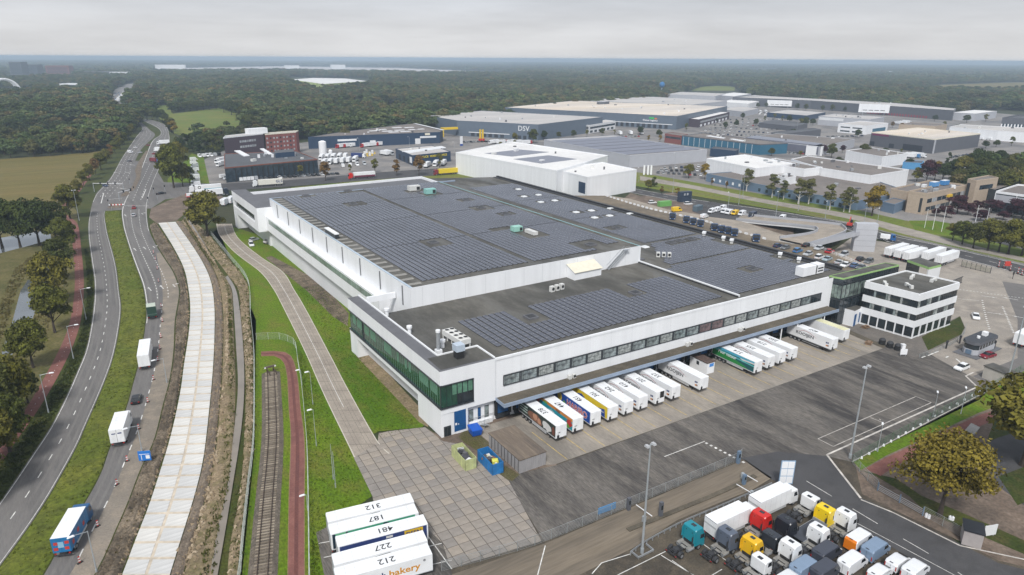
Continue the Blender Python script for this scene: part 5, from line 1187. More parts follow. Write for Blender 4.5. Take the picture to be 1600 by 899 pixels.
# entrance
car(WHT,(1524,497),'white car driving in past the office',heading((1521,488),(1526,502)),'cars at the entrance',1); car(WHT,(1502,577),'white hatchback in the tarmac yard',heading((1508,573),(1492,579)),'cars at the entrance'); car((.20,.012,.025),(1543,558),'dark red car beside the gatehouse',heading((1552,555),(1534,560)),'cars at the entrance',1)
t,x0,x1 = box_truck(G(1600,537),heading((1594,546),(1640,520)),'white lorry leaving at the right edge behind the gatehouse',L_=9,z1=3.9,group='lorries at the entrance',bands=False)
# ------------------------------------------------------------------ other buildings
def cladding(name,c): return M(name,c,rough=.5,var=.04,scale=.3)
c_grey = cladding('blue grey cladding',(.115,.145,.185)); c_dgrey = cladding('dark grey cladding',(.10,.105,.12)); c_navy = cladding('navy cladding',(.025,.05,.095)); c_teal = cladding('teal cladding',(.03,.125,.20))
c_lgrey = cladding('light grey cladding',(.42,.43,.46)); c_brick = M('red brick',(.22,.075,.065),rough=.9,var=.15,scale=2); c_dbrick = M('dark purple brick',(.075,.055,.07),rough=.9,var=.15,scale=2); c_tan = M('tan brick',(.42,.34,.26),rough=.9,var=.10,scale=1.5)
c_slate = cladding('slate blue cladding',(.13,.19,.27)); c_white = m_white
r_pale = GM('pale membrane roof',[(.46,.44,.42),(.40,.385,.375),(.52,.49,.46)],(.012,.05,.6),stretch=(.3,1.5,1),fine=.06,bump=0)
r_beige = GM('weathered beige roof',[(.62,.53,.42),(.46,.43,.40),(.70,.62,.53)],(.010,.03,.4),stretch=(.18,1.2,1),rot=R(8),fine=.08,bump=0)
r_white = GM('white membrane roof',[(.70,.69,.67),(.62,.61,.60),(.76,.75,.73)],(.02,.08,.8),fine=.05,bump=0)
r_dark = GM('dark felt roof',[(.095,.10,.11),(.13,.13,.14),(.075,.08,.085)],(.02,.08,.8),fine=.08,bump=0)
r_brown = GM('brown grey roof',[(.17,.15,.14),(.22,.195,.175),(.14,.125,.115)],(.02,.08,.8),fine=.08,bump=0)
r_pv = M('distant solar field',(.16,.165,.205),rough=.3,var=.06,scale=.3)
m_win = M('distant window',(.03,.045,.06),rough=.12,var=.5,scale=.5,spec=.7); m_winl = M('distant bright window',(.36,.38,.40),rough=.2,var=.4,scale=.7)
m_dockd = M('dock opening',(.03,.035,.045),rough=.7,var=.1)
def quad_px(px,z):
 p = [G(x,y,z) for x,y in px]
 c = sum(p,Vector()) / len(p); return p,c
class Hall:
 """a flat-roofed block: roof corners sighted on the roof level, walls dropped to the ground"""
 def __init__(s,name,label,cat,roof_px,h,wall,roof,group=None,par=.5,parm=None,world=None,pw=.35):
  p = [Vector((a[0],a[1],h)) for a in world] if world else [G(x,y,h) for x,y in roof_px]
  a = sum(p[i].x * p[i - 1].y - p[i - 1].x * p[i].y for i in range(len(p)))
  s.flip = a > 0
  if s.flip: p = p[::-1]
  s.c = sum(p,Vector()) / len(p); s.c.z = 0; s.h = h
  s.p = [Vector((q.x - s.c.x,q.y - s.c.y)) for q in p]
  s.t = thing(name,label,cat,s.c,0,group)
  mb = MB(); mb.prism([tuple(q) for q in s.p],0,h,wall,roof); mb.build('wall',s.t)
  s.rf = None
  if par:
   mb = MB(); n = len(s.p)
   for i in range(n):
    a,b = s.p[i],s.p[(i + 1) % n]; d = (b - a).normalized(); nn = Vector((d.y,-d.x)); w_ = pw
    q = [a + nn * .06,b + nn * .06,b - nn * w_,a - nn * w_]
    mb.prism([tuple(v) for v in q],h - .35,h + par - .002 * i,parm or wall)
   s.rf = mb.build('parapet',s.t)
 def edge(s,i):
  """edge i of the roof list as given"""
  n = len(s.p)
  if s.flip: i = (n - 2 - i) % n
  a,b = s.p[i],s.p[(i + 1) % n]
  return (b,a) if s.flip else (a,b)
 def band(s,i,u0,u1,z0,z1,m,name='window',out=.05,th=.05):
  a,b = s.edge(i); d = b - a; nn = Vector((d.y,-d.x)).normalized()
  if nn.dot(a.lerp(b,.5)) < 0: nn = -nn
  p0,p1 = a + d * u0,a + d * u1; q = [p0 + nn * out,p1 + nn * out,p1 - nn * th,p0 - nn * th]
  mb = MB(); mb.prism([tuple(v) for v in q],z0,z1,m)
  return mb.build(name,s.t)
 def row(s,i,n,u0,u1,z0,z1,m,fill=.6,name='window',out=.06):
  for k in range(n):
   a = u0 + (u1 - u0) * k / n; b = a + (u1 - u0) / n * fill; s.band(i,a,b,z0,z1,m[k % len(m)] if isinstance(m,list) else m,name,out)
 def text(s,i,u,z,txt,size,m,out=.25,bold=.02):
  a,b = s.edge(i); d = b - a; nn = Vector((d.y,-d.x)).normalized()
  if nn.dot(a.lerp(b,.5)) < 0: nn = -nn
  rd = Vector((-nn.y,nn.x)); q = a + d * u + nn * out
  return place_text(txt,size,m,s.t,(q.x,q.y,z),(R(90),0,math.atan2(rd.y,rd.x)),bold=bold,name='sign_lettering')
 def top(s,px,m,h=.1,name='roof_panel',z=None):
  z = s.h if z is None else z
  p = [G(x,y,z) for x,y in px]; mb = MB(); mb.prism([(q.x - s.c.x,q.y - s.c.y) for q in p],z + .004,z + h,m); return mb.build(name,s.t)
 def vents(s,n,seed):
  r_ = random.Random(seed); P = s.p; k = 0
  while k < n:
   i = r_.randrange(len(P)); q = P[i].lerp(P[i - 1],r_.random()) * r_.uniform(.2,.85); w_ = r_.uniform(.5,1.6); h = r_.uniform(.6,1.8); k += 1
   mb = MB(); mb.box(-w_,w_,-w_ * .7,w_ * .7,s.h + .01,s.h + h,r_.choice([m_ac,m_whitep,m_galv,m_roofg])); mb.build('roof_vent',s.t,(q.x,q.y,0),r_.random())
def quad3(l,f,r,h):
 """left, front and right corners sighted; the back corner closes the parallelogram"""
 L_,F_,R_ = G(*l,h),G(*f,h),G(*r,h); B_ = L_ + R_ - F_
 return [(v.x,v.y) for v in (L_,F_,R_,B_)]
# --- glass link and office beside the docks
OF = Hall('office_building','three storey white office with dark ribbon windows beside the gate','office',None,12.6,m_dark,m_roofd,par=0,world=[(tuple(G(*p,12.6))[:2]) for p in ((1354,441),(1437,461.5))] + [tuple(G(1498,443,12.6))[:2],tuple((G(1354,441,12.6) + G(1498,443,12.6) - G(1437,461.5,12.6)))[:2]])
# inner core is dark; white spandrels stand proud of it
def ring(H,z0,z1,m,name,out=.25):
 n = len(H.p); mb = MB(); P = []
 for i in range(n):
  a,b,c = H.p[i - 1],H.p[i],H.p[(i + 1) % n]; d1 = (b - a).normalized(); d2 = (c - b).normalized(); n1 = Vector((d1.y,-d1.x)); n2 = Vector((d2.y,-d2.x))
  P.append(b + (n1 + n2) / (1 + n1.dot(n2)) * out)
 mb.prism([tuple(q) for q in P],z0,z1,m); mb.flat([tuple(q) for q in P],z0,m)
 for f in range(len(mb.f) - 1,len(mb.f)): mb.f[f] = tuple(reversed(mb.f[f]))
 return mb.build(name,H.t)
ring(OF,10.9,12.58,m_white,'spandrel'); ring(OF,7.0,8.9,m_white,'spandrel'); ring(OF,3.3,5.2,m_white,'spandrel'); ring(OF,.0,.5,m_whitep,'plinth',.1)
mb = MB(); n = 4
for i in range(4):
 a,b = OF.p[i],OF.p[(i + 1) % 4]; d = (b - a).normalized(); nn = Vector((d.y,-d.x)); q = [a + nn * .26,b + nn * .26,b - nn * .1,a - nn * .1]; mb.prism([tuple(v) for v in q],12.5,12.95 - .002 * i,m_white)
mb.build('parapet',OF.t)
for e_,n in ((0,22),(1,18)):
 for z0 in (5.2,8.9):
  for k in range(n): OF.band(e_,(k + .08) / n,(k + .92) / n,z0 + .06,z0 + 1.94 if z0 < 6 else z0 + 1.94,[m_glassd,m_glassl,m_glassd,m_glassb,m_glassd][(k * 7 + int(z0)) % 5] if rnd.random() < .6 else m_glassd,'window',.12)
 for k in range(6): OF.band(e_,(k + .15) / 6,(k + .9) / 6,.55,3.25,m_glassd,'window',.12); OF.band(e_,k / 6,(k + .14) / 6,.0,3.3,m_white,'pier',.22)
for px,lb in (((1383,446),'u shaped white duct on the office roof, left'),((1420,449),'u shaped white duct on the office roof, front'),((1458,440),'u shaped white duct on the office roof, right'),((1425,435),'pair of white fan boxes on the office roof')):
 g = G(*px,12.6); t = thing('roof_duct',lb,'roof duct',(g.x,g.y,12.62),R(rnd.randrange(0,60))); q = MB(); q.box(-1.6,-.8,-.4,.4,0,.9,m_ac); q.box(.8,1.6,-.4,.4,0,.9,m_ac); q.build('cowl',t); q = MB(); q.box(-.8,.8,-.3,.3,.4,.8,m_ac); q.build('duct',t)
# glass link: two arms of dark curtain wall
zl = 14.2
lk = [tuple(G(*p,zl))[:2] for p in ((1296,431.5),(1318,435.5),(1405,414.5),(1394,411.5),(1388,411))]
A_,B_,C_ = Vector((*lk[0],0)),Vector((*lk[1],0)),Vector((*lk[2],0)); D_ = A_ + C_ - B_
LK = Hall('glass_link','dark glass link building with green roof edge between warehouse and office','glass building',None,zl,m_glassd,m_roofd,par=.12,pw=.03,parm=M('pale green trim',(.30,.48,.18),rough=.5,var=.1),world=[(v.x,v.y) for v in (A_,B_,C_,D_)])
m_gl2 = M('pale atrium glass',(.16,.20,.18),rough=.08,var=.7,scale=.6,spec=.8)  # paler glass colour for the upper panes of the link
for e_,n in ((0,4),(1,14)):
 for k in range(n):
  for (z0,z1) in ((8.2,12.0),(4.2,7.2),(.4,3.6)):
   m_ = m_gl2 if z0 > 8 else (m_gl2 if (z0 > 4 and e_ == 1 and k > 4) else m_glassd)
   LK.band(e_,(k + .06) / n,(k + .94) / n,z0,z1,m_,'pane',.05)
 for z in (3.8,7.6,12.4): LK.band(e_,0,1,z,z + .3,m_darkf,'transom',.1)
 for k in range(n + 1): LK.band(e_,max(0,k / n - .006),min(1,k / n + .006),0,13.6,m_darkf,'mullion',.09)
g = G(1333,503); t = thing('stair_enclosure','small white stair enclosure with two blue doors before the glass link','shelter',(g.x - 2,g.y - .5,0),R(8)); q = MB(); q.box(-2.2,3.0,-1.4,1.8,0,4.8,m_white,m_roofd); q.build('wall',t)
q = MB(); q.box(-1.9,-.6,-1.46,-1.4,.1,3.6,m_blue); q.build('door',t); q = MB(); q.box(1.2,2.6,-1.46,-1.4,.6,3.6,m_blue); q.build('door',t)
t = thing('portal','pale concrete portal with dark glass roof behind the office','portal',(0,0,0)); zz = 7.5
p = [G(*q,zz) for q in ((1418,406),(1452,418),(1471,413.5),(1438,402.5))]; q = MB(); q.prism([(v.x,v.y) for v in p],zz - .8,zz,M('pale green trim',(.30,.48,.18)),m_roofd); q.build('roof',t)
a,b = p[1],p[2]; q = MB(); d = (a - p[0]).normalized() * .5; q.prism([(a.x,a.y),(b.x,b.y),(b.x - d.x,b.y - d.y),(a.x - d.x,a.y - d.y)],0,zz - .8,m_whitep); q.build('wall',t)
a,b = p[0],p[3]; q = MB(); q.prism([(a.x,a.y),(b.x,b.y),(b.x + d.x,b.y + d.y),(a.x + d.x,a.y + d.y)],0,zz - .8,m_glassd); q.build('wall',t)
# --- gatehouse
gx = G(1525,552); gr = heading((1515,556),(1556,538)); t = thing('gatehouse','grey gatehouse with curved roof edge between the entrance lanes','gatehouse',G(1527,548),gr); t.scale = (1.12,) * 3
q = MB(); oct_ = [(-4.5,-.9),(-3.6,-1.7),(4.2,-1.7),(4.8,-.9),(4.8,.9),(4.2,1.7),(-3.6,1.7),(-4.5,.9)]
q.prism(oct_,.2,1.4,c_lgrey); q.prism([(x * .96,y * .94) for x,y in oct_],1.4,2.7,m_glassd); q.prism([(x * 1.05,y * 1.1) for x,y in oct_],2.7,3.4,M('gatehouse fascia',(.11,.115,.13),var=.05),M('gatehouse roof',(.05,.054,.062),rough=.6,var=.1)); q.build('wall',t)
for k in range(6): q = MB(); q.box(-3.4 + 1.35 * k,-3.3 + 1.35 * k,-1.66,-1.56,1.4,2.7,c_lgrey); q.build('mullion',t)
q = MB(); q.box(1.5,2.6,-.5,.5,3.4,4.3,m_white); q.build('roof_unit',t); q = MB(); q.cyl((-1,0,3.4),(-1,0,3.9),.35,10,m_white); q.build('roof_unit',t); q = MB(); q.box(-4.62,-4.5,-.6,.6,.3,1.3,c_slate); q.build('door',t); q = MB(); q.box(-6,6,-2.6,2.6,0,.16,m_roofg); q.build('plinth',t)
# --- small houses
def hut(name,label,px,rot,L_,W_,h,wall,roof,door=None,cat='hut'):
 t = thing(name,label,cat,G(*px),rot); q = MB(); q.box(-L_ / 2,L_ / 2,-W_ / 2,W_ / 2,0,h,wall); q.build('wall',t)
 q = MB(); q.box(-L_ / 2 - .15,L_ / 2 + .15,-W_ / 2 - .15,W_ / 2 + .15,h,h + .22,roof); q.build('roof',t)
 if door: q = MB(); q.box(*door,.1,2.2,m_blue); q.build('door',t)
 return t
hut('site_hut','beige plant hut with flat dark roof at the yard corner',(1562,597),heading((1541,594),(1570,606)),6.5,3.2,3.0,M('beige wall',(.46,.43,.38),var=.08),m_roofd,(3.24,3.3,-.8,.6))
hut('kiosk','small grey kiosk with black roof by the park gate',(1516,846),R(28),3.0,2.6,2.6,M('grey kiosk wall',(.36,.33,.32),var=.08),M('black kiosk roof',(.025,.028,.035),rough=.5))
ct = hut('site_cabin','white container cabin between the docks with a blue sign',(1096,577),DR,5.6,2.5,2.9,m_white,M('rusty cabin roof',(.10,.07,.06),var=.4,scale=1)); q = MB(); q.box(2.82,2.86,-.5,.9,1.8,2.6,lv('sky sign',(.06,.25,.65))); q.build('sign',ct); q = MB(); q.box(-.6,.2,-1.3,-1.25,1.5,2.4,m_darkf); q.build('window',ct)
s_ = thing('storage_shed','long low grey shed with streaked brown roof beside the skips','shed',(63.1,95.2,0),R(-1)); q = MB(); q.box(-2.9,2.9,-5.6,5.6,0,2.7,M('corrugated grey wall',(.30,.29,.29),rough=.6,var=.12,scale=2,stretch=(3,3,.3))); q.build('wall',s_)
q = MB(); q.box(-3.0,3.0,-5.7,5.7,2.7,2.85,GM('streaked shed roof',[(.17,.135,.105),(.115,.095,.08),(.22,.175,.13)],(.1,.5,3),stretch=(3,.25,1),rot=R(80),fine=.15)); q.build('roof',s_)
for k in range(9): q = MB(); q.box(-2.96,-2.9,-5.2 + 1.2 * k,-5.1 + 1.2 * k,0,2.7,m_dark); q.build('rib',s_)
# --- deck, ramp and lift tower
DZ = 7.0
dk = gl([(945,306),(1000,323),(1050,335),(1096,345),(1154,363),(1198,375),(1232,380),(1268,385),(1300,397),(1345,416),(1392,440)],DZ)
mb = MB(); mb.prism([(185.95,285),(185.95,107)] + [(p.x,p.y) for p in dk[::-1]],DZ - 1.2,DZ,m_whitep,g_deckm); dko = mb.build('parking_deck'); tag(dko,'raised parking deck along the right side of the warehouse','parking deck'); dko.name = 'parking_deck'
mb = MB()
for k in range(12): y = 112 + 14 * k; mb.cyl((196,y,0),(196,y,DZ - 1.2),.4,8,m_whitep)
mb.build('column',dko)['kind'] = 'stuff'
blk = MB(); blk.taper(-.7,.7,-.28,.28,0,-.7,.7,-.16,.16,.7,m_whitep); blk = blk.mesh('barrier_block')
ln = smoothline(dk[:6],.5); k = 0; acc = 0
for a,b in zip(ln,ln[1:]):
 acc += (b - a).length
 if acc > 2.6: acc = 0; o_ = link('barrier_block',blk,None,(a.x,a.y,DZ + .004),math.atan2(b.y - a.y,b.x - a.x)); tag(o_,'%s white barrier block from the far end along the deck edge' % nth(k),'barrier','barrier blocks along the deck edge'); k += 1
t = thing('guard_rail','white railing along the outer edge of the parking deck','railing'); ln = smoothline(dk[7:],2.5)
q = MB()
for a,b in zip(ln,ln[1:]): q.cyl((a.x,a.y,DZ + 1.0),(b.x,b.y,DZ + 1.0),.06,5,m_white,caps=False); q.cyl((a.x,a.y,DZ + .5),(b.x,b.y,DZ + .5),.05,5,m_white,caps=False)
q.build('rail',t)
for a in ln: q = MB(); q.cyl((a.x,a.y,DZ),(a.x,a.y,DZ + 1.1),.07,5,m_white); q.build('post',t)
# ramp: two legs and a turn
t = thing('vehicle_ramp','concrete ramp doubling back beside the parking deck, with pale parapets','ramp')
def leg(Lp,Rp,zs,name):
 n = 26; a = [G(*p,z) for p,z in zip(Lp,zs)]; b = [G(*p,z) for p,z in zip(Rp,zs)]
 def sm(P):
  xy = smoothline(P,3); xy,_ = resample(xy,n); return xy
 A,B = sm(a),sm(b); zz = [zs[0] + (zs[-1] - zs[0]) * i / (n - 1) for i in range(n)]
 q = MB(); P = []
 for i in range(n): P += [(A[i].x,A[i].y,zz[i]),(B[i].x,B[i].y,zz[i]),(A[i].x,A[i].y,max(zz[i] - .8,-.05)),(B[i].x,B[i].y,max(zz[i] - .8,-.05))]
 q.add(P,[(4 * i,4 * i + 1,4 * i + 5,4 * i + 4) for i in range(n - 1)],MATS['sandy concrete']); q.add(P,[(4 * i + 2,4 * i,4 * i + 4,4 * i + 6) for i in range(n - 1)] + [(4 * i + 1,4 * i + 3,4 * i + 7,4 * i + 5) for i in range(n - 1)] + [(4 * i + 3,4 * i + 2,4 * i + 6,4 * i + 7) for i in range(n - 1)],m_whitep)
 q.build('carriageway',t); fixn(t.children[-1].data)
 for E in (A,B):
  q = MB()
  for i in range(n - 1):
   d = (E[i + 1] - E[i]).normalized(); nn = Vector((-d.y,d.x)) * .15; a,b = E[i],E[i + 1]
   q.add([(a.x - nn.x,a.y - nn.y,zz[i]),(b.x - nn.x,b.y - nn.y,zz[i + 1]),(b.x + nn.x,b.y + nn.y,zz[i + 1]),(a.x + nn.x,a.y + nn.y,zz[i]),(a.x - nn.x,a.y - nn.y,zz[i] + 1),(b.x - nn.x,b.y - nn.y,zz[i + 1] + 1),(b.x + nn.x,b.y + nn.y,zz[i + 1] + 1),(a.x + nn.x,a.y + nn.y,zz[i] + 1)],[(0,1,5,4),(2,3,7,6),(4,5,6,7)],c_lgrey)
  q.build('parapet',t)
leg([(1218,373),(1260,367),(1278,361),(1274,357)],[(1262,383),(1300,372),(1322,362),(1314,353)],[7,6,5.2,4.6],'a')
leg([(1275,357),(1240,353),(1200,350),(1150,344)],[(1314,352.5),(1270,347.5),(1215,342),(1158,336)],[4.6,3.4,1.9,.1],'b')
def tower():
 a,f,r = G(1337,346,11),G(1368,352,11),G(1366,348.5,11)
 g = G(1350,394); t = thing('lift_tower','grey panelled lift tower with a footbridge to the parking deck','tower',(g.x + 1.5,g.y + 1.8,0),R(-43)); pm = cladding('pale grey panel',(.44,.45,.48))
 q = MB(); q.box(-4.0,4.0,-1.8,1.8,0,11.2,pm); q.build('wall',t)
 for z in (2.2,4.4,6.6,8.8): q = MB(); q.box(-4.02,4.02,-1.82,-1.80,z,z + .06,m_pil); q.build('seam',t)
 for z in (1,4.2,7.4): q = MB(); q.box(4.0,4.06,-1.5,1.5,z,z + 2.6,m_glassd); q.build('window',t)
 return t
tower()
t = thing('footbridge','steel footbridge from the parking deck to the grey lift tower','footbridge'); a,b = G(1262,385,DZ),G(1344,364.5,DZ); d = (b - a).normalized(); nn = Vector((-d.y,d.x,0)) * .9
q = MB(); q.add([a - nn,b - nn,b + nn,a + nn,a - nn - Vector((0,0,.5)),b - nn - Vector((0,0,.5)),b + nn - Vector((0,0,.5)),a + nn - Vector((0,0,.5))],[(0,1,2,3),(4,5,1,0),(6,7,3,2),(7,6,5,4)],c_lgrey); q.build('deck',t)
for s in (-1,1):
 q = MB(); e_ = nn * s; q.add([a + e_,b + e_,b + e_ + Vector((0,0,1.2)),a + e_ + Vector((0,0,1.2)),a + e_ * .95,b + e_ * .95,b + e_ * .95 + Vector((0,0,1.2)),a + e_ * .95 + Vector((0,0,1.2))],[(0,1,2,3),(7,6,5,4),(3,2,6,7)],c_lgrey); q.build('railing',t)
# deck cars, dark blue shunters
for i,(px,c,st,lb) in enumerate((((1215,386),NVY,0,'dark car first in the inner row on the deck'),((1227,389),GRY,1,'grey saloon second in the inner row on the deck'),((1246,394),BLU,2,'bright blue car on the parking deck'),((1262,399),SLV,0,'silver car beside the bright blue one on the deck'),((1280,404),WHT,2,'white car in the middle of the inner deck row'),((1292,407),(.30,.38,.42),1,'pale teal car in the inner deck row'),
     ((1311,412),SLV,1,'silver saloon in the inner deck row past the teal car'),((1320,416.5),WHT,0,'white car near the end of the inner deck row'),((1335,417),(.08,.15,.28),0,'blue car near the glass link on the deck'),((1345,420),GRY,1,'grey car last in the inner deck row'),((1260,385),BLK,1,'black car beside the foot of the footbridge'),((1279,390),SLV,0,'silver car left of the red one in the outer deck row'),((1296,395),RED_,0,'red car in the outer deck row'),
     ((1318,400),SLV,2,'silver car right of the red one in the outer deck row'),((1344,408),BLK,2,'black car left of a dark pair at the outer deck edge'),((1357,411),GRY,2,'dark grey car right of a dark pair at the outer deck edge'))): car(c,px,lb,R(8 + 180 * (i % 2)),'cars on the parking deck',st,DZ + .004)
for i,px in enumerate(((1051,342),(1072,347),(1083,350),(1094,353),(1115,359),(1126,362),(1136,364),(1146,367),(1180,376))):
 p = G(px[0],px[1],DZ); tractor((.02,.055,.14),None,'%s dark blue tractor unit from the left on the deck edge' % nth(i),'low','dark blue tractor units on the deck',rot=R(-136) + rnd.uniform(-.06,.06),loc=(p.x,p.y),z=DZ + .004)
# --- white halls right behind the warehouse
W1 = Hall('white_hall','tall white hall with dark solar strips on its roof behind the warehouse','warehouse',None,13.3,m_white,r_white,world=quad3((712,239.5),(870,268),(950,244),13.3))
W1.top([(757,240),(812,234),(858,238),(800,245)],r_pv); W1.top([(802,249),(857,243),(902,249),(846,256)],r_pv)
W2 = Hall('white_hall','lower white hall with a navy door strip right behind the solar roof','warehouse',None,12.0,m_white,r_white,world=quad3((865,265),(918,278),(995,266),12.0))
W2.band(0,.76,.95,3,9,c_navy,'panel')
S1 = Hall('solar_hall','light grey hall entirely covered with solar panels beyond the white halls','warehouse',None,8.2,c_lgrey,r_pale,world=quad3((850,219),(984,244),(1105,235),8.2))
L_,F_,R_,B_ = [Vector((*v,0)) for v in quad3((850,219),(984,244),(1105,235),8.2)]
un,vn = (R_ - F_),(L_ - F_); mb = MB()
for i in range(30):
 for j in range(6):
  u0,u1 = .02 + .96 * i / 30,.02 + .96 * (i + .80) / 30; v0,v1 = .04 + .9 * j / 6,.04 + .9 * (j + .86) / 6
  p = [F_ + un * u + vn * v - S1.c for u,v in ((u0,v0),(u1,v0),(u1,v1),(u0,v1))]; o_ = len(mb.v); mb.add([(p[0].x,p[0].y,8.5),(p[1].x,p[1].y,8.8),(p[2].x,p[2].y,8.8),(p[3].x,p[3].y,8.5)],[(0,1,2,3)],r_pv)
mb.build('solar_row',S1.t)['kind'] = 'stuff'
# --- grey distribution halls
D1 = Hall('distribution_hall','blue grey distribution hall lettered DSV','warehouse',None,14.2,c_grey,r_pale,world=[tuple(G(*p,14.2))[:2] for p in ((669.5,181.5),(714,189),(841,195.3),(942,183.3),(752.5,173.4))],par=.3)
D1.text(1,.83,10.0,'DSV',6.5,m_white); D1.row(1,6,.18,.62,.5,3.6,m_dockd,.6,'dock_opening'); D1.row(1,4,.70,.95,.5,3.6,m_dockd,.6,'dock_opening'); D1.band(1,.15,.66,3.8,4.4,m_white,'dock_header')
g = G(762,212); t = thing('water_tank','round pale steel tank before the blue grey hall','tank',g); q = MB(); q.cyl((0,0,0),(0,0,11.8),4.0,24,M('pale tank steel',(.36,.44,.48),rough=.4,var=.06)); q.build('shell',t); q = MB(); q.cyl((0,0,11.8),(0,0,12.1),4.1,24,m_whitep); q.build('rim',t)
D1o = Hall('hall_office','two storey office annex of the blue grey hall, white below and dark above','office',None,8,m_whitep,r_pale,world=quad3((904,194.5),(920,196.6),(962,190),8.0)); D1o.band(1,.05,.98,4.4,6.4,m_win); D1o.band(0,.02,.98,4.2,6.8,c_dgrey,'panel'); D1o.row(1,6,.05,.98,.6,2.8,m_win)
D2 = Hall('distribution_hall','huge dark grey hall under a weathered beige roof','warehouse',None,14,c_grey,r_beige,world=[tuple(G(*p,14))[:2] for p in ((789,168.3),(1057.8,182.2),(1136.4,166.5),(897,157.6))],par=.3)
D2.row(0,14,.56,.97,.5,4.6,m_dockd,.55,'dock_opening'); D2.band(0,.55,.98,4.7,5.3,m_white,'dock_header'); D2.text(0,.865,8.4,'Rhenus Logistics',2.6,m_white,bold=.06); D2.band(0,.86,.885,9.8,11.8,M('emblem green',(.05,.45,.12),var=0),'emblem',.2); D2.band(0,.887,.90,9.8,11.2,M('emblem orange',(.6,.2,.05),var=0),'emblem',.2)
g = G(942,163,14); t = thing('plant_house','small dark plant house on the beige roof','rooftop unit',(g.x,g.y,14.02),R(0)); q = MB(); q.box(-9,4,-2,2,0,3.2,c_dgrey,m_whitep); q.build('wall',t); q = MB(); q.box(6,7.5,-1,1,0,3.0,c_dgrey); q.box(9,10.5,-1,1,0,3.4,c_dgrey); q.build('vent',t)
D2o = Hall('hall_office','white topped office wing along the right side of the beige roofed hall','office',None,8.5,c_dbrick,r_white,world=quad3((1077,186.2),(1092,187.5),(1140,176),8.5)); D2o.band(1,.05,.95,4.6,6.6,m_winl); D2o.row(1,8,.05,.98,.5,3,m_white,.5)
D3 = Hall('distribution_hall','grey roofed hall behind the beige one','warehouse',None,12,c_lgrey,r_pale,world=[tuple(G(*p,12))[:2] for p in ((905,157),(1075,165),(1136,158),(1016,151.5))],par=.3)
# --- brick office, dealer hall and navy halls on the left
BR = Hall('brick_office','red brick office block with four rows of small windows','office',None,16.3,c_brick,r_pale,world=quad3((414,210.5),(462,206.8),(466,204.5),16.3),par=.4,parm=m_cream)
for z in (12.6,9.4,6.2,3.0): BR.row(0,9,.03,.99,z,z + 1.3,[m_winl,m_win,m_winl],.5)
BD = Hall('brick_office','dark purple brick block with a white plant room joined to the red one','office',None,17,c_dbrick,r_pale,world=quad3((349,216),(411,209.5),(413,206.5),17),par=.4,parm=m_whitep)
for z in (12.4,8.6): BD.row(0,7,.38,.8,z,z + 1.6,m_winl,.85)
g = G(400,209,17); t = thing('plant_house','white plant room on top of the dark brick block','rooftop unit',(g.x,g.y,17.02),R(10)); q = MB(); q.box(-7,8,-3,3,0,4,m_white); q.build('wall',t)
DH = Hall('dealer_hall','low dark roofed truck dealer hall with red brown eaves','hall',None,8.8,m_win,r_dark,world=[tuple(G(*p,8.8))[:2] for p in ((351,263),(496,249.5),(462,236.5),(350,241))],par=.35,parm=M('red brown fascia',(.20,.075,.05),var=.05))
DH.row(0,16,.1,1,0,7.9,m_dark,.12,'column',.35)
for px in ([(366,236.5),(375,236),(390,244),(381,245)],[(406,233.5),(412,233),(426,241.5),(420,242.3)]): DH.top(px,m_white,.5,'rooflight')
DH2 = Hall('roof_storey','navy box standing on the dealer hall roof','rooftop unit',None,12,c_navy,r_dark,world=quad3((430,239.5),(460,237),(458,233),12),par=0)
for px in ((404.5,247),(426,246),(460,244),(415,242)): g = G(*px,8.8); q = MB(); q.box(-.7,.7,-.7,.7,8.8,11,m_white); o_ = q.build('roof_cowl',DH.t,(g.x - DH.c.x,g.y - DH.c.y,0))
NV = Hall('long_hall','long navy service hall with pale rooflights','hall',None,9.4,c_navy,r_brown,world=[tuple(G(*p,9.4))[:2] for p in ((481,215),(687,207),(692,204.5),(646,193),(530,207))],par=.3)
for px in ((596,203),(605,205.5),(615,207),(620,200),(624,204),(633,206),(639,199.8),(646,203),(655,202.5),(585,205)): g = G(*px,9.4); q = MB(); q.box(-4.5,4.5,-2.0,2.0,9.42,9.8,m_whitep); q.build('rooflight',NV.t,(g.x - NV.c.x,g.y - NV.c.y,0))
q = MB(); a,b = G(648,193.5,9.6) - NV.c,G(693,204,9.6) - NV.c; pline(q,[a,b],9.9,3,m_whitep); q.build('roof_edge',NV.t)
NV.band(0,.21,.35,5.2,6.8,m_whitep,'sign_board',.2); NV.band(0,.84,.97,5.0,6.6,m_whitep,'sign_board',.2); NV.band(0,.88,.92,7.4,9.2,m_cream,'sign_board',.2); NV.row(0,2,.45,1.15,.1,4.8,m_whitep,.12,'roller_door',.1)
t = NV.t; g = G(691,214) - NV.c; q = MB(); q.box(-1.2,1.2,-1.5,1.5,0,8.0,M('signal yellow',(.70,.48,.02),var=.03)); q.box(-1.2,16,-1.5,1.5,6.6,8.6,M('signal yellow',(.70,.48,.02))); q.build('entrance_portal',t,(g.x,g.y,0),R(-5))
SN = Hall('service_hall','small navy hall with yellow lettering beside the fuel yard','hall',None,6.9,c_navy,r_pale,world=quad3((618,233),(644,243.5),(704,237.5),6.9),par=.3)
SN.text(1,.55,5.2,'TRUCK  WASH  SERVICE',2.1,M('yellow lettering',(.75,.60,.02),var=0),bold=.05); SN.row(0,3,.2,1.0,.3,4.2,m_dockd,.4,'door'); SN.band(0,.86,.98,1.5,5.6,m_white,'sign_board',.2)
SN.top([(628,237.5),(690,229),(697,231.5),(640,240)],m_whitep,.4,'rooflight')
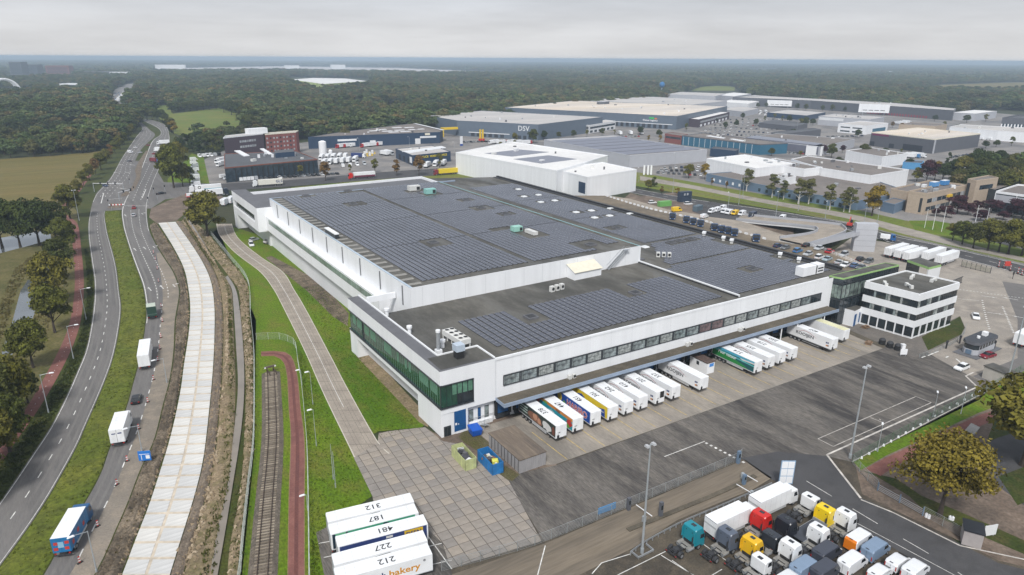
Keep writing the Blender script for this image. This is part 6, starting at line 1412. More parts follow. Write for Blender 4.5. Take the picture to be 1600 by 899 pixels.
for px,r_,h_,lb in (((505,242),2.9,10,'tall white silo beside the dealer yard'),((517,246),1.4,5,'short white silo beside the tall one')): t = thing('silo',lb,'silo',G(*px),0,'white silos'); q = MB(); q.cyl((0,0,0),(0,0,h_),r_,18,m_white); q.build('shell',t); q = MB(); q.cyl((0,0,h_),(0,0,h_ + .8),r_,18,m_white,r_ * .4); q.build('dome',t)
# --- right-hand estate
TE = Hall('teal_hall','teal clad hall with grey brown roof','hall',None,8.0,c_teal,r_brown,world=[tuple(G(*p,8))[:2] for p in ((1066,212.5),(1188,226.5),(1231,224.5),(1100,208.5))],par=.35,parm=c_dgrey)
TE.row(0,13,.02,.98,.3,7.6,m_whitep,.05,'seam',.08); TE.top([(1103,213),(1108,212.3),(1134,216),(1130,217)],m_whitep,.3,'rooflight'); TE.top([(1140,218),(1145,217.2),(1165,220.5),(1160,221.5)],m_whitep,.3,'rooflight')
TB = Hall('brick_annex','red brick annex at the left end of the teal hall','hall',None,7.6,c_brick,r_brown,world=quad3((1039,209.5),(1065,212.8),(1075,210.5),7.6),par=.3); TB.band(0,.05,.95,4.2,6.0,m_win)
TC = Hall('storage_block','dark teal block with white fans before the teal hall','hall',None,6,c_navy,r_dark,world=quad3((1110,232.5),(1150,236.5),(1155,233),6),par=.2)
WC = [Hall('white_complex','left white block of the stepped industrial complex','hall',None,9.5,m_white,r_white,world=quad3((1104,249),(1181,264.5),(1243,257),9.5),par=.6),
      Hall('white_complex','middle white block with brown roof in the stepped complex','hall',None,9.0,m_white,r_brown,world=[tuple(G(*p,9))[:2] for p in ((1182,253.5),(1257,265.5),(1285,262.5),(1212,248.5))],par=.6),
      Hall('white_complex','long white block with grey roof at the right of the stepped complex','hall',None,9.0,m_white,r_brown,world=[tuple(G(*p,9))[:2] for p in ((1284,264),(1361,276),(1420,266.5),(1262,244.5),(1236,250))],par=.6),
      Hall('white_complex','small white cube with dark roof on the complex front','hall',None,8.6,m_white,r_brown,world=quad3((1213,275),(1228,279),(1244,276),8.6),par=.3)]
SK = Hall('blue_range','slate blue low front range below the white complex','hall',None,4.6,c_slate,r_brown,world=[tuple(G(*p,4.6))[:2] for p in ((1104,272),(1182,288),(1262,303),(1340,315),(1420,300),(1360,280),(1240,262))],par=.3)
SK.row(0,5,.15,.8,1.2,2.8,m_white,.28); SK.row(1,6,.05,.95,.8,2.6,m_win,.3); SK.row(2,6,.05,.95,.6,2.6,m_win,.4)
GH = Hall('grey_hall','dark grey hall with cream roof and maroon sign corner','warehouse',None,11.3,c_dgrey,r_beige,world=quad3((1361.5,207.5),(1460,218.5),(1532,209.5),11.3),par=.4,parm=m_cream)
GH.row(0,3,.0,.98,.2,4,m_dockd,.25,'dock_opening'); GH.band(0,.55,.85,.2,5.2,m_dockd,'dock_opening'); GH.band(0,.02,.3,9.4,11.0,M('maroon sign',(.16,.02,.08),var=.05),'sign_board',.15); GH.band(1,.01,.04,0,11,c_lgrey,'corner_panel',.1)
LD = Hall('long_hall','very long dark grey hall with two white boards in front, far right','warehouse',None,12.5,c_dgrey,r_pale,world=[tuple(G(*p,12.5))[:2] for p in ((1145,152),(1268,157.5),(1490,173),(1494,170),(1400,161.5),(1200,150.5))],par=.3)
LD.row(1,22,.45,.86,.4,3.4,M('red dock gate',(.25,.05,.07),var=.1),.6,'dock_opening')
for px,tp,w_,lb in (((1217,168.5),157,33,'white advertising board further left before the long dark hall'),((1364,180),163,37,'larger white advertising board before the long dark hall')):
 g = G(*px); t = thing('billboard',lb,'billboard',g,heading((px[0] - 20,px[1] - .6),(px[0] + 20,px[1] + .8)),'white boards before the long hall'); h = H_(px[0],px[1],tp); ww = w_ * (g - Vector((0,0,CAM_H))).length / 1070
 q = MB(); q.box(-ww / 2,ww / 2,-.3,.3,h * .22,h,m_white); q.build('board',t)
 for s in (-.35,.35): q = MB(); q.cyl((s * ww,.1,0),(s * ww,.1,h * .3),.3,6,m_galv); q.build('post',t)
 q = MB()
 for s in range(4): q.box(-ww * .36 + ww * .19 * s,-ww * .36 + ww * .19 * s + ww * .15,-.33,-.3,h * .4,h * .46,ink)
 q.build('lettering',t)
WO = Hall('white_office','stepped white and grey office with dark ribbon windows, mid right','office',None,9.8,c_lgrey,r_pale,world=quad3((1279,182),(1360,187.5),(1382,183.5),9.8),par=.4); WO.band(0,.02,.5,6.0,9.0,m_whitep,'panel',.1)
WO2 = Hall('white_office','white lower office wing with two long window slits, mid right','office',None,8.5,m_white,r_pale,world=quad3((1310,194),(1354,197.5),(1388,193),8.5),par=.4); WO2.row(0,2,.1,.95,5.2,6.4,m_win,.8); WO2.row(0,2,.1,.95,1.2,2.6,m_win,.8); WO2.band(1,.3,.9,1,5,c_teal,'panel')
PS = Hall('dark_solar_hall','low dark hall with solar covered sawtooth edge, mid right','hall',None,7,c_lgrey,r_brown,world=[tuple(G(*p,7))[:2] for p in ((1160,216),(1282,230),(1336,218),(1214,209))],par=.3); PS.band(0,.60,.98,1.0,6.8,r_pv,'solar_facade',.3); PS.top([(1165,216),(1275,228),(1285,225.5),(1180,213)],r_pv,.6)
PS2 = Hall('dark_hall','dark grey hall with a row of white signs, mid right','hall',None,6.5,c_dgrey,r_dark,world=quad3((1205,207.5),(1218,210.5),(1283,203),6.5),par=.3)
PB = Hall('white_block','white windowless block between solar hall and purple trees','hall',None,7.0,m_whitep,r_pale,world=quad3((1260,228.5),(1286,230),(1290,226),7.0),par=.2)
WS = Hall('white_shed','plain white shed with brown roof in front of the dark grey hall','hall',None,7.5,m_white,r_brown,world=quad3((1322,236),(1379,246),(1418,240.5),7.5),par=.5)
BL_ = Hall('blue_block','bright blue low block behind the white shed','hall',None,4.5,M('bright blue cladding',(.08,.26,.48),var=.05),r_dark,world=quad3((1411,254),(1441,255.5),(1444,252),4.5),par=.2)
WR_ = Hall('white_hall','long white hall with grey roof at the far right edge','warehouse',None,9,m_white,r_pale,world=[tuple(G(*p,9))[:2] for p in ((1484,199),(1560,205),(1700,214),(1700,205),(1500,195))],par=.3)
BK = Hall('white_office','black and white office with tall white fins at the right edge','office',None,14,m_win,r_dark,world=quad3((1566,186),(1640,189),(1660,184),14),par=1.5,parm=c_dgrey); BK.row(0,14,.0,1,.5,9,m_white,.4,'fin',.3); BK.band(0,0,1,9.2,14,c_dgrey,'panel',.2)
TN = Hall('tan_office','tan brick office with ribbon windows behind the purple trees','office',None,10,c_tan,r_brown,world=[tuple(G(*p,10))[:2] for p in ((1420,300.5),(1448,304.5),(1512,290.5),(1480,287))],par=.7)
TN.row(1,8,.04,.97,5.6,7.6,[m_win,m_winl,m_win],.9); TN.row(1,8,.04,.97,1.6,3.6,[m_win,m_win,m_winl],.9); TN.band(0,.7,.84,1,8,m_darkf,'window'); TN.band(1,.50,.60,6.4,7.6,M('yellow awning',(.65,.42,.03),var=.05),'awning',1.0)
TN2 = Hall('tan_office','lower tan brick wing with dark roof left of the ribbon windows','office',None,8.4,c_tan,r_brown,world=[tuple(G(*p,8.4))[:2] for p in ((1392,297),(1418,301.5),(1478,288),(1452,283.5))],par=.7)
TN3 = Hall('tan_tower','tan brick stair tower and roof beam at the end of the office','office',None,13.5,c_tan,r_brown,world=[tuple(G(*p,13.5))[:2] for p in ((1512,281),(1526,283.5),(1560,279),(1545,275))],par=.5); TN3.band(0,.05,.4,2,12,m_darkf,'window'); TN3.band(1,.2,.8,8.8,11,m_win,'opening',.1)
t_ = TN.t
for px,lb,c in (((1459,292),'bright blue plant box on the tan office roof, left',(.10,.28,.55)),((1475,289.5),'bright blue plant box on the tan office roof, right',(.06,.22,.48))): g = G(*px,10); t = thing('rooftop_unit',lb,'rooftop unit',(g.x,g.y,10.02),R(0)); q = MB(); q.box(-2.6,2.6,-1.3,1.3,.3,2.6,M('blue plant box %s' % c[0],c,var=.05),m_whitep); q.build('casing',t); q = MB(); q.box(-2.4,2.4,-1.1,1.1,0,.3,m_dark); q.build('base',t)
GB = Hall('glass_pavilion','glass walled pavilion with white frame at the right edge','office',None,9.5,m_glassd,r_brown,world=[tuple(G(*p,9.5))[:2] for p in ((1556,301),(1660,315),(1690,300),(1590,290))],par=.8,parm=m_white); GB.band(0,0,1,5.2,8.6,c_lgrey,'blind',.1); GB.row(0,3,.0,1.0,0,9.4,m_white,.02,'post',.4)
GB2 = Hall('glass_hall','dark glazed link between tan tower and pavilion','office',None,8.5,m_glassd,r_brown,world=quad3((1524,292),(1556,297.5),(1580,290),8.5),par=.3)
GF = Hall('garden_house','slate blue flat house with brown hedge court left of the tan office','hall',None,4.5,c_slate,r_brown,world=quad3((1378,316),(1398,320.5),(1415,314),4.5),par=.3)
for i,(l,f,r_,h,lb,wm,rm) in enumerate((((1043,147.5),(1118,150.5),(1134,146.5),11,'pale grey hall behind the beige roof, nearest the blue water tower',c_lgrey,r_pale),((1118,148.5),(1147,151),(1174,147),10,'pale grey hall right of the small meadow',c_lgrey,r_white),((1126,159.5),(1170,162.5),(1186,158.5),8,'white roofed low hall behind the office wing',m_whitep,r_white),((1147,152.5),(1200,156),(1230,152),9,'dark roofed hall left of the first white board',c_dgrey,r_pale),((1128,171),(1160,175),(1185,170),7,'grey flat hall beside the car park',c_lgrey,r_pale),((1199,176),(1260,181),(1290,176),6,'navy low hall below the first white board',c_navy,r_pale),((1488,176),(1525,178),(1558,174),9,'white roofed hall right of the long dark one',c_lgrey,r_white),((1405,194.5),(1462,197.5),(1480,194.5),6,'tan low block before the long white hall',c_tan,r_brown),((1186,192),(1240,198),(1262,193),5,'dark low shed with green stacks, mid right',c_dgrey,r_dark))):
 Hall('far_hall',lb,'hall',None,h,wm,rm,world=quad3(l,f,r_,h),par=.2)
for i,h_ in enumerate([W1,W2,D1,D2,D3,NV,SN,TE,GH,LD,WO,PS,WS,TN,TN2,WR_,DH] + WC + [SK]): h_.vents((5,3,8,14,8,6,3,5,6,9,6,5,4,5,4,6,6,5,5,9,3,6)[i],i)
# --- far landmarks
def far_block(px_l,px_r,by,ty,depth,label,m_,cat='tower block',name='tower_block',rows=6):
 a,b = G(px_l,by),G(px_r,by); h = H_((px_l + px_r) / 2,by,ty); d = (b - a); nn = Vector((-d.y,d.x,0)).normalized() * depth; c = (a + b) / 2
 t = thing(name,label,cat,(c.x,c.y,0)); q = MB(); q.prism([(v.x - c.x,v.y - c.y) for v in (a,b,b + nn,a + nn)],0,h,m_); q.build('wall',t)
 for k in range(rows):
  z = h * (.12 + .84 * k / rows); q = MB(); o_ = -nn.normalized() * .3; q.prism([(v.x - c.x,v.y - c.y) for v in (a.lerp(b,.05) + o_,a.lerp(b,.95) + o_,a.lerp(b,.95),a.lerp(b,.05))],z,z + h * .4 / rows,m_win); q.build('window',t)
 return t
far_block(17.5,36,118,97,60,'leftmost dark tower block on the skyline',c_dgrey,rows=9); far_block(42,60,117,101,60,'shorter dark tower block beside the leftmost one',c_dgrey,rows=7); far_block(73,109,116,103,60,'wide red brick block on the skyline',c_brick,rows=5)
far_block(130,172,121,112,50,'dark low block beyond the motorway',c_dgrey,'office','far_office',2); far_block(94,125,139,131,40,'pale office among the trees near the white arch',m_whitep,'office','far_office',2)
for l,r_,by,ty,lb in ((172,200,121,113,'white far hall beyond the motorway'),(112,131,119,114,'white far hall left of the motorway'),(243,290,109.5,101.5,'pale terminal on the airfield, left'),(445,468,108,102.5,'pale dome roofed hangar on the airfield, left'),(518,540,108.5,101.5,'pale hangar on the airfield, right'),(1300,1340,115.5,113,'pale far hall on the right skyline, left'),(1376,1432,116,112,'pale far hall on the right skyline, middle'),(1470,1490,116,113,'pale far hall on the right skyline, right')): far_block(l,r_,by,ty,60,lb,m_whitep,'hall','far_hall',0)
GRN = Hall('greenhouse','white roofed hall with lime green striped front in the woods','hall',None,12,M('lime front',(.50,.60,.22),var=.3,scale=.1),r_white,world=[tuple(G(*p,12))[:2] for p in ((455,124.5),(505,131.5),(574,127),(540,123),(490,122))],par=0)
g = G(1033,153.5); hh = H_(1033,153.5,128); t = thing('water_tower','blue balloon shaped water tower over the treetops','water tower',g); q = MB(); bm_ = M('water tower blue',(.02,.14,.34),rough=.3,var=.05); q.cyl((0,0,0),(0,0,hh * .66),1.3,12,M('water tower stem',(.30,.36,.42),var=.05)); q.build('stem',t); q = MB(); rr = hh * .17
for k in range(8):
 a0,a1 = -math.pi / 2 + math.pi * k / 8,-math.pi / 2 + math.pi * (k + 1) / 8; q.cyl((0,0,hh * .82 + rr * 1.1 * math.sin(a0)),(0,0,hh * .82 + rr * 1.1 * math.sin(a1)),max(.05,rr * math.cos(a0)),16,bm_,max(.05,rr * math.cos(a1)),caps=False)
q.build('bowl',t)
g = G(8,143); hh = H_(6,143,124); t = thing('arch_bridge','white double arched bridge at the left edge far off','bridge',g,heading((0,143),(32,142))); q0 = (G(32,142.5) - G(-14,143.5)).length / 2
for s in (-1,1):
 q = MB(); P = [(q0 * math.cos(math.pi * k / 20),s * (10 - 6 * math.sin(math.pi * k / 20)),hh * math.sin(math.pi * k / 20)) for k in range(21)]
 for a,b in zip(P,P[1:]): q.cyl(a,b,2.4,8,m_white,caps=False)
 q.build('arch',t)
q = MB(); q.box(-q0 * 1.6,q0 * 6,-8,8,1.0,2.4,m_whitep); q.build('deck',t)
# ------------------------------------------------------------------ trees
def leafmat(name,cols,var=.35,wide=False):
 mt = bpy.data.materials.new(name); mt.use_nodes = True; t = mt.node_tree; b = t.nodes['Principled BSDF']; b.inputs['Roughness'].default_value = .75; b.inputs['Specular IOR Level'].default_value = .2
 oi = t.nodes.new('ShaderNodeObjectInfo'); sn = t.nodes.new('ShaderNodeTexNoise'); sn.inputs['Scale'].default_value = .011; sn.inputs['Detail'].default_value = 3; t.links.new(oi.outputs['Location'],sn.inputs[0])
 sr_ = t.nodes.new('ShaderNodeMapRange'); sr_.inputs[1].default_value = .35; sr_.inputs[2].default_value = .65; sr_.inputs[3].default_value = .62; sr_.inputs[4].default_value = 1.5; t.links.new(sn.outputs[0],sr_.inputs[0])
 r = t.nodes.new('ShaderNodeValToRGB'); r.color_ramp.interpolation = 'LINEAR'
 e = r.color_ramp.elements; e[0].position = 0; e[0].color = (*cols[0],1); e[1].position = 1; e[1].color = (*cols[-1],1)
 for i,c in enumerate(cols[1:-1]): q = e.new((i + 1) / (len(cols) - 1)); q.color = (*c,1)
 t.links.new(oi.outputs['Random'],r.inputs[0])
 c = t.nodes.new('ShaderNodeTexCoord'); n = t.nodes.new('ShaderNodeTexNoise'); n.inputs['Scale'].default_value = .55; n.inputs['Detail'].default_value = 3; t.links.new(c.outputs['Object'],n.inputs[0])
 m_ = t.nodes.new('ShaderNodeMapRange'); m_.inputs[1].default_value = .3; m_.inputs[2].default_value = .7; m_.inputs[3].default_value = 1 - var; m_.inputs[4].default_value = 1 + var; t.links.new(n.outputs[0],m_.inputs[0]); mm = t.nodes.new('ShaderNodeMath'); mm.operation = 'MULTIPLY'; t.links.new(m_.outputs[0],mm.inputs[0])
 if wide: t.links.new(sr_.outputs[0],mm.inputs[1])
 else: mm.inputs[1].default_value = 1.0
 s = t.nodes.new('ShaderNodeVectorMath'); s.operation = 'SCALE'; t.links.new(r.outputs[0],s.inputs[0]); t.links.new(mm.outputs[0],s.inputs['Scale']); t.links.new(s.outputs[0],b.inputs['Base Color'])
 return mt
L_wood = leafmat('woodland leaves',[(.036,.062,.02),(.058,.084,.022),(.045,.068,.028),(.085,.10,.03),(.062,.084,.026),(.12,.095,.034),(.048,.076,.026),(.14,.105,.04)],.4,True)
L_green = leafmat('dark green leaves',[(.028,.045,.010),(.048,.062,.012),(.07,.072,.014)],.5)
L_olive = leafmat('olive leaves',[(.09,.098,.015),(.13,.115,.018),(.075,.088,.015)],.55)
L_gold = leafmat('golden leaves',[(.24,.15,.012),(.20,.14,.014),(.26,.16,.02)])
L_autumn = leafmat('turning oak leaves',[(.19,.135,.018),(.17,.13,.018),(.15,.12,.018)],.65)
L_rust = leafmat('russet leaves',[(.16,.085,.025),(.13,.085,.025)])
L_purple = leafmat('copper beech leaves',[(.045,.014,.022),(.055,.018,.024)])
L_birch = leafmat('birch leaves',[(.11,.115,.035),(.12,.115,.04),(.09,.105,.03)])
bark = M('bark',(.055,.042,.033),rough=.95,var=.25,scale=2); bark_b = M('birch bark',(.48,.46,.43),rough=.8,var=.4,scale=2)
def crown_mesh(seed,mat,H=12.0,R_=5.0,z0=3.0,n=1500,s=.62,lobes=16,shape='round',airy=.25):
 g = np.random.default_rng(seed)
 lc = []; zc = (z0 + H) / 2; hz = (H - z0) / 2
 for k in range(lobes):
  a = g.uniform(0,2 * np.pi); u = g.uniform(-1,1)
  if shape == 'column': rr = R_ * .55 * (1 - .5 * max(u,0)) * g.uniform(.3,1)
  elif shape == 'cone': rr = R_ * .7 * (1 - (u + 1) / 2) * g.uniform(.6,1)
  elif shape == 'dome': rr = R_ * .72 * math.sqrt(max(0,1 - max(u,-.2) ** 2)) * g.uniform(.45,1)
  else: rr = R_ * .66 * math.sqrt(max(0,1 - u * u)) * g.uniform(.5,1)
  lr = R_ * g.uniform(.28,.48) * (.75 if shape in ('column','cone') else 1)
  lc.append((rr * math.cos(a),rr * math.sin(a),zc + u * hz * .78,lr))
 lc = np.array(lc); idx = g.integers(0,lobes,n); d = g.normal(size=(n,3)); d /= np.linalg.norm(d,axis=1)[:,None]
 d[:,2] = np.where(d[:,2] < -.25,-d[:,2] * .6,d[:,2])
 rad = lc[idx,3] * (1 - airy * g.random(n) ** 1.4 + .12 * g.normal(size=n) * .6)
 c = lc[idx,:3] + d * rad[:,None] * np.array([1,1,.82])
 c[:,2] = np.maximum(c[:,2],z0 * .8)
 nn = d + g.normal(size=(n,3)) * .55; nn /= np.linalg.norm(nn,axis=1)[:,None]
 a = np.cross(nn,g.normal(size=(n,3))); a /= np.linalg.norm(a,axis=1)[:,None]; b = np.cross(nn,a)
 sz = s * g.uniform(.55,1.25,n)[:,None]; w_ = g.uniform(.5,.9,n)[:,None]
 V = np.stack([c - a * sz - b * sz * w_ * .4,c + b * sz * w_ * -.9 + a * sz * .2,c + a * sz + b * sz * w_ * .3,c + b * sz * w_ - a * sz * .1],1).reshape(-1,3)
 me = bpy.data.meshes.new('crown'); me.vertices.add(4 * n); me.vertices.foreach_set('co',V.ravel()); me.loops.add(4 * n); me.loops.foreach_set('vertex_index',np.arange(4 * n)); me.polygons.add(n); me.polygons.foreach_set('loop_start',np.arange(n) * 4); me.polygons.foreach_set('loop_total',np.full(n,4)); me.materials.append(mat); me.update(); me.validate()
 return me
def trunk_mesh(seed,H=12.0,r=.28,z0=3.0,R_=5.0,mat=None,limbs=5):
 r_ = random.Random(seed); q = MB(); mat = mat or bark; P = [Vector((0,0,-.1))]; k = 5
 for i in range(k): P.append(Vector((r_.uniform(-.2,.2) * i * .4,r_.uniform(-.2,.2) * i * .4,(H * .75) * (i + 1) / k)))
 for i in range(k): q.cyl(P[i],P[i + 1],r * (1 - .8 * i / k) * (1.25 if i == 0 else 1),7,mat,r * (1 - .8 * (i + 1) / k),caps=False)
 for j in range(limbs):
  a = 2 * math.pi * (j + r_.random() * .6) / limbs; z = z0 * r_.uniform(.8,1.4); l = R_ * r_.uniform(.5,.8); b = Vector((0,0,z)); m1 = b + Vector((math.cos(a) * l * .5,math.sin(a) * l * .5,l * .45)); e_ = b + Vector((math.cos(a) * l,math.sin(a) * l,l * .8))
  q.cyl(b,m1,r * .42,5,mat,r * .28,caps=False); q.cyl(m1,e_,r * .28,5,mat,r * .08,caps=False)
 return q.mesh('trunk')
KINDS_ = {
 'wood': dict(mat=L_wood,R_=5.2,shape='round',n=900,s=.85),'green': dict(mat=L_green,R_=5.6,shape='dome',n=6000,s=.34,lobes=26),'olive': dict(mat=L_olive,R_=5.4,shape='dome',n=6000,s=.34,lobes=26),
 'gold': dict(mat=L_gold,R_=4.4,shape='round',n=3000,s=.34),'oak': dict(mat=L_autumn,R_=6.6,shape='dome',n=13000,s=.25,lobes=34,airy=.6,z0=4.0),'rust': dict(mat=L_rust,R_=4.2,shape='round',n=1300,s=.5),
 'purple': dict(mat=L_purple,R_=5.4,shape='dome',n=3000,s=.4),'birch': dict(mat=L_birch,R_=4.0,shape='column',n=3200,s=.28,airy=.6),'conifer': dict(mat=L_green,R_=3.6,shape='cone',n=1200,s=.5,z0=.8),'street': dict(mat=L_olive,R_=3.8,shape='round',n=1300,s=.5),'bush': dict(mat=L_green,R_=5.0,shape='dome',n=1300,s=.6,z0=.3)}
_tk = {}
def tree(kind,base,top,label,group,wide=1.0,var=3,h=None):
 key = (kind,rnd.randrange(var))
 if key not in _tk:
  k = dict(KINDS_[kind]); sd_ = sum(map(ord,kind)) * 7 + key[1]; z0 = k.pop('z0',3.0)
  _tk[key] = (crown_mesh(sd_,k['mat'],12.0,k['R_'],z0,k['n'],k['s'],k.get('lobes',16),k['shape'],k.get('airy',.25)),trunk_mesh(sd_,12.0,.34 if kind in ('oak','green','olive') else .24,max(z0,1.2),k['R_'],bark_b if kind == 'birch' else bark))
 g = G(*base) if base else None
 hh = h or max(3.0,H_(base[0],base[1],top)); s = hh / 12.0
 t = thing('tree',label,'tree',g,rnd.random() * 6.28,group); t.scale = (s * wide,s * wide,s)
 link('trunk',_tk[key][1],t); link('crown',_tk[key][0],t)
 return t
def rowtrees(kind,pts,phrase,group,wide=1.0):
 for i,p in enumerate(pts):
  k = p[3] if len(p) > 3 else kind
  tree(k,p[:2],p[2],'%s %s' % (nth(i),phrase),group,p[4] if len(p) > 4 else wide)
rowtrees('green',[(-22,392,320),(4,388,316),(32,386,318),(62,384,312),(88,376,318)],'dark tree from the left in the clump between field and pond','trees between field and pond',.92)
rowtrees('olive',[(110,342,290,'olive'),(102,402,342,'olive'),(96,440,378,'green'),(88,476,396,'olive'),(86,520,446,'olive')],'tree down the cycle path by the pond','trees along the pond bank',.86)
rowtrees('green',[(52,575,502,'olive'),(26,650,560,'olive'),(0,668,575,'green'),(16,706,618,'olive'),(-12,740,640,'olive'),(-40,790,680,'green'),(44,630,575,'green')],'tree from the far side in the thick clump at the lower pond end','trees at the lower pond end',.86)
rowtrees('olive',[(122,304,282),(131,292,268),(140,282,256),(150,274,247,'rust'),(158,266,240),(166,256,233),(174,248,226,'rust'),(180,240,220),(188,234,212),(194,226,206),(202,218,200),(206,210,194),(212,203,186),(216,197,178),(218,190,176)],'roadside tree from the near end of the row above the maize field','roadside trees above the maize field',.9)
rowtrees('street',[(272,294,228,'olive'),(282,270,222,'olive'),(286,292,254,'olive'),(263,262,226,'olive'),(297,290,262,'green')],'tree from the left in the green strip beside the far carriageway','trees beside the far carriageway',.75)
rowtrees('bush',[(280,236,212),(292,238,208),(302,232,206),(312,240,214),(322,236,205),(334,238,210),(346,234,211)],'dark bush from the left along the meadow edge behind the parked trucks','bushes along the meadow edge',.9)
rowtrees('green',[(222,184,168),(230,188,168),(238,188,170),(246,190,171),(254,190,172),(260,192,178),(267,206,184,'green'),(272,210,188,'gold')],'tree from the left in the line between highway and meadow','trees between highway and meadow')
rowtrees('green',[(268,176,162),(278,175,160),(288,174.5,160),(298,174,158),(308,173,158),(318,172,158),(328,171.5,156),(338,171,157),(350,176,158),(362,180,158),(374,184,160),(388,196,164),(400,204,172),(392,212,180)],'tree from the left around the upper rim of the meadow','trees round the meadow')
tree('olive',(325,370),302,'big solitary tree by the corner of the warehouse access road','solitary trees',1.05)
tree('oak',(1468,806),690,'large orange tinged oak in the park corner on the right','solitary trees',1.0); tree('olive',(1598,728),590,'dark leafy tree at the right edge beside the car park','solitary trees',1.15); tree('green',(1655,730),610,'dark tree cut by the right edge','solitary trees',1.0)
rowtrees('street',[(430,276,259),(470,276,257,'street'),(509,283,252,'rust'),(547,270,257),(586,270,247,'street'),(620,275,250,'rust'),(655,275,242,'rust'),(687,262,240)],'street tree from the left along the side street','street trees along the side street',.9)
rowtrees('street',[(782,233,221),(804,228,208),(833,224,203,'green'),(850,219,205,'green'),(873,217,206,'green'),(896.5,216,204,'green'),(917,214,202),(940.6,212,201,'green'),(960,211,203),(1000,211,198,'green'),(1013,221,211,'gold'),(1031,222,211,'gold')],'small tree from the left in front of the grey distribution halls','trees before the distribution halls',.9)
rowtrees('street',[(1072,206,193),(1133,202,191,'green'),(1150,199,188,'green'),(1160,187,177,'green'),(1181,197,186,'green'),(1195,190,181),(1222,191,181),(1233,192,180,'green'),(1250,199,184),(1257,198,183,'green')],'small tree from the left across the crowded car park','trees of the crowded car park',.9)
rowtrees('green',[(1184,169,161),(1197,169,161),(1245,172,162),(1259,173,163),(1285,174,165),(1300,174,164),(1320,175,167),(1450,184,175),(1425,183,172)],'dark round tree from the left before the long dark hall','trees before the long dark hall',.9)
rowtrees('street',[(1012.6,297,281,'olive'),(1034,304,291,'rust'),(1058,306,293,'gold')],'small autumn tree from the left on the embankment behind the white hall','autumn trees on the embankment',.9)
rowtrees('street',[(1076,279,257,'olive',.95),(1101,281,256,'gold',.85),(1112,290,278,'rust',.7),(1135,296,283,'rust',.6),(1022,292,276,'bush')],'tree from the left around the car park below the solar hall','trees round the solar hall car park',.9)
rowtrees('birch',[(1166,299,261),(1206,309,271),(1224,312,281),(1247,319,276),(1263,319,276),(1296,328,285),(1327,332,291),(1318,331,296)],'birch from the left in the row before the slate blue range','birches before the slate blue range',1.1)
tree('gold',(1362,338),289,'bright golden tree at the right end of the birch row','solitary trees',1.15)
rowtrees('purple',[(1478,340,322),(1495,334,307),(1512,336,318),(1525,330,314),(1549,333,312),(1531,345,328),(1567,344,330),(1596,343,311),(1612,346,318),(1462,338,326),(1580,338,322)],'copper beech from the left in front of the tan office','copper beeches before the tan office',1.65)
rowtrees('olive',[(1488,376,350),(1503,382,346),(1520,388,347,'green'),(1543,392,344),(1560,394,350,'green'),(1575,397,343),(1596,400,350),(1620,404,354),(1512,374,353),(1585,386,350)],'leafy tree from the left in the hedge line along the footway','trees along the footway hedge',1.0)
rowtrees('purple',[(1286,242,226,'purple'),(1299,247,225,'olive'),(1316,239,227,'purple'),(1349,248,226,'green'),(1383,243,231,'green'),(1408,240,232,'street')],'tree from the left between the white block and the dark grey hall','trees between the mid right halls')
rowtrees('green',[(1432,284,262,'olive'),(1447,286,250,'purple'),(1460,282,252,'gold'),(1472,284,254,'green'),(1481,258,237,'conifer'),(1490,282,250,'green')],'tree from the left in the mixed group beside the dark wood','mixed trees beside the dark wood')
k = 0; pts = []
for j,y in enumerate((312,301,290,280,270,260)):
 for i in range(8):
  x = 1492 + 7 * j + i * 19 + rnd.uniform(-4,4)
  if x < 1680: pts.append((x,y + rnd.uniform(-2,2) + (x - 1500) * .03,0))
pts = pts[:40]
for i,p in enumerate(pts): tree(rnd.choice(['green','green','olive','wood']),p[:2],0,'%s tree of the dense dark wood, counted from the front left' % nth(i),'trees of the dense dark wood',1.0,h=rnd.uniform(12.5,17))
# woodland: everything beyond the built-up ground, near trees one by one, the rest as one mass
built = [(v.x,v.y) for v in (G(-900,262),G(-300,252),G(0,248.5),G(100,243),G(160,237.5),G(183,226),G(206,208),G(216,196),G(218,189),G(190,179),G(168,175),G(169,154),G(178,139),G(199,130.5),G(216,130.5),G(216,144),G(202,157),G(198,170),G(212,181),G(238,180),G(243,166),G(266,163.5),G(272,176),G(340,168),G(378,178),G(386,212),G(372,220),G(300,222),G(345,236),G(400,226),G(478,218),G(530,209,9),G(645,194.5,9),G(672,184,14),G(752,176,14),G(790,170,14),G(897,159,14),G(1015,152,12),G(1045,146.5,11),G(1085,140),G(1094,136),G(1120,134),G(1148,136),G(1150,141),G(1176,146,9),G(1230,150,9),G(1268,152,12),G(1400,161,12),G(1494,169,12),G(1560,172),G(1700,180),G(2400,230),G(2400,1500),G(-900,1500))]
holes_ = [[(v.x,v.y) for v in gl(p)] for p in ([(450,130),(495,148),(530,148),(585,133),(578,123),(450,121)],[(240,106.5),(430,103),(620,105.5),(800,113),(835,118.5),(600,115),(430,111.5),(240,113)],[(1425,145),(1470,132),(1560,129),(1800,126),(1800,146),(1600,146)],[(-40,138),(-40,152),(40,152),(60,146),(110,146),(110,141),(40,138)],[(92,133),(92,146),(126,146),(126,133)],[(6,112),(6,125),(118,126),(118,112)],[(905,118.5),(912,123),(966,120),(960,116)],[(1170,109),(1170,113),(1216,112),(1216,108)],[(598,167),(600,176),(640,175),(634,165.5)],[(84,199),(90,210),(166,205),(165,193.5)],[(1494,178),(1600,184),(1700,180),(1560,172)])]
bx = np.array(built)
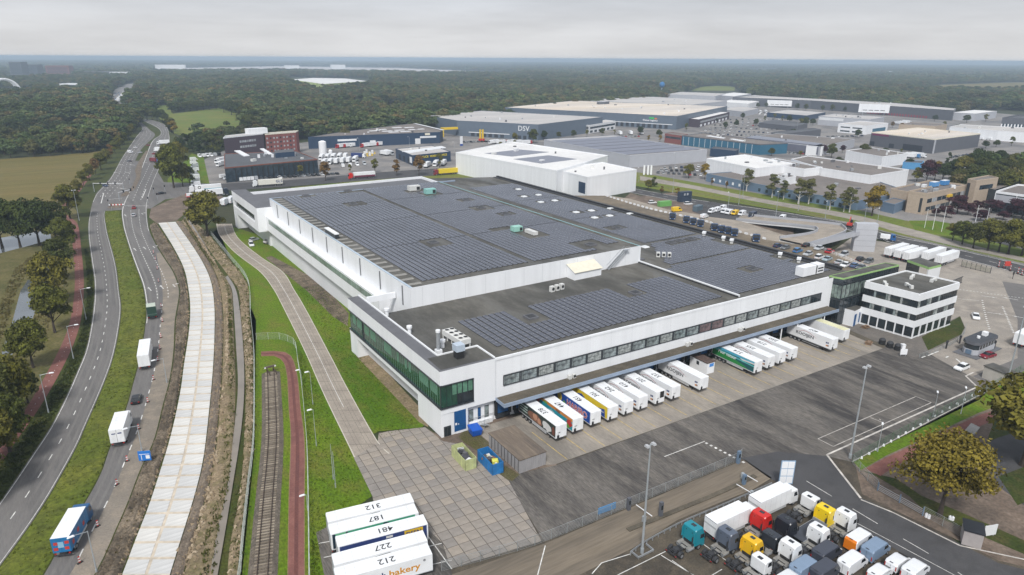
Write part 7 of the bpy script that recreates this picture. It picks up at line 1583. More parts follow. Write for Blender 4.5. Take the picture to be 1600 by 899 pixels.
def inpoly_np(P,poly):
 x,y = P[:,0],P[:,1]; c = np.zeros(len(P),bool); n = len(poly)
 for i in range(n):
  a,b = poly[i],poly[i - 1]
  if a[1] == b[1]: continue
  t_ = ((a[1] > y) != (b[1] > y)) & (x < (b[0] - a[0]) * (y - a[1]) / (b[1] - a[1]) + a[0]); c ^= t_
 return c
gen = np.random.default_rng(11)
fwd = np.array([CF.x,CF.y]); fwd /= np.linalg.norm(fwd)
def scatter(r0,r1,spacing,half=41):
 n = int(math.radians(half) * (r1 ** 2 - r0 ** 2) / spacing ** 2); r = np.sqrt(gen.uniform(r0 ** 2,r1 ** 2,n)); a = gen.uniform(-math.radians(half),math.radians(half),n)
 P = np.stack([fwd[0] * np.cos(a) - fwd[1] * np.sin(a),fwd[0] * np.sin(a) + fwd[1] * np.cos(a)],1) * r[:,None]
 keep = ~inpoly_np(P,built)
 for h in holes_: keep &= ~inpoly_np(P,h)
 return P[keep]
near = scatter(300,1500,9.6); far = scatter(1500,3200,11.5); vfar = scatter(3200,12500,34)
rowtrees('street',[(1238,214,202,'green'),(1262,212,201),(1340,215,203,'green'),(1352,208,198),(1394,200,190,'rust'),(1408,203,192,'rust'),(1425,204,194),(1443,203,194,'rust'),(1540,232,220,'green'),(1556,230,219,'green'),(1580,228,214),(1510,192,180,'green'),(1540,190,178),(1100,195,186),(1118,192,184,'green'),(1210,186,177),(1030,214,203,'green'),(1270,196,186,'green'),(1300,190,181),(1325,188,179,'green'),(1460,190,180,'green'),(1475,200,190),(1495,204,194,'green'),(1205,244,232,'green'),(1250,246,235),(1420,262,248,'green'),(1310,258,246,'green'),(1560,260,244,'green')],'tree from the left in the scattered planting of the far right estate','trees of the far right estate',1.1)
# jitter the height with a broad noise so stands of trees differ
def hgt_(P,lo,hi): return lo + (hi - lo) * (.35 * gen.random(len(P)) + .65 * (.5 + .5 * np.sin(P[:,0] * .021 + 2 * np.sin(P[:,1] * .013)) * np.cos(P[:,1] * .017)))
d = np.linalg.norm(near,axis=1); o_ = np.argsort(d); near = near[o_]; hn = hgt_(near,9,18)
crw = [crown_mesh(100 + i,L_wood,12.0,5.4,2.2,1500,.66,16,'round') for i in range(4)]; trk = trunk_mesh(5,12.0,.26,3,5)
NF = 60; az_ = np.argsort(np.argsort(-np.arctan2(near[:NF,1] * fwd[0] - near[:NF,0] * fwd[1],near[:NF] @ fwd)))
for i in range(NF):
 lb = '%s woodland tree from the left along the near forest edge' % nth(int(az_[i]))
 t = thing('tree',lb,'tree',(near[i][0],near[i][1],-.1),gen.random() * 6.28,'trees at the forest edge'); s = hn[i] / 12; t.scale = (s,s,s)
 link('crown',crw[i % 4],t); link('trunk',trk,t)
def gn_forest(name,P,S,protos):
 me = bpy.data.meshes.new(name); me.vertices.add(len(P)); me.vertices.foreach_set('co',np.concatenate([P,np.full((len(P),1),-.15)],1).ravel())
 a = me.attributes.new('tree_scale','FLOAT_VECTOR','POINT'); a.data.foreach_set('vector',S.ravel())
 a = me.attributes.new('tree_turn','FLOAT','POINT'); a.data.foreach_set('value',gen.random(len(P)) * 6.28); me.update()
 o = link(name,me); o['kind'] = 'stuff'
 col = bpy.data.collections.new(name + ' kinds')
 for k,pm in enumerate(protos):
  q = bpy.data.objects.new('forest_tree',pm); col.objects.link(q)
 ng = bpy.data.node_groups.new(name,'GeometryNodeTree'); ng.interface.new_socket('Geometry',in_out='INPUT',socket_type='NodeSocketGeometry'); ng.interface.new_socket('Geometry',in_out='OUTPUT',socket_type='NodeSocketGeometry')
 N_ = ng.nodes; i_ = N_.new('NodeGroupInput'); ou = N_.new('NodeGroupOutput'); ci = N_.new('GeometryNodeCollectionInfo'); ci.inputs[0].default_value = col; ci.inputs[1].default_value = True; ci.inputs[2].default_value = True
 ip = N_.new('GeometryNodeInstanceOnPoints'); ip.inputs['Pick Instance'].default_value = True
 s_ = N_.new('GeometryNodeInputNamedAttribute'); s_.data_type = 'FLOAT_VECTOR'; s_.inputs[0].default_value = 'tree_scale'
 r_ = N_.new('GeometryNodeInputNamedAttribute'); r_.data_type = 'FLOAT'; r_.inputs[0].default_value = 'tree_turn'; cx_ = N_.new('ShaderNodeCombineXYZ'); ri = N_.new('FunctionNodeRandomValue'); ri.data_type = 'INT'; ri.inputs[4].default_value = 0; ri.inputs[5].default_value = len(protos) - 1
 K = ng.links; K.new(i_.outputs[0],ip.inputs['Points']); K.new(ci.outputs[0],ip.inputs['Instance']); K.new(s_.outputs[0],ip.inputs['Scale']); K.new(r_.outputs[0],cx_.inputs[2]); K.new(cx_.outputs[0],ip.inputs['Rotation']); K.new(ri.outputs[2],ip.inputs['Instance Index']); K.new(ip.outputs[0],ou.inputs[0])
 md = o.modifiers.new('scatter','NODES'); md.node_group = ng
 return o
P2 = np.concatenate([near[NF:],far]); s2 = np.concatenate([hn[NF:],hgt_(far,9,17)]) / 12
wd = gen.uniform(1.1,1.75,len(s2)); st_ = .85 + .45 * np.sin(P2[:,0] * .008 + 1.7 * np.sin(P2[:,1] * .006)) * np.cos(P2[:,1] * .0095 + P2[:,0] * .004); wd *= .9 + .25 * st_; s2 = s2 * (.75 + .35 * st_); S2 = np.stack([s2 * wd,s2 * wd,s2 * gen.uniform(.8,1.3,len(s2))],1)
gn_forest('forest',P2,S2,crw)
lod = [crown_mesh(200 + i,L_wood,12.0,5.4,1.0,260,1.8,10,'dome') for i in range(3)]
sv = gen.uniform(.8,1.25,len(vfar)); S3 = np.stack([sv * 4.2,sv * 4.2,sv * 1.15],1)
gn_forest('far_forest',vfar,S3,lod)
# ------------------------------------------------------------------ railway siding and its path
LC = smoothline(gl([(423.2,583),(424.6,620),(426,674),(424,720),(419.5,774),(410.5,897),(405,970)]),1.0)
bal = MB(); P = []
rs,TR_L = resample(LC,120)
for i,c in enumerate(rs):
 a = rs[max(i - 1,0)]; b = rs[min(i + 1,119)]; d = (b - a).normalized(); nn = Vector((d.y,-d.x))
 for k,(u,z) in enumerate(((-2.1,.03),(-1.5,.28),(1.5,.28),(2.1,.03))): q = c + nn * u; P.append((q.x,q.y,z + rnd.uniform(-.03,.03)))
bal.add(P,[(4 * i + k,4 * i + k + 1,4 * i + 5 + k,4 * i + 4 + k)[::-1] for i in range(119) for k in range(3)],GM('ballast',[(.14,.115,.09),(.10,.085,.068),(.19,.16,.13)],(.2,1.2,6),fine=.45,bump=.8))
trk_ = struct('railway_track',bal); fixn(trk_.data)
sl_m = [M('weathered sleeper %d' % i,c,rough=.9,var=.25,scale=2) for i,c in enumerate([(.24,.20,.15),(.17,.14,.105),(.30,.255,.195)])]
sl = []
for m_ in sl_m: q = MB(); q.box(-1.3,1.3,-.13,.13,.22,.36,m_); sl.append(q.mesh('sleeper'))
ns = int(TR_L / .72); ss,_ = resample(LC,ns)
for i in range(ns - 1):
 d = ss[i + 1] - ss[i]; link('sleeper',sl[rnd.randrange(3)],trk_,(ss[i].x,ss[i].y,rnd.uniform(-.02,.02)),math.atan2(d.y,d.x) - math.pi / 2 + rnd.uniform(-.03,.03))
rm_ = M('rusty rail',(.055,.036,.027),rough=.6,var=.2,scale=1.5)
for s in (-.75,.75):
 q = MB()
 for i in range(119):
  d = (rs[i + 1] - rs[i]).normalized(); nn = Vector((d.y,-d.x)); a,b = rs[i] + nn * s,rs[i + 1] + nn * s; w_ = nn * .06
  q.add([(a.x - w_.x,a.y - w_.y,.36),(b.x - w_.x,b.y - w_.y,.36),(b.x + w_.x,b.y + w_.y,.36),(a.x + w_.x,a.y + w_.y,.36),(a.x - w_.x,a.y - w_.y,.52),(b.x - w_.x,b.y - w_.y,.52),(b.x + w_.x,b.y + w_.y,.52),(a.x + w_.x,a.y + w_.y,.52)],[(0,1,5,4),(2,3,7,6),(4,5,6,7)],rm_)
 fixn(q.build('rail',trk_).data)
g = LC[0]; t = thing('buffer_stop','rusty steel buffer stop at the end of the railway siding','buffer stop',(g.x,g.y,0),R(3)); q = MB()
for s in (-.75,.75): q.box(s - .1,s + .1,.2,.4,.3,1.7,rm_); q.add([(s - .08,.3,1.4),(s + .08,.3,1.4),(s + .08,-2.2,.4),(s - .08,-2.2,.4),(s - .08,.3,1.2),(s + .08,.3,1.2),(s + .08,-2.2,.25),(s - .08,-2.2,.25)],[(0,1,2,3),(4,5,6,7),(0,3,7,4),(1,2,6,5)],rm_)
q.build('frame',t); q = MB(); q.box(-1.35,1.35,.1,.5,1.35,1.75,M('buffer timber',(.12,.09,.07),var=.2)); q.build('beam',t); q = MB(); q.box(-1.38,-1.0,.05,.1,1.38,1.72,m_white); q.box(1.0,1.38,.05,.1,1.38,1.72,m_white); q.build('marker',t)
RR = Ribbon([(408,557),(430,556.5),(443,566),(448.5,590),(451,640),(454,674),(453,720),(451,774),(449,897),(447,970)],[(408,549.5),(436,548.5),(455,556),(465,588),(470,640),(475,674),(477,720),(476,774),(476.5,897),(477,970)])
mb = MB(); RR.sheet(mb,Z['road'],g_red); struct('cycle_path',mb); mb = MB(); RR.sheet(mb,Z['lane'],GM('path edge litter',[(.24,.15,.09),(.18,.13,.07),(.28,.18,.10)],(.2,.9,4)),0,.05); RR.sheet(mb,Z['lane'],MATS['path edge litter'],.95,1); RR.sheet(mb,Z['lane'],GM('path wear',[(.13,.055,.05),(.15,.06,.05),(.12,.05,.045)],(.2,.9,4)),.38,.62); struct('path_edge',mb)
sheet('scrap_corner',[(664,668),(692,690),(760,736),(800,742),(870,727),(800,650),(770,640),(690,684)],.012,g_dirt)
sheet('moss_patch',[(716,683),(728,670),(742,674),(768,695),(748,706),(728,694)],.03,GM('mossy rubble',[(.085,.075,.03),(.12,.10,.06),(.07,.075,.02)],(.2,.8,4),fine=.4,bump=.8))
sheet('moss_patch',[(775,745),(790,728),(812,742),(800,752)],.03,MATS['mossy rubble'])
# weeds: small tufts on the verges and on the churned ground, one mass
def tufts(name,ribs,n,mat,s,seed):
 g_ = random.Random(seed); q = MB(); k = q.mat(mat)
 for _ in range(n):
  rb,u0,u1,v0,v1,z = ribs[g_.randrange(len(ribs))]; p = rb.at(g_.uniform(u0,u1),g_.uniform(v0,v1) ** 1.0)
  for j in range(4):
   a = g_.random() * 6.28; h = s * g_.uniform(.5,1.3); w_ = s * .35; x,y = p.x + g_.gauss(0,s * .5),p.y + g_.gauss(0,s * .5); o_ = len(q.v)
   q.v += [(x - w_ * math.cos(a),y - w_ * math.sin(a),z),(x + w_ * math.cos(a),y + w_ * math.sin(a),z),(x + g_.gauss(0,w_ * .6),y + g_.gauss(0,w_ * .6),z + h)]; q.f.append((o_,o_ + 1,o_ + 2)); q.mi.append(k)
 o_ = q.build(name); o_['kind'] = 'stuff'; return o_
def clods(name,ribs,n,mat,s,seed):
 g_ = random.Random(seed); q = MB(); k = q.mat(mat)
 for _ in range(n):
  rb,u0,u1,z = ribs[g_.randrange(len(ribs))]; p = rb.at(g_.uniform(u0,u1),g_.random()); r_ = s * g_.uniform(.4,1.5); a = g_.random() * 6.28; o_ = len(q.v); h = z + r_ * g_.uniform(.3,.9)
  q.v += [(p.x + r_ * math.cos(a + t) * g_.uniform(.6,1.3),p.y + r_ * math.sin(a + t) * g_.uniform(.6,1.3),z - .1) for t in (0,1.57,3.14,4.71)] + [(p.x + r_ * .2,p.y,h),(p.x - r_ * .3,p.y + r_ * .2,h * .95)]
  for f in ((0,1,4),(1,2,5),(1,5,4),(2,3,5),(3,0,4),(3,4,5)): q.f.append(tuple(o_ + i for i in f)); q.mi.append(k)
 o_ = q.build(name); o_['kind'] = 'stuff'; return o_
class Mid:
 def __init__(s,A,B,va,vb): s.A,s.B,s.va,s.vb = A,B,va,vb
 def at(s,u,v): return s.A.at(1.0,s.va * v).lerp(s.B.at(0.0,s.vb * v),u)
med = Mid(RW,RE,w330,eV)
tufts('median_weeds',[(med,.05,.95,0,1,.15)],1700,leafmat('median weeds',[(.11,.13,.016),(.085,.105,.014)]),.3,1)
tufts('mud_weeds',[(MUDR,.1,.9,0,1,.2)],350,leafmat('mud weeds',[(.10,.09,.03),(.12,.095,.045)]),.35,2)
bankA = Ribbon([(352,960),(357,870),(369,800),(378,740),(384,674),(386,600),(382,540),(378,500),(375,455),(358,430),(327,388),(300,345)],[(x - 1,y) for x,y in FN])
bankB = Ribbon([(x + 19,y) for x,y in CR_],[(337,960),(335,870),(349,800),(360,740),(363,674),(365,600),(363,540),(361,500),(358,455),(346,430),(314,392),(286,342)])
tufts('bank_weeds',[(bankA,0,1,0,1,.1),(bankB,.55,1,0,1,.3)],1500,leafmat('bank weeds',[(.075,.085,.02),(.11,.095,.035),(.06,.075,.02)]),.5,3)
lwn = Ribbon([(486,900),(486,820),(483,740),(480,690),(474,610),(468,560)],[(500,900),(505,830),(568,760),(540,700),(500,612),(470,548)]); lw2 = Ribbon([(598,690),(548,605),(523,557),(482,480),(465,452)],[(660,664),(610,605),(566,556),(540,485),(505,445)])
tufts('lawn_weeds',[(lwn,0,1,0,1,0),(lw2,0,.9,0,1,0)],2600,leafmat('lawn weeds',[(.07,.115,.008),(.12,.135,.018),(.10,.11,.02)]),.2,6)
vg = Ribbon([(x + 6,y) for x,y in [(-48,800),(18,700),(60,640),(95,580),(118,530),(128,490),(131,440),(127,390)]],[(-10,800),(52,702),(96,628),(118,582),(134,540),(144,480),(145,442),(140,400)])
tufts('verge_weeds',[(vg,0,1,0,1,.0)],2000,leafmat('verge weeds',[(.042,.055,.012),(.058,.06,.014)]),.4,4)
pond_r = Ribbon([(-60,640),(-10,590),(22,548),(46,506),(60,470),(78,425),(82,400)],[(-20,690),(10,640),(42,585),(64,540),(80,500),(92,450),(92,405)])
pond_l = Ribbon([(-120,620),(-60,560),(-10,500),(10,455),(25,420),(50,400)],[(-45,608),(0,556),(18,500),(30,455),(48,428),(70,402)])
tufts('reeds',[(pond_r,.15,1,0,1,0),(pond_l,0,.8,0,1,0)],1300,leafmat('reed leaves',[(.12,.10,.035),(.075,.08,.02)]),.5,5)
grv = Ribbon([(x + 1,y) for x,y in CR_],[(x + 17 * (y / 900) + 3,y) for x,y in CR_])
clods('soil_clods',[(MUDR,.1,.95,.25)],1500,g_mud,.34,8); clods('tan_clods',[(grv,.1,1,.2),(bankB,0,.45,.35),(MUDR,.7,1,.2)],2600,GM('tan clods',[(.24,.18,.115),(.17,.13,.085),(.30,.235,.155)],(.1,.5,3)),.38,9)
clods('pale_clods',[(bankB,.0,.3,.3),(bankA,.2,.8,.2)],500,GM('pale clods',[(.34,.27,.19),(.28,.22,.15),(.40,.33,.24)],(.1,.5,3)),.5,10)
# ------------------------------------------------------------------ fences
m_fence = M('galvanised fence wire',(.33,.35,.35),rough=.5,metal=.3,var=.1); m_fgreen = M('green fence post',(.10,.16,.10),rough=.5,var=.1); m_pale = M('pale fence post',(.46,.50,.46),rough=.5,var=.1)
def fence(label,px,h,step,m,wires=5,name='fence',pr=.05,px_world=None,mesh=None):
 t = thing(name,label,'fence'); ln = smoothline(px_world or gl(px),.5) if len(px) > 2 else (px_world or [v.to_2d() for v in gl(px)])
 ln = [Vector((v.x,v.y)) for v in ln]; L_ = sum((b - a).length for a,b in zip(ln,ln[1:])); n = max(2,int(L_ / step) + 1); pts,_ = resample(ln,n)
 pm = MB(); pm.cyl((0,0,0),(0,0,h),pr,6,m); pm = pm.mesh('post')
 for p in pts[:300]: link('post',pm,t,(p.x,p.y,0))
 q = MB()
 for k in range(wires):
  z = .1 + (h - .15) * k / (wires - 1)
  for a,b in zip(pts,pts[1:]): q.cyl((a.x,a.y,z),(b.x,b.y,z),.018 if k < wires - 1 else .03,4,mesh or m,caps=False)
 q.build('wire',t); return t
fence('long pale chain fence between the ditch and the lawn',FN[::-1],2.0,2.8,m_pale,7)
fence('grey yard fence along the tarmac yard and the entrance lane',[(690,893),(770,872),(850,847),(1000,785),(1150,722),(1158,715)],1.9,3.0,m_fence,8)
fence('green mesh fence along the right edge of the tarmac yard',[(1331,724),(1440,664),(1545,611),(1600,578)],2.0,2.8,m_fgreen,9)
fence('grey mesh fence from the yard corner down to the park gate',[(1331,724),(1350,746),(1370,766)],2.0,2.6,m_fence,8); fence('thin mesh fence from the park gate past the grey kiosk',[(1442,806),(1472,822),(1502,840)],1.8,2.6,m_fence,7)
fence('pale fence wrapped round the railway buffer stop',[(401,531),(430,530),(444,532),(461,541),(466,570),(471,600),(477,660),(481,720),(484,899),(484,960)],1.9,3.0,m_pale,6)
fence('low galvanised railing round the office lawn',[(1436,560),(1480,543),(1503,527),(1509,512)],1.2,1.6,m_fence,5)
fence('grey guard fence beside the light rail street',[(1088,322),(1140,328),(1200,339),(1260,351),(1320,362)],1.0,3.0,m_fence,4)
fence('fence along the footway by the leafy hedge',[(1420,372),(1500,391),(1600,416),(1680,436)],1.2,3.0,m_fence,5)
t = thing('guard_rail','galvanised guard rail between the entrance lane and the truck park','guard rail'); ln,L_ = resample(smoothline(gl([(985,868),(1010,850),(1066,820),(1130,793),(1205,760)]),1),26); q = MB()
for a,b in zip(ln,ln[1:]):
 d = (b - a).normalized(); nn = Vector((-d.y,d.x)) * .04; q.add([(a.x,a.y,.45),(b.x,b.y,.45),(b.x,b.y,.78),(a.x,a.y,.78),(a.x + nn.x,a.y + nn.y,.45),(b.x + nn.x,b.y + nn.y,.45),(b.x + nn.x,b.y + nn.y,.78),(a.x + nn.x,a.y + nn.y,.78)],[(0,1,2,3),(7,6,5,4),(3,2,6,7)],m_galv)
q.build('beam',t); pm = MB(); pm.box(-.06,.06,-.06,.06,0,.75,m_galv); pm = pm.mesh('post')
for p in ln: link('post',pm,t,(p.x,p.y,0))
t = thing('lane_island','long raised kerb island between the two entrance lanes','traffic island'); l2 = smoothline(gl([(981,829),(1060,797),(1130,768),(1180,744)]),1); q = MB()
for a,b in zip(l2,l2[1:]):
 d = (b - a).normalized(); nn = Vector((-d.y,d.x)) * .45; q.prism([(a.x - nn.x,a.y - nn.y),(b.x - nn.x,b.y - nn.y),(b.x + nn.x,b.y + nn.y),(a.x + nn.x,a.y + nn.y)],0,.16,m_mossroof)
q.build('kerb',t)
# ------------------------------------------------------------------ lamps and masts
m_pole = M('lamp pole steel',(.40,.43,.45),rough=.4,metal=.3,var=.06)
def lamp(base,top,label,heads=2,arm=1.4,group=None,r=.12,dirn=None,cat='lamp post',name='street_lamp'):
 g = G(*base); h = H_(base[0],base[1],top); t = thing(name,label,cat,g,0 if dirn is None else dirn,group)
 q = MB(); q.cyl((0,0,0),(0,0,h),r,8,m_pole,r * .5); q.cyl((0,0,0),(0,0,.9),r * 1.4,8,m_pole); q.build('pole',t)
 if heads == 2:
  q = MB(); q.cyl((-.8,0,h - .2),(.8,0,h - .2),.06,6,m_pole); q.build('arm',t)
  for s in (-1,1): q = MB(); q.taper(s * .62 - .26,s * .62 + .26,-.38,.38,h - .3,s * .62 - .22,s * .62 + .22,-.3,.3,h,M('lamp grey',(.42,.43,.44),var=.05)); q.build('lamp_head',t)
 elif heads == 1:
  q = MB(); q.cyl((0,0,h - .1),(arm,0,h + .15),.05,6,m_pole); q.build('arm',t); q = MB(); q.taper(arm - .2,arm + .75,-.18,.18,h + .05,arm - .1,arm + .6,-.12,.12,h + .22,m_white); q.build('lamp_head',t)
 return t
lamp((1003,864),694,'tall twin headed floodlight mast beside the entrance lane',r=.2,name='floodlight_mast'); lamp((1328,716),572,'tall floodlight mast at the yard corner by the green fence',r=.2,name='floodlight_mast'); lamp((1571,607),478,'tall floodlight mast beside the beige plant hut',r=.2,name='floodlight_mast')
q = MB(); g = G(1003,864)
t = thing('mast_guard','low steel crash frame round the floodlight mast foot','crash frame',g); q.box(-1.6,1.6,-.9,-.8,.25,.6,m_galv); q.box(-1.6,-1.5,-.8,.8,.25,.6,m_galv); q.box(1.5,1.6,-.8,.8,.25,.6,m_galv); q.box(-1.55,-1.5,-.85,-.8,0,.25,m_galv); q.box(1.5,1.55,-.85,-.8,0,.25,m_galv); q.build('frame',t)
LG = 'small lamp posts along the green fence'
for i,(b,tp) in enumerate((((1371,706),666),((1457.5,652),616),((1501,647),609))): lamp(b,tp,'%s small lamp post from the left along the green fence' % nth(i),1,.7,LG,.08,R(30))
for i,(b,tp) in enumerate((((115,561),510),((76,645),586),((135,500),452))): lamp(b,tp,['road lamp in the middle of the three on the left verge','nearest of the three road lamps on the left verge','farthest of the three road lamps on the left verge'][i],1,1.8,'road lamps on the left verge',.11,R(-10))
for i,(b,tp) in enumerate((((261,598),560),((222,706),665),((152,897),830))): lamp(b,tp,['farthest of the three road lamps on the mud strip','middle one of the three road lamps on the mud strip','nearest road lamp on the mud strip, over the blue lorry'][i],1,1.8,'road lamps on the mud strip',.11,R(190))
lamp((124,345),297,'floodlight mast by the junction with a square white head',2,name='floodlight_mast')
for i,(b,tp) in enumerate((((489,632),581),((494.5,697),640),((472,602),578),((481,798),773))): lamp(b,tp,'%s slim lamp post on the lawn, counted clockwise from the middle one' % nth(i),1,.4,'slim lamp posts on the lawn',.07,R(180))
for i,(b,tp) in enumerate((((521,749),694),((524.5,762),706))): lamp(b,tp,['taller white pole standing on the lawn above the yard trailers','nearer white pole on the lawn above the yard trailers'][i],0,0,'bare white poles on the lawn',.08)
for i,(b,tp) in enumerate((((1051,302),239),((1154,320),272),((1160,311),272),((1211.5,343),299),((1247,330),300),((1289,342),314),((1350,348),317),((1370,352),325),((1574,396),366),((1137,330),300),((998,284),262))): lamp(b,tp,'%s lamp mast along the east street, from %s' % (nth([0,2,3,5,6,7,8,9,10,1,0][i]) if i < 10 else 'low','the white hall' if i < 10 else 'the hall corner'),1,1.4,'lamp masts along the east street',.12,R(200))
for i,(b,tp) in enumerate((((1444.5,356),328),((1457,359),325),((1471,362),325),((1524,347),322),((1541,349),326))): g = G(*b); h = H_(*b,tp); t = thing('flagpole','%s white flagpole from the left before the tan office' % nth(i),'flagpole',g,0,'flagpoles before the tan office'); q = MB(); q.cyl((0,0,0),(0,0,h),.12,8,m_white,.06); q.build('pole',t); q = MB(); q.cyl((0,0,h),(0,0,h + .2),.14,8,m_white); q.build('cap',t)
for i,x in enumerate((1006,1012,1017)): g = G(x,274); t = thing('sign_pylon','%s of three white sign pylons left of the solar hall car park' % ('first','second','third')[i],'pylon',g,R(-40),'white sign pylons'); q = MB(); q.box(-.55,.55,-.2,.2,0,6.5,m_white); q.build('panel',t); q = MB(); q.box(-.7,.7,-.3,.3,0,.3,m_roofg); q.build('base',t)
# tiny lamp posts across the estate
for i,(b,tp) in enumerate((((562,236),216),((640,232),214),((1114,205),197),((1130,206),196),((1500,300),262),((710,240),222),((1245,205),187))): lamp(b,tp,'%s thin lamp post standing among the far halls, from the left' % nth([0,1,3,4,6,2,5][i]),1,1.2,'thin lamp posts among the far halls',.12,R(200))
# ------------------------------------------------------------------ road furniture
rw_red = M('beacon red',(.50,.05,.035),rough=.5,var=.05)
def beacon_parts():
 a = MB(); a.box(-.4,.4,-.2,.2,0,.12,m_dark); b = MB()
 for k in range(5): b.box(-.13,.13,-.03,.03,.12 + .22 * k,.12 + .22 * (k + 1),rw_red if k % 2 == 0 else m_white)
 return [('foot',a.mesh('foot')),('blade',b.mesh('blade'))]
for i,px in enumerate(((125,880),(153,823),(183,758),(199,721),(217,671),(231,629),(240,594),(247,564),(250,546),(251.5,528),(254,503),(252,480),(248,441),(246,421),(243,406),(240,396))): put(kit('beacon',beacon_parts),'lane_beacon','%s red and white lane beacon from the near end of the closed lane' % nth(i),'beacon',G(*px),R(20) + rnd.uniform(-.3,.3),'lane beacons closing the right lane',1.0)
def board(label,px,h0,h1,w_,m,rot,posts=2,name='road_sign',cat='sign',txt=None):
 t = thing(name,label,cat,G(*px),rot); q = MB(); q.box(-w_ / 2,w_ / 2,-.05,.05,h0,h1,m); q.build('board',t)
 for s in ([-.38,.38] if posts == 2 else [0]): q = MB(); q.cyl((s * w_,.1,0),(s * w_,.1,h1 if posts == 2 else h0),.06,6,m_pole); q.build('post',t)
 return t
sblue = M('road sign blue',(.02,.17,.55),rough=.4,var=.03)
t = board('blue direction sign leaning on the mud strip by the road',(228,724),.6,2.6,2.2,sblue,R(-25)); q = MB(); q.box(-.9,.9,-.07,-.051,1.9,2.0,m_white); q.box(.2,.9,-.07,-.051,1.0,1.7,m_white); q.box(-.6,-.5,-.07,-.051,.8,1.8,m_white); q.build('arrow',t)
t = board('blue direction sign far up the right carriageway',(252,259),1.8,6.0,5.5,sblue,R(25)); q = MB(); q.box(-2,2,-.07,-.051,3.5,4.4,m_white); q.build('lettering',t)
t = board('tall blue and white company board with six panels by the entrance lane',(1226,763),.9,5.6,2.5,M('blue sign frame',(.24,.36,.50),var=.05),R(-33))
for i in range(2):
 for k in range(3): q = MB(); q.box(-1.1 + 1.13 * i,-.03 + 1.13 * i,-.075,-.05,1.1 + 1.5 * k,2.45 + 1.5 * k,m_white); q.build('panel',t)
board('blue banner board hanging on the yard fence',(948,803),.5,1.7,3.6,M('banner blue',(.09,.24,.45),var=.05),math.atan2(*( (G(985,790) - G(910,818)).yx )))
board('white notice board by the office railing',(1411,557),.5,2.0,1.8,m_white,R(-30)); board('white notice sheet on the park fence near the kiosk',(1545,839),.3,2.2,2.4,m_whitep,R(-20))
t = thing('signal_gantry','white signal gantry arching over the near junction lanes','traffic signal',G(194,301),heading((194,301),(142,300))); q = MB(); h = H_(194,301,287.5); q.cyl((0,0,0),(0,0,h),.16,8,m_pole); L_ = (G(194,301) - G(140,303)).length; q.cyl((0,0,h),(L_,0,h),.12,8,m_white); q.cyl((L_,0,0),(L_,0,h),.16,8,m_pole); q.build('frame',t)
for u in (.25,.5,.75): q = MB(); q.box(L_ * u - .35,L_ * u + .35,-.2,.2,h - .6,h + .7,m_dark); q.build('signal',t)
t = thing('signal_gantry','short signal arm over the far side of the junction','traffic signal',G(187,314),heading((187,314),(212,308))); q = MB(); h = H_(187,314,301); q.cyl((0,0,0),(0,0,h),.16,8,m_pole); q.cyl((0,0,h),(9,0,h),.12,8,m_white); q.build('frame',t); q = MB(); q.box(3,3.7,-.2,.2,h - .6,h + .7,m_dark); q.build('signal',t); q = MB(); q.box(8,8.7,-.2,.2,h - .6,h + .7,m_dark); q.build('signal',t)
for i,px in enumerate(((170,322),(210,301),(232,318),(241,303),(246,312),(175,330),(203,288),(258,299))): t = thing('traffic_signal','%s dark traffic light post round the junction, from the near left' % nth(i),'traffic light',G(*px),rnd.random() * 6,'traffic lights round the junction'); q = MB(); q.cyl((0,0,0),(0,0,2.6),.08,6,m_pole); q.build('post',t); q = MB(); q.box(-.2,.2,-.2,.2,2.4,3.4,m_dark); q.build('signal',t)
t = thing('work_barrier','red and white works barrier across the closed end of the median','barrier',G(182,322.5),heading((176,322.5),(190,322))); q = MB()
for k in range(9): q.box(-3.4 + .76 * k,-3.4 + .76 * (k + 1),-.04,.04,.5,1.1,rw_red if k % 2 else m_white)
q.build('board',t); q = MB(); q.box(-3.3,-3.1,-.3,.3,0,.5,m_dark); q.box(3.1,3.3,-.3,.3,0,.5,m_dark); q.build('foot',t)
# lift barriers and posts of the entrance lane
def lift(label,base,a,b):
 g = G(*base); t = thing('lift_barrier',label,'barrier',g); q = MB(); q.box(-.25,.25,-.25,.25,0,1.15,m_pole); q.build('housing',t); p,q2 = G(*a,1.2) - g,G(*b,1.2) - g; q = MB(); q.cyl((p.x,p.y,1.1),(q2.x,q2.y,1.1),.07,6,m_white); q.build('boom',t)
lift('white lift barrier beside the floodlight mast',(1006,816),(994,788),(1019,806)); lift('white lift barrier near the company board, outer lane',(1160,748),(1165,741),(1184,752)); lift('white lift barrier near the white box truck, inner lane',(1174,776),(1151,756),(1173,769))
for px,lb,h in (((1032,807),'dark grey reader column on the lane island',2.8),((1162,757),'grey reader cabinet on the lane island end',2.0),((1153,724),'blue grey gate column at the fence end',2.6),((982,797),'dark gate post at the fence opening',2.4)): t = thing('reader_column',lb,'column',G(*px),R(-3)); q = MB(); q.box(-.3,.3,-.25,.25,0,h,c_dgrey if 'dark' in lb else c_slate); q.build('housing',t); q = MB(); q.box(-.2,.2,-.27,-.25,h * .5,h * .8,m_glassd); q.build('screen',t)
g0,g1 = G(1371,767),G(1441,806); t = thing('field_gate','long grey tubular gate into the park','gate',g0,math.atan2(g1.y - g0.y,g1.x - g0.x)); L_ = (g1 - g0).length
for z in (.3,.6,.9,1.25): q = MB(); q.cyl((0,0,z),(L_,0,z),.04,6,m_galv); q.build('rail',t)
for x in (0,L_ / 2,L_): q = MB(); q.cyl((x,0,0),(x,0,1.7),.09,8,c_slate); q.build('post',t)
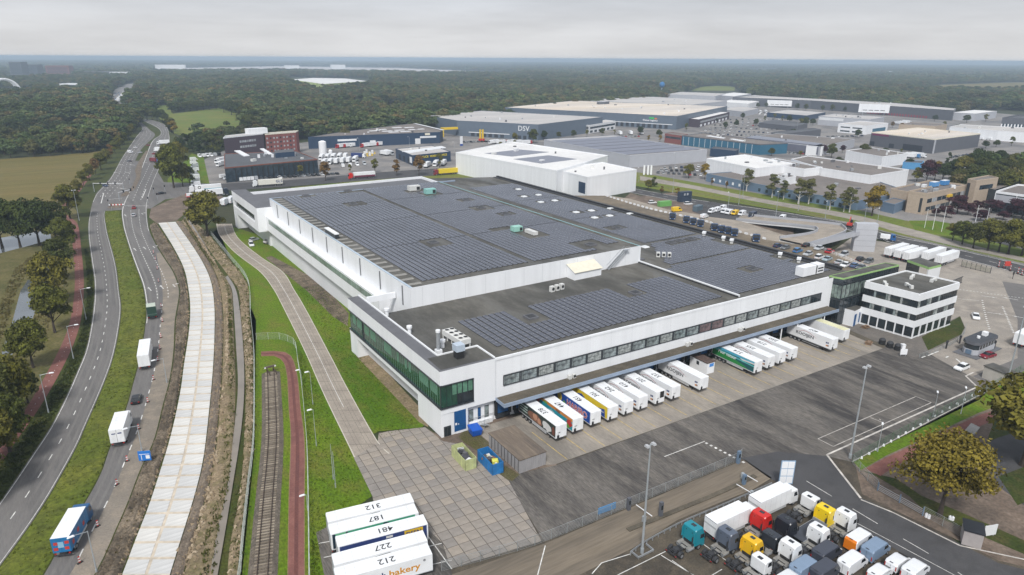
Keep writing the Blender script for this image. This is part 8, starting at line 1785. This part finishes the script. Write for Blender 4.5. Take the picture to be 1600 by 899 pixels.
# ------------------------------------------------------------------ clutter at the warehouse corner
def skip(label,px,c,rot,fill):
 mt = M('skip paint %s' % c[0],c,rough=.5,var=.18,scale=1.2); t = thing('skip',label,'skip',local_at(px,0,1.15,-3.0,rot),rot); q = MB(); x,y,h = 1.15,3.0,2.3
 q.taper(-x,x,-y,-y + .08,0,-x,x,-y,-y + .08,h,mt); q.box(-x,x,y - .08,y,0,h,mt); q.box(-x,-x + .08,-y,y,0,h - .002,mt); q.box(x - .08,x,-y,y,0,h - .002,mt); q.box(-x + .08,x - .08,-y + .08,y - .08,.1,.2,m_dark)
 for k in range(6): q.box(-x - .07,-x,-y + .5 + 1.0 * k,-y + .65 + 1.0 * k,.1,h - .1,mt); q.box(x,x + .07,-y + .5 + 1.0 * k,-y + .65 + 1.0 * k,.1,h - .1,mt)
 for s in (-.5,.5): q.box(s - .1,s + .1,-y - .08,-y,.1,h - .1,mt)
 q.build('shell',t); r_ = random.Random(len(label))
 for k in range(9):
  q = MB(); a,b,c2 = r_.uniform(.2,.6),r_.uniform(.3,.8),r_.uniform(.15,.4); q.T = Matrix.Translation((r_.uniform(-.5,.5),r_.uniform(-2.2,2.2),1.35 + r_.uniform(0,.5))) @ Matrix.Rotation(r_.uniform(-.5,.5),4,'X') @ Matrix.Rotation(r_.random() * 3,4,'Z'); q.box(-a,a,-b,b,-c2,c2,M('scrap %s' % fill[k % len(fill)][0],fill[k % len(fill)],rough=.7,var=.2)); o_ = q.build('scrap',t)
 return t
skip('pale green skip heaped with dark scrap',(744.7,731.6),(.42,.45,.22),R(-3),[(.03,.03,.035),(.10,.10,.105),(.62,.63,.64),(.05,.05,.06),(.32,.33,.35)]); skip('blue skip with rusty inside and yellow rubbish',(786.8,738.5),(.02,.16,.40),R(-3),[(.60,.58,.10),(.5,.5,.48),(.26,.12,.05),(.08,.08,.09),(.62,.60,.55)])
t = thing('tipping_bin','bright blue tipping bin against the ledge at the warehouse corner','bin',G(742,678),R(-8)); q = MB(); bm2 = M('bin blue',(.01,.10,.50),rough=.35,var=.05); q.taper(-.9,.9,-1.2,1.2,.2,-1.1,1.1,-1.6,1.4,1.6,bm2); q.build('tub',t); q = MB(); q.box(-1.0,1.0,-.9,.9,0,.2,m_chas); q.build('base',t)
t = thing('loading_steps','grey steel steps up to the small warehouse doors','steps',G(757,668),R(-93)); q = MB()
for k in range(5): q.box(-1.2 + .45 * k,-.8 + .45 * k,-.5,.5,.18 + .2 * k,.22 + .2 * k,m_galv)
q.build('tread',t); q = MB()
for s in (-.55,.55): q.cyl((-1.2,s,1.0),(1.0,s,2.1),.04,6,m_galv); q.cyl((-1.2,s,0),(-1.2,s,1.0),.04,6,m_galv); q.cyl((1,s,0),(1,s,2.1),.04,6,m_galv)
q.build('handrail',t)
t = thing('gas_tank','grey horizontal tank lying by the dock corner','tank',G(784,684),R(-33)); q = MB(); q.cyl((-1.3,0,.7),(1.3,0,.7),.55,12,m_galv); q.build('shell',t); q = MB(); q.box(-.9,-.7,-.5,.5,0,.3,m_dark); q.box(.7,.9,-.5,.5,0,.3,m_dark); q.build('saddle',t)
for i,px in enumerate(((1378,538),(1390,543),(1402,547))): t = thing('waste_bin','%s round black waste bin from the left at the apron end' % nth(i),'bin',G(*px),0,'round black waste bins'); q = MB(); q.cyl((0,0,0),(0,0,1.3),.8,12,m_dark,.85); q.build('drum',t); q = MB(); q.cyl((0,0,1.3),(0,0,1.7),.85,12,m_chas,.5); q.build('lid',t)
t = thing('cabinet','white pillar cabinet beside the black waste bins','cabinet',G(1409.5,549),R(-30)); q = MB(); q.box(-.45,.45,-.45,.45,0,1.9,m_white); q.build('body',t); q = MB(); q.box(-.5,.5,-.5,.5,1.9,2.0,m_whitep); q.build('lid',t)
for i,(px,n) in enumerate((((1352,513),0),((1357,538),1),((1383,511),2),((1410,519),3))): t = thing('picnic_table','%s picnic table on the office terrace, from the left' % nth(i),'table',G(*px),R(20 * i),'picnic tables on the office terrace'); wm = M('picnic wood',(.20,.13,.08),var=.2); q = MB(); q.box(-1,1,-.4,.4,.7,.76,wm); q.build('tabletop',t); [ (lambda b: b.build('bench',t))(MB().box(-1,1,s * .75 - .14,s * .75 + .14,.42,.47,wm)) for s in (-1,1) ]; [ (lambda b: b.build('leg',t))(MB().box(x - .05,x + .05,-.7,.7,0,.7,wm)) for x in (-.8,.8) ]
sheet('office_terrace',[(1318,512),(1345,506),(1430,527),(1500,494),(1508,512),(1500,526),(1432,560),(1385,541)],.05,GM('terrace paving',[(.15,.135,.12),(.12,.11,.10),(.18,.16,.14)],(.1,.5,3))); sheet('terrace_kerb',[(1300,505),(1318,512),(1385,541),(1380,545),(1296,509)],.055,m_mossroof); sheet('office_grass',[(1440,527),(1500,495),(1507,512),(1502,523),(1450,548)],.06,g_verge)
# stacked concrete beams in the park corner
cb = M('old concrete',(.32,.31,.29),rough=.9,var=.15,scale=1); k = 0
for row,(px,n,L_) in enumerate((((1512,688),3,5.0),((1522,677),3,5.5),((1506,696),2,3.0))):
 for j in range(n): tag(MB().box(-L_ / 2,L_ / 2,-.3,.3,0,.45,cb).build('concrete_beam',None,tuple(G(*px) + Vector((.15 * j,.62 * (j if row != 2 else j),0))),R(8 + row * 2)),'%s concrete beam of the %s stack beside the red park path' % (nth(j),('middle','far','near')[row]),'beam','concrete beams beside the park path')
# barrels, round white objects by the park gate
for i,px in enumerate(((1447,808),(1451,810),(1484,812),(1488,813))): t = thing('gas_bottle','%s small white canister from the left behind the park fence' % nth(i),'canister',G(*px),0,'white canisters behind the park fence'); q = MB(); q.cyl((0,0,0),(0,0,.6),.25,10,m_white); q.build('body',t); q = MB(); q.cyl((0,0,.6),(0,0,.75),.12,8,m_white); q.build('cap',t)
# bollard stones along the yard edge
for i in range(17):
 u = i / 16; g = G(1346 + 184 * u,716.5 - 104 * u); b = MB(); b.taper(-.22,.22,-.22,.22,0,-.15,.15,-.15,.15,.4,m_whitep); tag(b.build('kerb_stone',None,(g.x,g.y,0),rnd.random()),'%s pale kerb stone from the left between tarmac yard and green fence' % nth(i),'kerb stone','kerb stones along the yard edge')
for i,px in enumerate(((1112,333),(1120,331),(1129,328),(1132,333.5),(1139,335))): van(wv,px,'%s white van from the left in the construction van park' % nth(i),R(195),'vans in the construction van park',L_=5.2,h=2.3)
van((.72,.46,.01),(1148,336),'yellow van between white vans in the construction van park',R(195),'vans in the construction van park',L_=5.0,h=2.3); van(wv,(1159,337),'white van right of the yellow one in the construction van park',R(195),'vans in the construction van park',L_=5.4,h=2.4); van((.02,.03,.06),(1175,340),'black box van at the end of the construction van park',R(195),'vans in the construction van park',L_=6.0,h=2.8); van(wv,(1100,341),'white van on the concrete drive below the grey container',R(15),'vans in the construction van park',L_=5.0,h=2.1); van(wv,(1222,344),'white van driving along the upper ramp leg',R(200),'vans in the construction van park',L_=5.4,h=2.4)
def container(label,px,rot,c,L_=6.0,h=2.6,n=1,name='container'):
 t = thing(name,label,'container',G(*px),rot,None); cm = M('container paint %s' % c[1],c,rough=.5,var=.1)
 for k in range(n):
  q = MB(); q.box(-L_ / 2,L_ / 2,-1.22,1.22,k * h,(k + 1) * h - .05,cm)
  for j in range(7): q.box(-L_ / 2 + .3 + j * (L_ - .6) / 6.5,-L_ / 2 + .45 + j * (L_ - .6) / 6.5,-1.26,-1.22,k * h + .1,(k + 1) * h - .2,cm)
  q.build('shell',t)
 if n == 2:
  for x in (-1.4,.4): q = MB(); q.box(x,x + 1.0,-1.3,-1.26,h + .8,h + 1.9,m_winl); q.build('window',t)
 return t
container('bright green site container on the building site',(1038,322),R(-12),(.14,.36,.10),7.0); container('navy two storey site office container',(1069,315),R(-10),(.03,.045,.075),7.5,2.7,2); container('grey open container near the blue tractor units',(1090,329),R(15),(.10,.14,.17),6.0)
van((.72,.46,.01),(1057,331),'yellow van on the building site beside the green container',R(-10),'vehicles on the building site',L_=5.4,h=2.5); car(WHT,(1019,318),'white pickup at the edge of the building site',R(-10),'vehicles on the building site',2); car(WHT,(1075,320),'white car behind the navy site office',R(-10),'vehicles on the building site',2)
t = thing('excavator','small red excavator working beside the light rail','excavator',G(1327,355),R(20)); q = MB(); q.box(-1.2,1.2,-1.1,1.1,.9,2.0,rw_red); q.build('body',t); q = MB(); q.box(-1.5,1.5,-1.2,-.8,0,.8,m_dark); q.box(-1.5,1.5,.8,1.2,0,.8,m_dark); q.build('track',t); q = MB(); q.box(.2,1.2,-1.0,0,2.0,3.2,m_glassd); q.build('cab',t); q = MB(); q.cyl((1.0,.5,1.8),(3.0,.5,4.2),.2,6,rw_red); q.cyl((3.0,.5,4.2),(4.4,.5,1.6),.16,6,m_dark); q.build('boom',t)
box_truck(G(1383,376),R(-60),'blue truck with a white tank beside the lift tower',None,L_=3.6,z1=2.6,cabc=(.02,.10,.28),bands=False)
for i,px in enumerate(((1560,418),(1568,419),(1578,423),(1590,428),(1596,430))): put(kit('beacon',beacon_parts),'lane_beacon','%s red and white works beacon from the left by the entrance street' % nth(i),'beacon',G(*px),R(40),'works beacons by the entrance',2.0)
board('red and white road works sign at the entrance street',(1573,420),1.0,2.8,1.8,rw_red,R(-40),1)
t = thing('speed_sign','thin dark sign post on the entrance paving','sign',G(1582,436),R(0)); q = MB(); q.cyl((0,0,0),(0,0,2.4),.1,6,m_dark); q.build('post',t); q = MB(); q.box(-.45,.45,-.1,.1,1.6,2.6,m_dark); q.build('panel',t)
for px,lb in (((1553,545),'short dark post left of the gatehouse'),((1499,537),'dark post on the lane divider by the gatehouse'),((1478,545),'grey card reader post at the entrance lane')): t = thing('reader_column',lb,'column',G(*px)); q = MB(); q.box(-.15,.15,-.15,.15,0,2.2,m_chas); q.build('post',t); q = MB(); q.box(-.25,.25,-.2,.2,1.6,2.3,m_chas); q.build('head',t)
g0,g1 = G(1478,450),G(1502,438); t = thing('sliding_gate','dark slatted sliding gate on the entrance paving','gate',G(1490,447),heading((1477,452),(1503,441))); q = MB()
L_ = (G(1503,441) - G(1477,452)).length
for k in range(18): q.box(-L_ / 2 + L_ * k / 18,-L_ / 2 + L_ * k / 18 + .12,-.06,.06,.15,2.1,m_chas)
q.build('slat_panel',t)['kind'] = 'stuff'; q = MB(); q.box(-L_ / 2,L_ / 2,-.08,.08,2.1,2.25,m_chas); q.box(-L_ / 2,L_ / 2,-.08,.08,.0,.15,m_chas); q.build('frame',t)
for l_,r_,tp,lb in (((1506,417),(1542,428),0,'pale translucent shelter wall beside the entrance street'),): t = thing('shelter_wall',lb,'wall',G(1524,422),heading((1500,416),(1545,427))); q = MB(); L_ = (G(1545,427) - G(1500,416)).length; q.box(-L_ / 2,L_ / 2,-.1,.1,.3,2.0,M('pale shelter glass',(.34,.32,.27),rough=.2,var=.2)); q.build('panel',t); q = MB(); [q.box(-L_ / 2 + L_ * k / 6 - .06,-L_ / 2 + L_ * k / 6 + .06,-.12,.12,0,2.4,m_chas) for k in range(7)]; q.build('post',t)
# ------------------------------------------------------------------ crowded far yards: small vehicles, no parts at this size
_sm = {}
def mini(c,kind):
 k = (c,kind)
 if k in _sm: return _sm[k]
 q = MB(); pm = paintm(c)
 if kind == 'car': q.box(-2.1,2.1,-.88,.88,.25,.85,pm); q.taper(-1.5,1.0,-.85,.85,.85,-1.1,.3,-.7,.7,1.42,m_wind,pm); [q.cyl((x,y - .1,.3),(x,y + .1,.3),.3,8,m_tyre) for x in (-1.3,1.3) for y in (-.8,.8)]
 elif kind == 'van': q.taper(-2.6,1.6,-1,1,.35,-2.55,1.2,-.92,.92,2.35,pm); q.taper(1.6,2.6,-1,1,.35,1.21,1.8,-.92,.92,1.3,pm); q.quad((1.82,-.85,1.3),(1.82,.85,1.3),(1.26,.8,2.2),(1.26,-.8,2.2),m_wind); [q.cyl((x,y - .12,.35),(x,y + .12,.35),.35,8,m_tyre) for x in (-1.6,1.6) for y in (-.9,.9)]
 else: q.box(-5.5,3,-1.25,1.25,1.0,3.7,m_tw if kind == 'truck' else lv('navy',(.02,.045,.15))); q.taper(3.3,5.4,-1.22,1.22,.6,3.4,5.0,-1.15,1.15,3.2,pm); q.box(-5.4,5.2,-.5,.5,.5,1.0,m_chas); q.quad((5.32,-1.0,1.7),(5.32,1.0,1.7),(5.1,.95,2.8),(5.1,-.95,2.8),m_wind); [q.cyl((x,y - .15,.5),(x,y + .15,.5),.5,8,m_tyre) for x in (-4.5,-3.3,4.2) for y in (-1.1,1.1)]
 _sm[k] = q.mesh('parked_' + kind); return _sm[k]
CN = {WHT: 'white',SLV: 'silver',BLK: 'black',RED_: 'red',BLU: 'blue',GRY: 'grey',NVY: 'navy'}
def lot(a,b,n,kind,rot,where,group,cols,seed):
 r_ = random.Random(seed)
 for i in range(n):
  u = (i + .5) / n; c = r_.choice(cols); g = G(a[0] + (b[0] - a[0]) * u,a[1] + (b[1] - a[1]) * u)
  o_ = link('parked_' + kind,mini(c,kind),None,(g.x,g.y,.012),rot + r_.uniform(-.05,.05) + (math.pi if r_.random() < .4 else 0)); tag(o_,'%s %s from the left, %s' % (CN[c] + ' ' + kind,nth(i) if n > 1 else 'first',where),kind,group)
MIX = [WHT,WHT,SLV,SLV,SLV,GRY,GRY,GRY,BLK,BLK,BLK,NVY,NVY,RED_]; WM = [WHT,WHT,WHT,SLV]
lot((303,248),(306,293),8,'van',R(12),'along the left dealer fence','vehicles along the dealer fence',WM + [NVY],1); lot((309,246),(345,243),6,'van',R(95),'at the back of the dealer yard','vehicles at the back of the dealer yard',WM + [BLK],2)
lot((344,252),(349,262),2,'truck',R(40),'beside the dealer hall wall','trucks beside the dealer hall',[WHT],3); lot((347,277),(364,284),3,'van',R(20),'before the dealer hall corner','vans before the dealer hall',WM,4); lot((372,283),(402,280.5),5,'van',R(95),'before the dealer hall window','vans before the dealer window',WM,5)
lot((404,280.5),(530,272.5),17,'car',R(95),'in the row before the dealer hall','cars before the dealer hall',WM + [NVY,BLK,GRY],6); lot((420,273),(495,267.5),11,'car',R(95),'under the dealer hall eaves','cars under the dealer eaves',MIX,7)
lot((502,258),(560,252),6,'truck',R(60),'in the packed yard behind the silos','trucks behind the silos',[WHT],8); lot((498,250),(545,247),5,'truck',R(60),'in the second packed row behind the silos','trucks in the second row',[WHT],9); lot((530,262),(575,257),4,'van',R(80),'in front of the silo yard','vans before the silo yard',WM,10)
lot((528,232),(560,229),3,'truck',R(200),'before the long navy hall','trucks before the navy hall',[WHT,RED_],11); lot((566,231),(612,226),4,'truck',R(200),'before the navy hall shutters','trucks before the shutters',[WHT,RED_,WHT],12); lot((560,247),(561,247),1,'box',R(-40),'crossing the fuel yard','navy truck in the fuel yard',[WHT],13); lot((596,243),(612,242),2,'truck',R(100),'beside the small navy hall','trucks beside the small navy hall',[SLV,WHT],14)
lot((662,262),(700,257),3,'truck',R(50),'in front of the small navy hall','trucks before the small navy hall',[WHT],15); lot((722,223),(772,222),9,'car',R(100),'by the filling station','cars by the filling station',MIX,16); lot((765,225),(830,226),5,'truck',R(10),'queueing before the grey hall docks','trucks before the grey hall',[NVY,RED_,WHT],17)
lot((930,216),(1000,214),14,'car',R(60),'in the strip before the beige roofed hall','cars before the beige hall',MIX,18); lot((960,211),(1010,210),3,'truck',R(60),'at the beige hall docks','trucks at the beige hall',[WHT,RED_],19)
for j in range(6): lot((1092 + 7 * j,209 - 4.2 * j),(1190 + 14 * j,214 - 5.5 * j),14,'car',R(30),'in row %s of the crowded car park' % ('one','two','three','four','five','six')[j],'cars in the crowded car park',MIX + WM,30 + j)
lot((1175,178),(1240,186),8,'van',R(30),'behind the crowded car park','vans behind the crowded car park',WM,40); lot((1150,180),(1200,176),6,'truck',R(50),'in the yard beyond the car park','trucks beyond the car park',[WHT],41)
for j in range(3): lot((1024 + 5 * j,271 - 3.2 * j),(1098 + 3 * j,275 - 7.5 * j),(9,9,8)[j],'car',R(50),'in the %s row of the solar hall car park' % ('near','middle','far')[j],'cars in the solar hall car park',MIX,50 + j)
lot((1232,240),(1285,243),9,'car',R(60),'behind the stepped white complex','cars behind the white complex',MIX,60); lot((1290,215),(1350,213),8,'car',R(60),'before the white stepped office','cars before the white office',MIX,61); lot((1400,195),(1420,193),3,'truck',R(80),'by the red dock gates','trucks by the red gates',[WHT],62); lot((1412,247),(1440,246),3,'truck',R(95),'before the dark grey hall docks','trucks before the dark hall',[WHT,BLU],63); lot((1485,247),(1520,242),6,'car',R(40),'beside the dark wood','cars beside the dark wood',MIX,64); lot((1500,216),(1590,222),7,'van',R(80),'before the long white hall','vans before the long white hall',WM,65)
lot((176,150),(210,136),16,'car',R(120),'on the far motorway','cars on the far motorway',WM + [BLU],70); lot((182,160),(196,146),7,'truck',R(120),'on the far motorway','trucks on the far motorway',[WHT,BLU],71)
# fuel dispensers in the lorry yard
for i,px in enumerate(((570,243),(578,244),(573,240),(582,241))): t = thing('fuel_island','%s white and yellow fuel island in the lorry yard, from the left' % nth(i),'fuel pump',G(*px),R(10),'fuel islands in the lorry yard'); q = MB(); q.box(-2.6,2.6,-.7,.7,0,.25,M('signal yellow',(.70,.48,.02))); q.build('kerb',t); q = MB(); q.box(-.6,.6,-.5,.5,.25,3.2,m_white); q.build('pump',t); q = MB(); q.box(-2.4,-2.0,-.3,.3,.25,1.6,MATS['signal yellow']); q.box(2.0,2.4,-.3,.3,.25,1.6,MATS['signal yellow']); q.build('bollard',t)
t = thing('price_pylon','white and blue price pylon by the filling station','pylon',G(721,228),R(10)); q = MB(); q.box(-1.2,1.2,-.4,.4,1.6,8,m_white); q.build('panel',t); q = MB(); q.box(-1.2,1.2,-.41,.41,0,1.6,lv('royal blue',(.015,.07,.33))); q.build('base',t)
for i,px in enumerate(((750.5,222),(754.5,222))): t = thing('crane_mast','%s red and yellow truck crane mast before the grey hall' % ('left','right')[i],'crane',G(*px),R(10)); q = MB(); q.box(-.6,.6,-.6,.6,3,11,M('signal yellow',(.70,.48,.02))); q.build('mast',t); q = MB(); q.box(-1.2,1.2,-1.2,1.2,0,3,rw_red); q.build('base',t)
# ------------------------------------------------------------------ haze
hz = bpy.data.materials.new('haze'); hz.use_nodes = True; t = hz.node_tree
for n in list(t.nodes):
 if n.type == 'BSDF_PRINCIPLED': t.nodes.remove(n)
pv_ = t.nodes.new('ShaderNodeVolumePrincipled'); pv_.inputs['Color'].default_value = (.62,.755,.91,1); pv_.inputs['Density'].default_value = HAZE; pv_.inputs['Anisotropy'].default_value = .1
t.links.new(pv_.outputs[0],t.nodes['Material Output'].inputs['Volume'])
mb = MB(); mb.box(-32500,32500,-32500,32500,-1.2,76,hz)
o = mb.build('haze'); o['kind'] = 'stuff'; o['label'] = 'thin pale blue air haze over the whole plain'
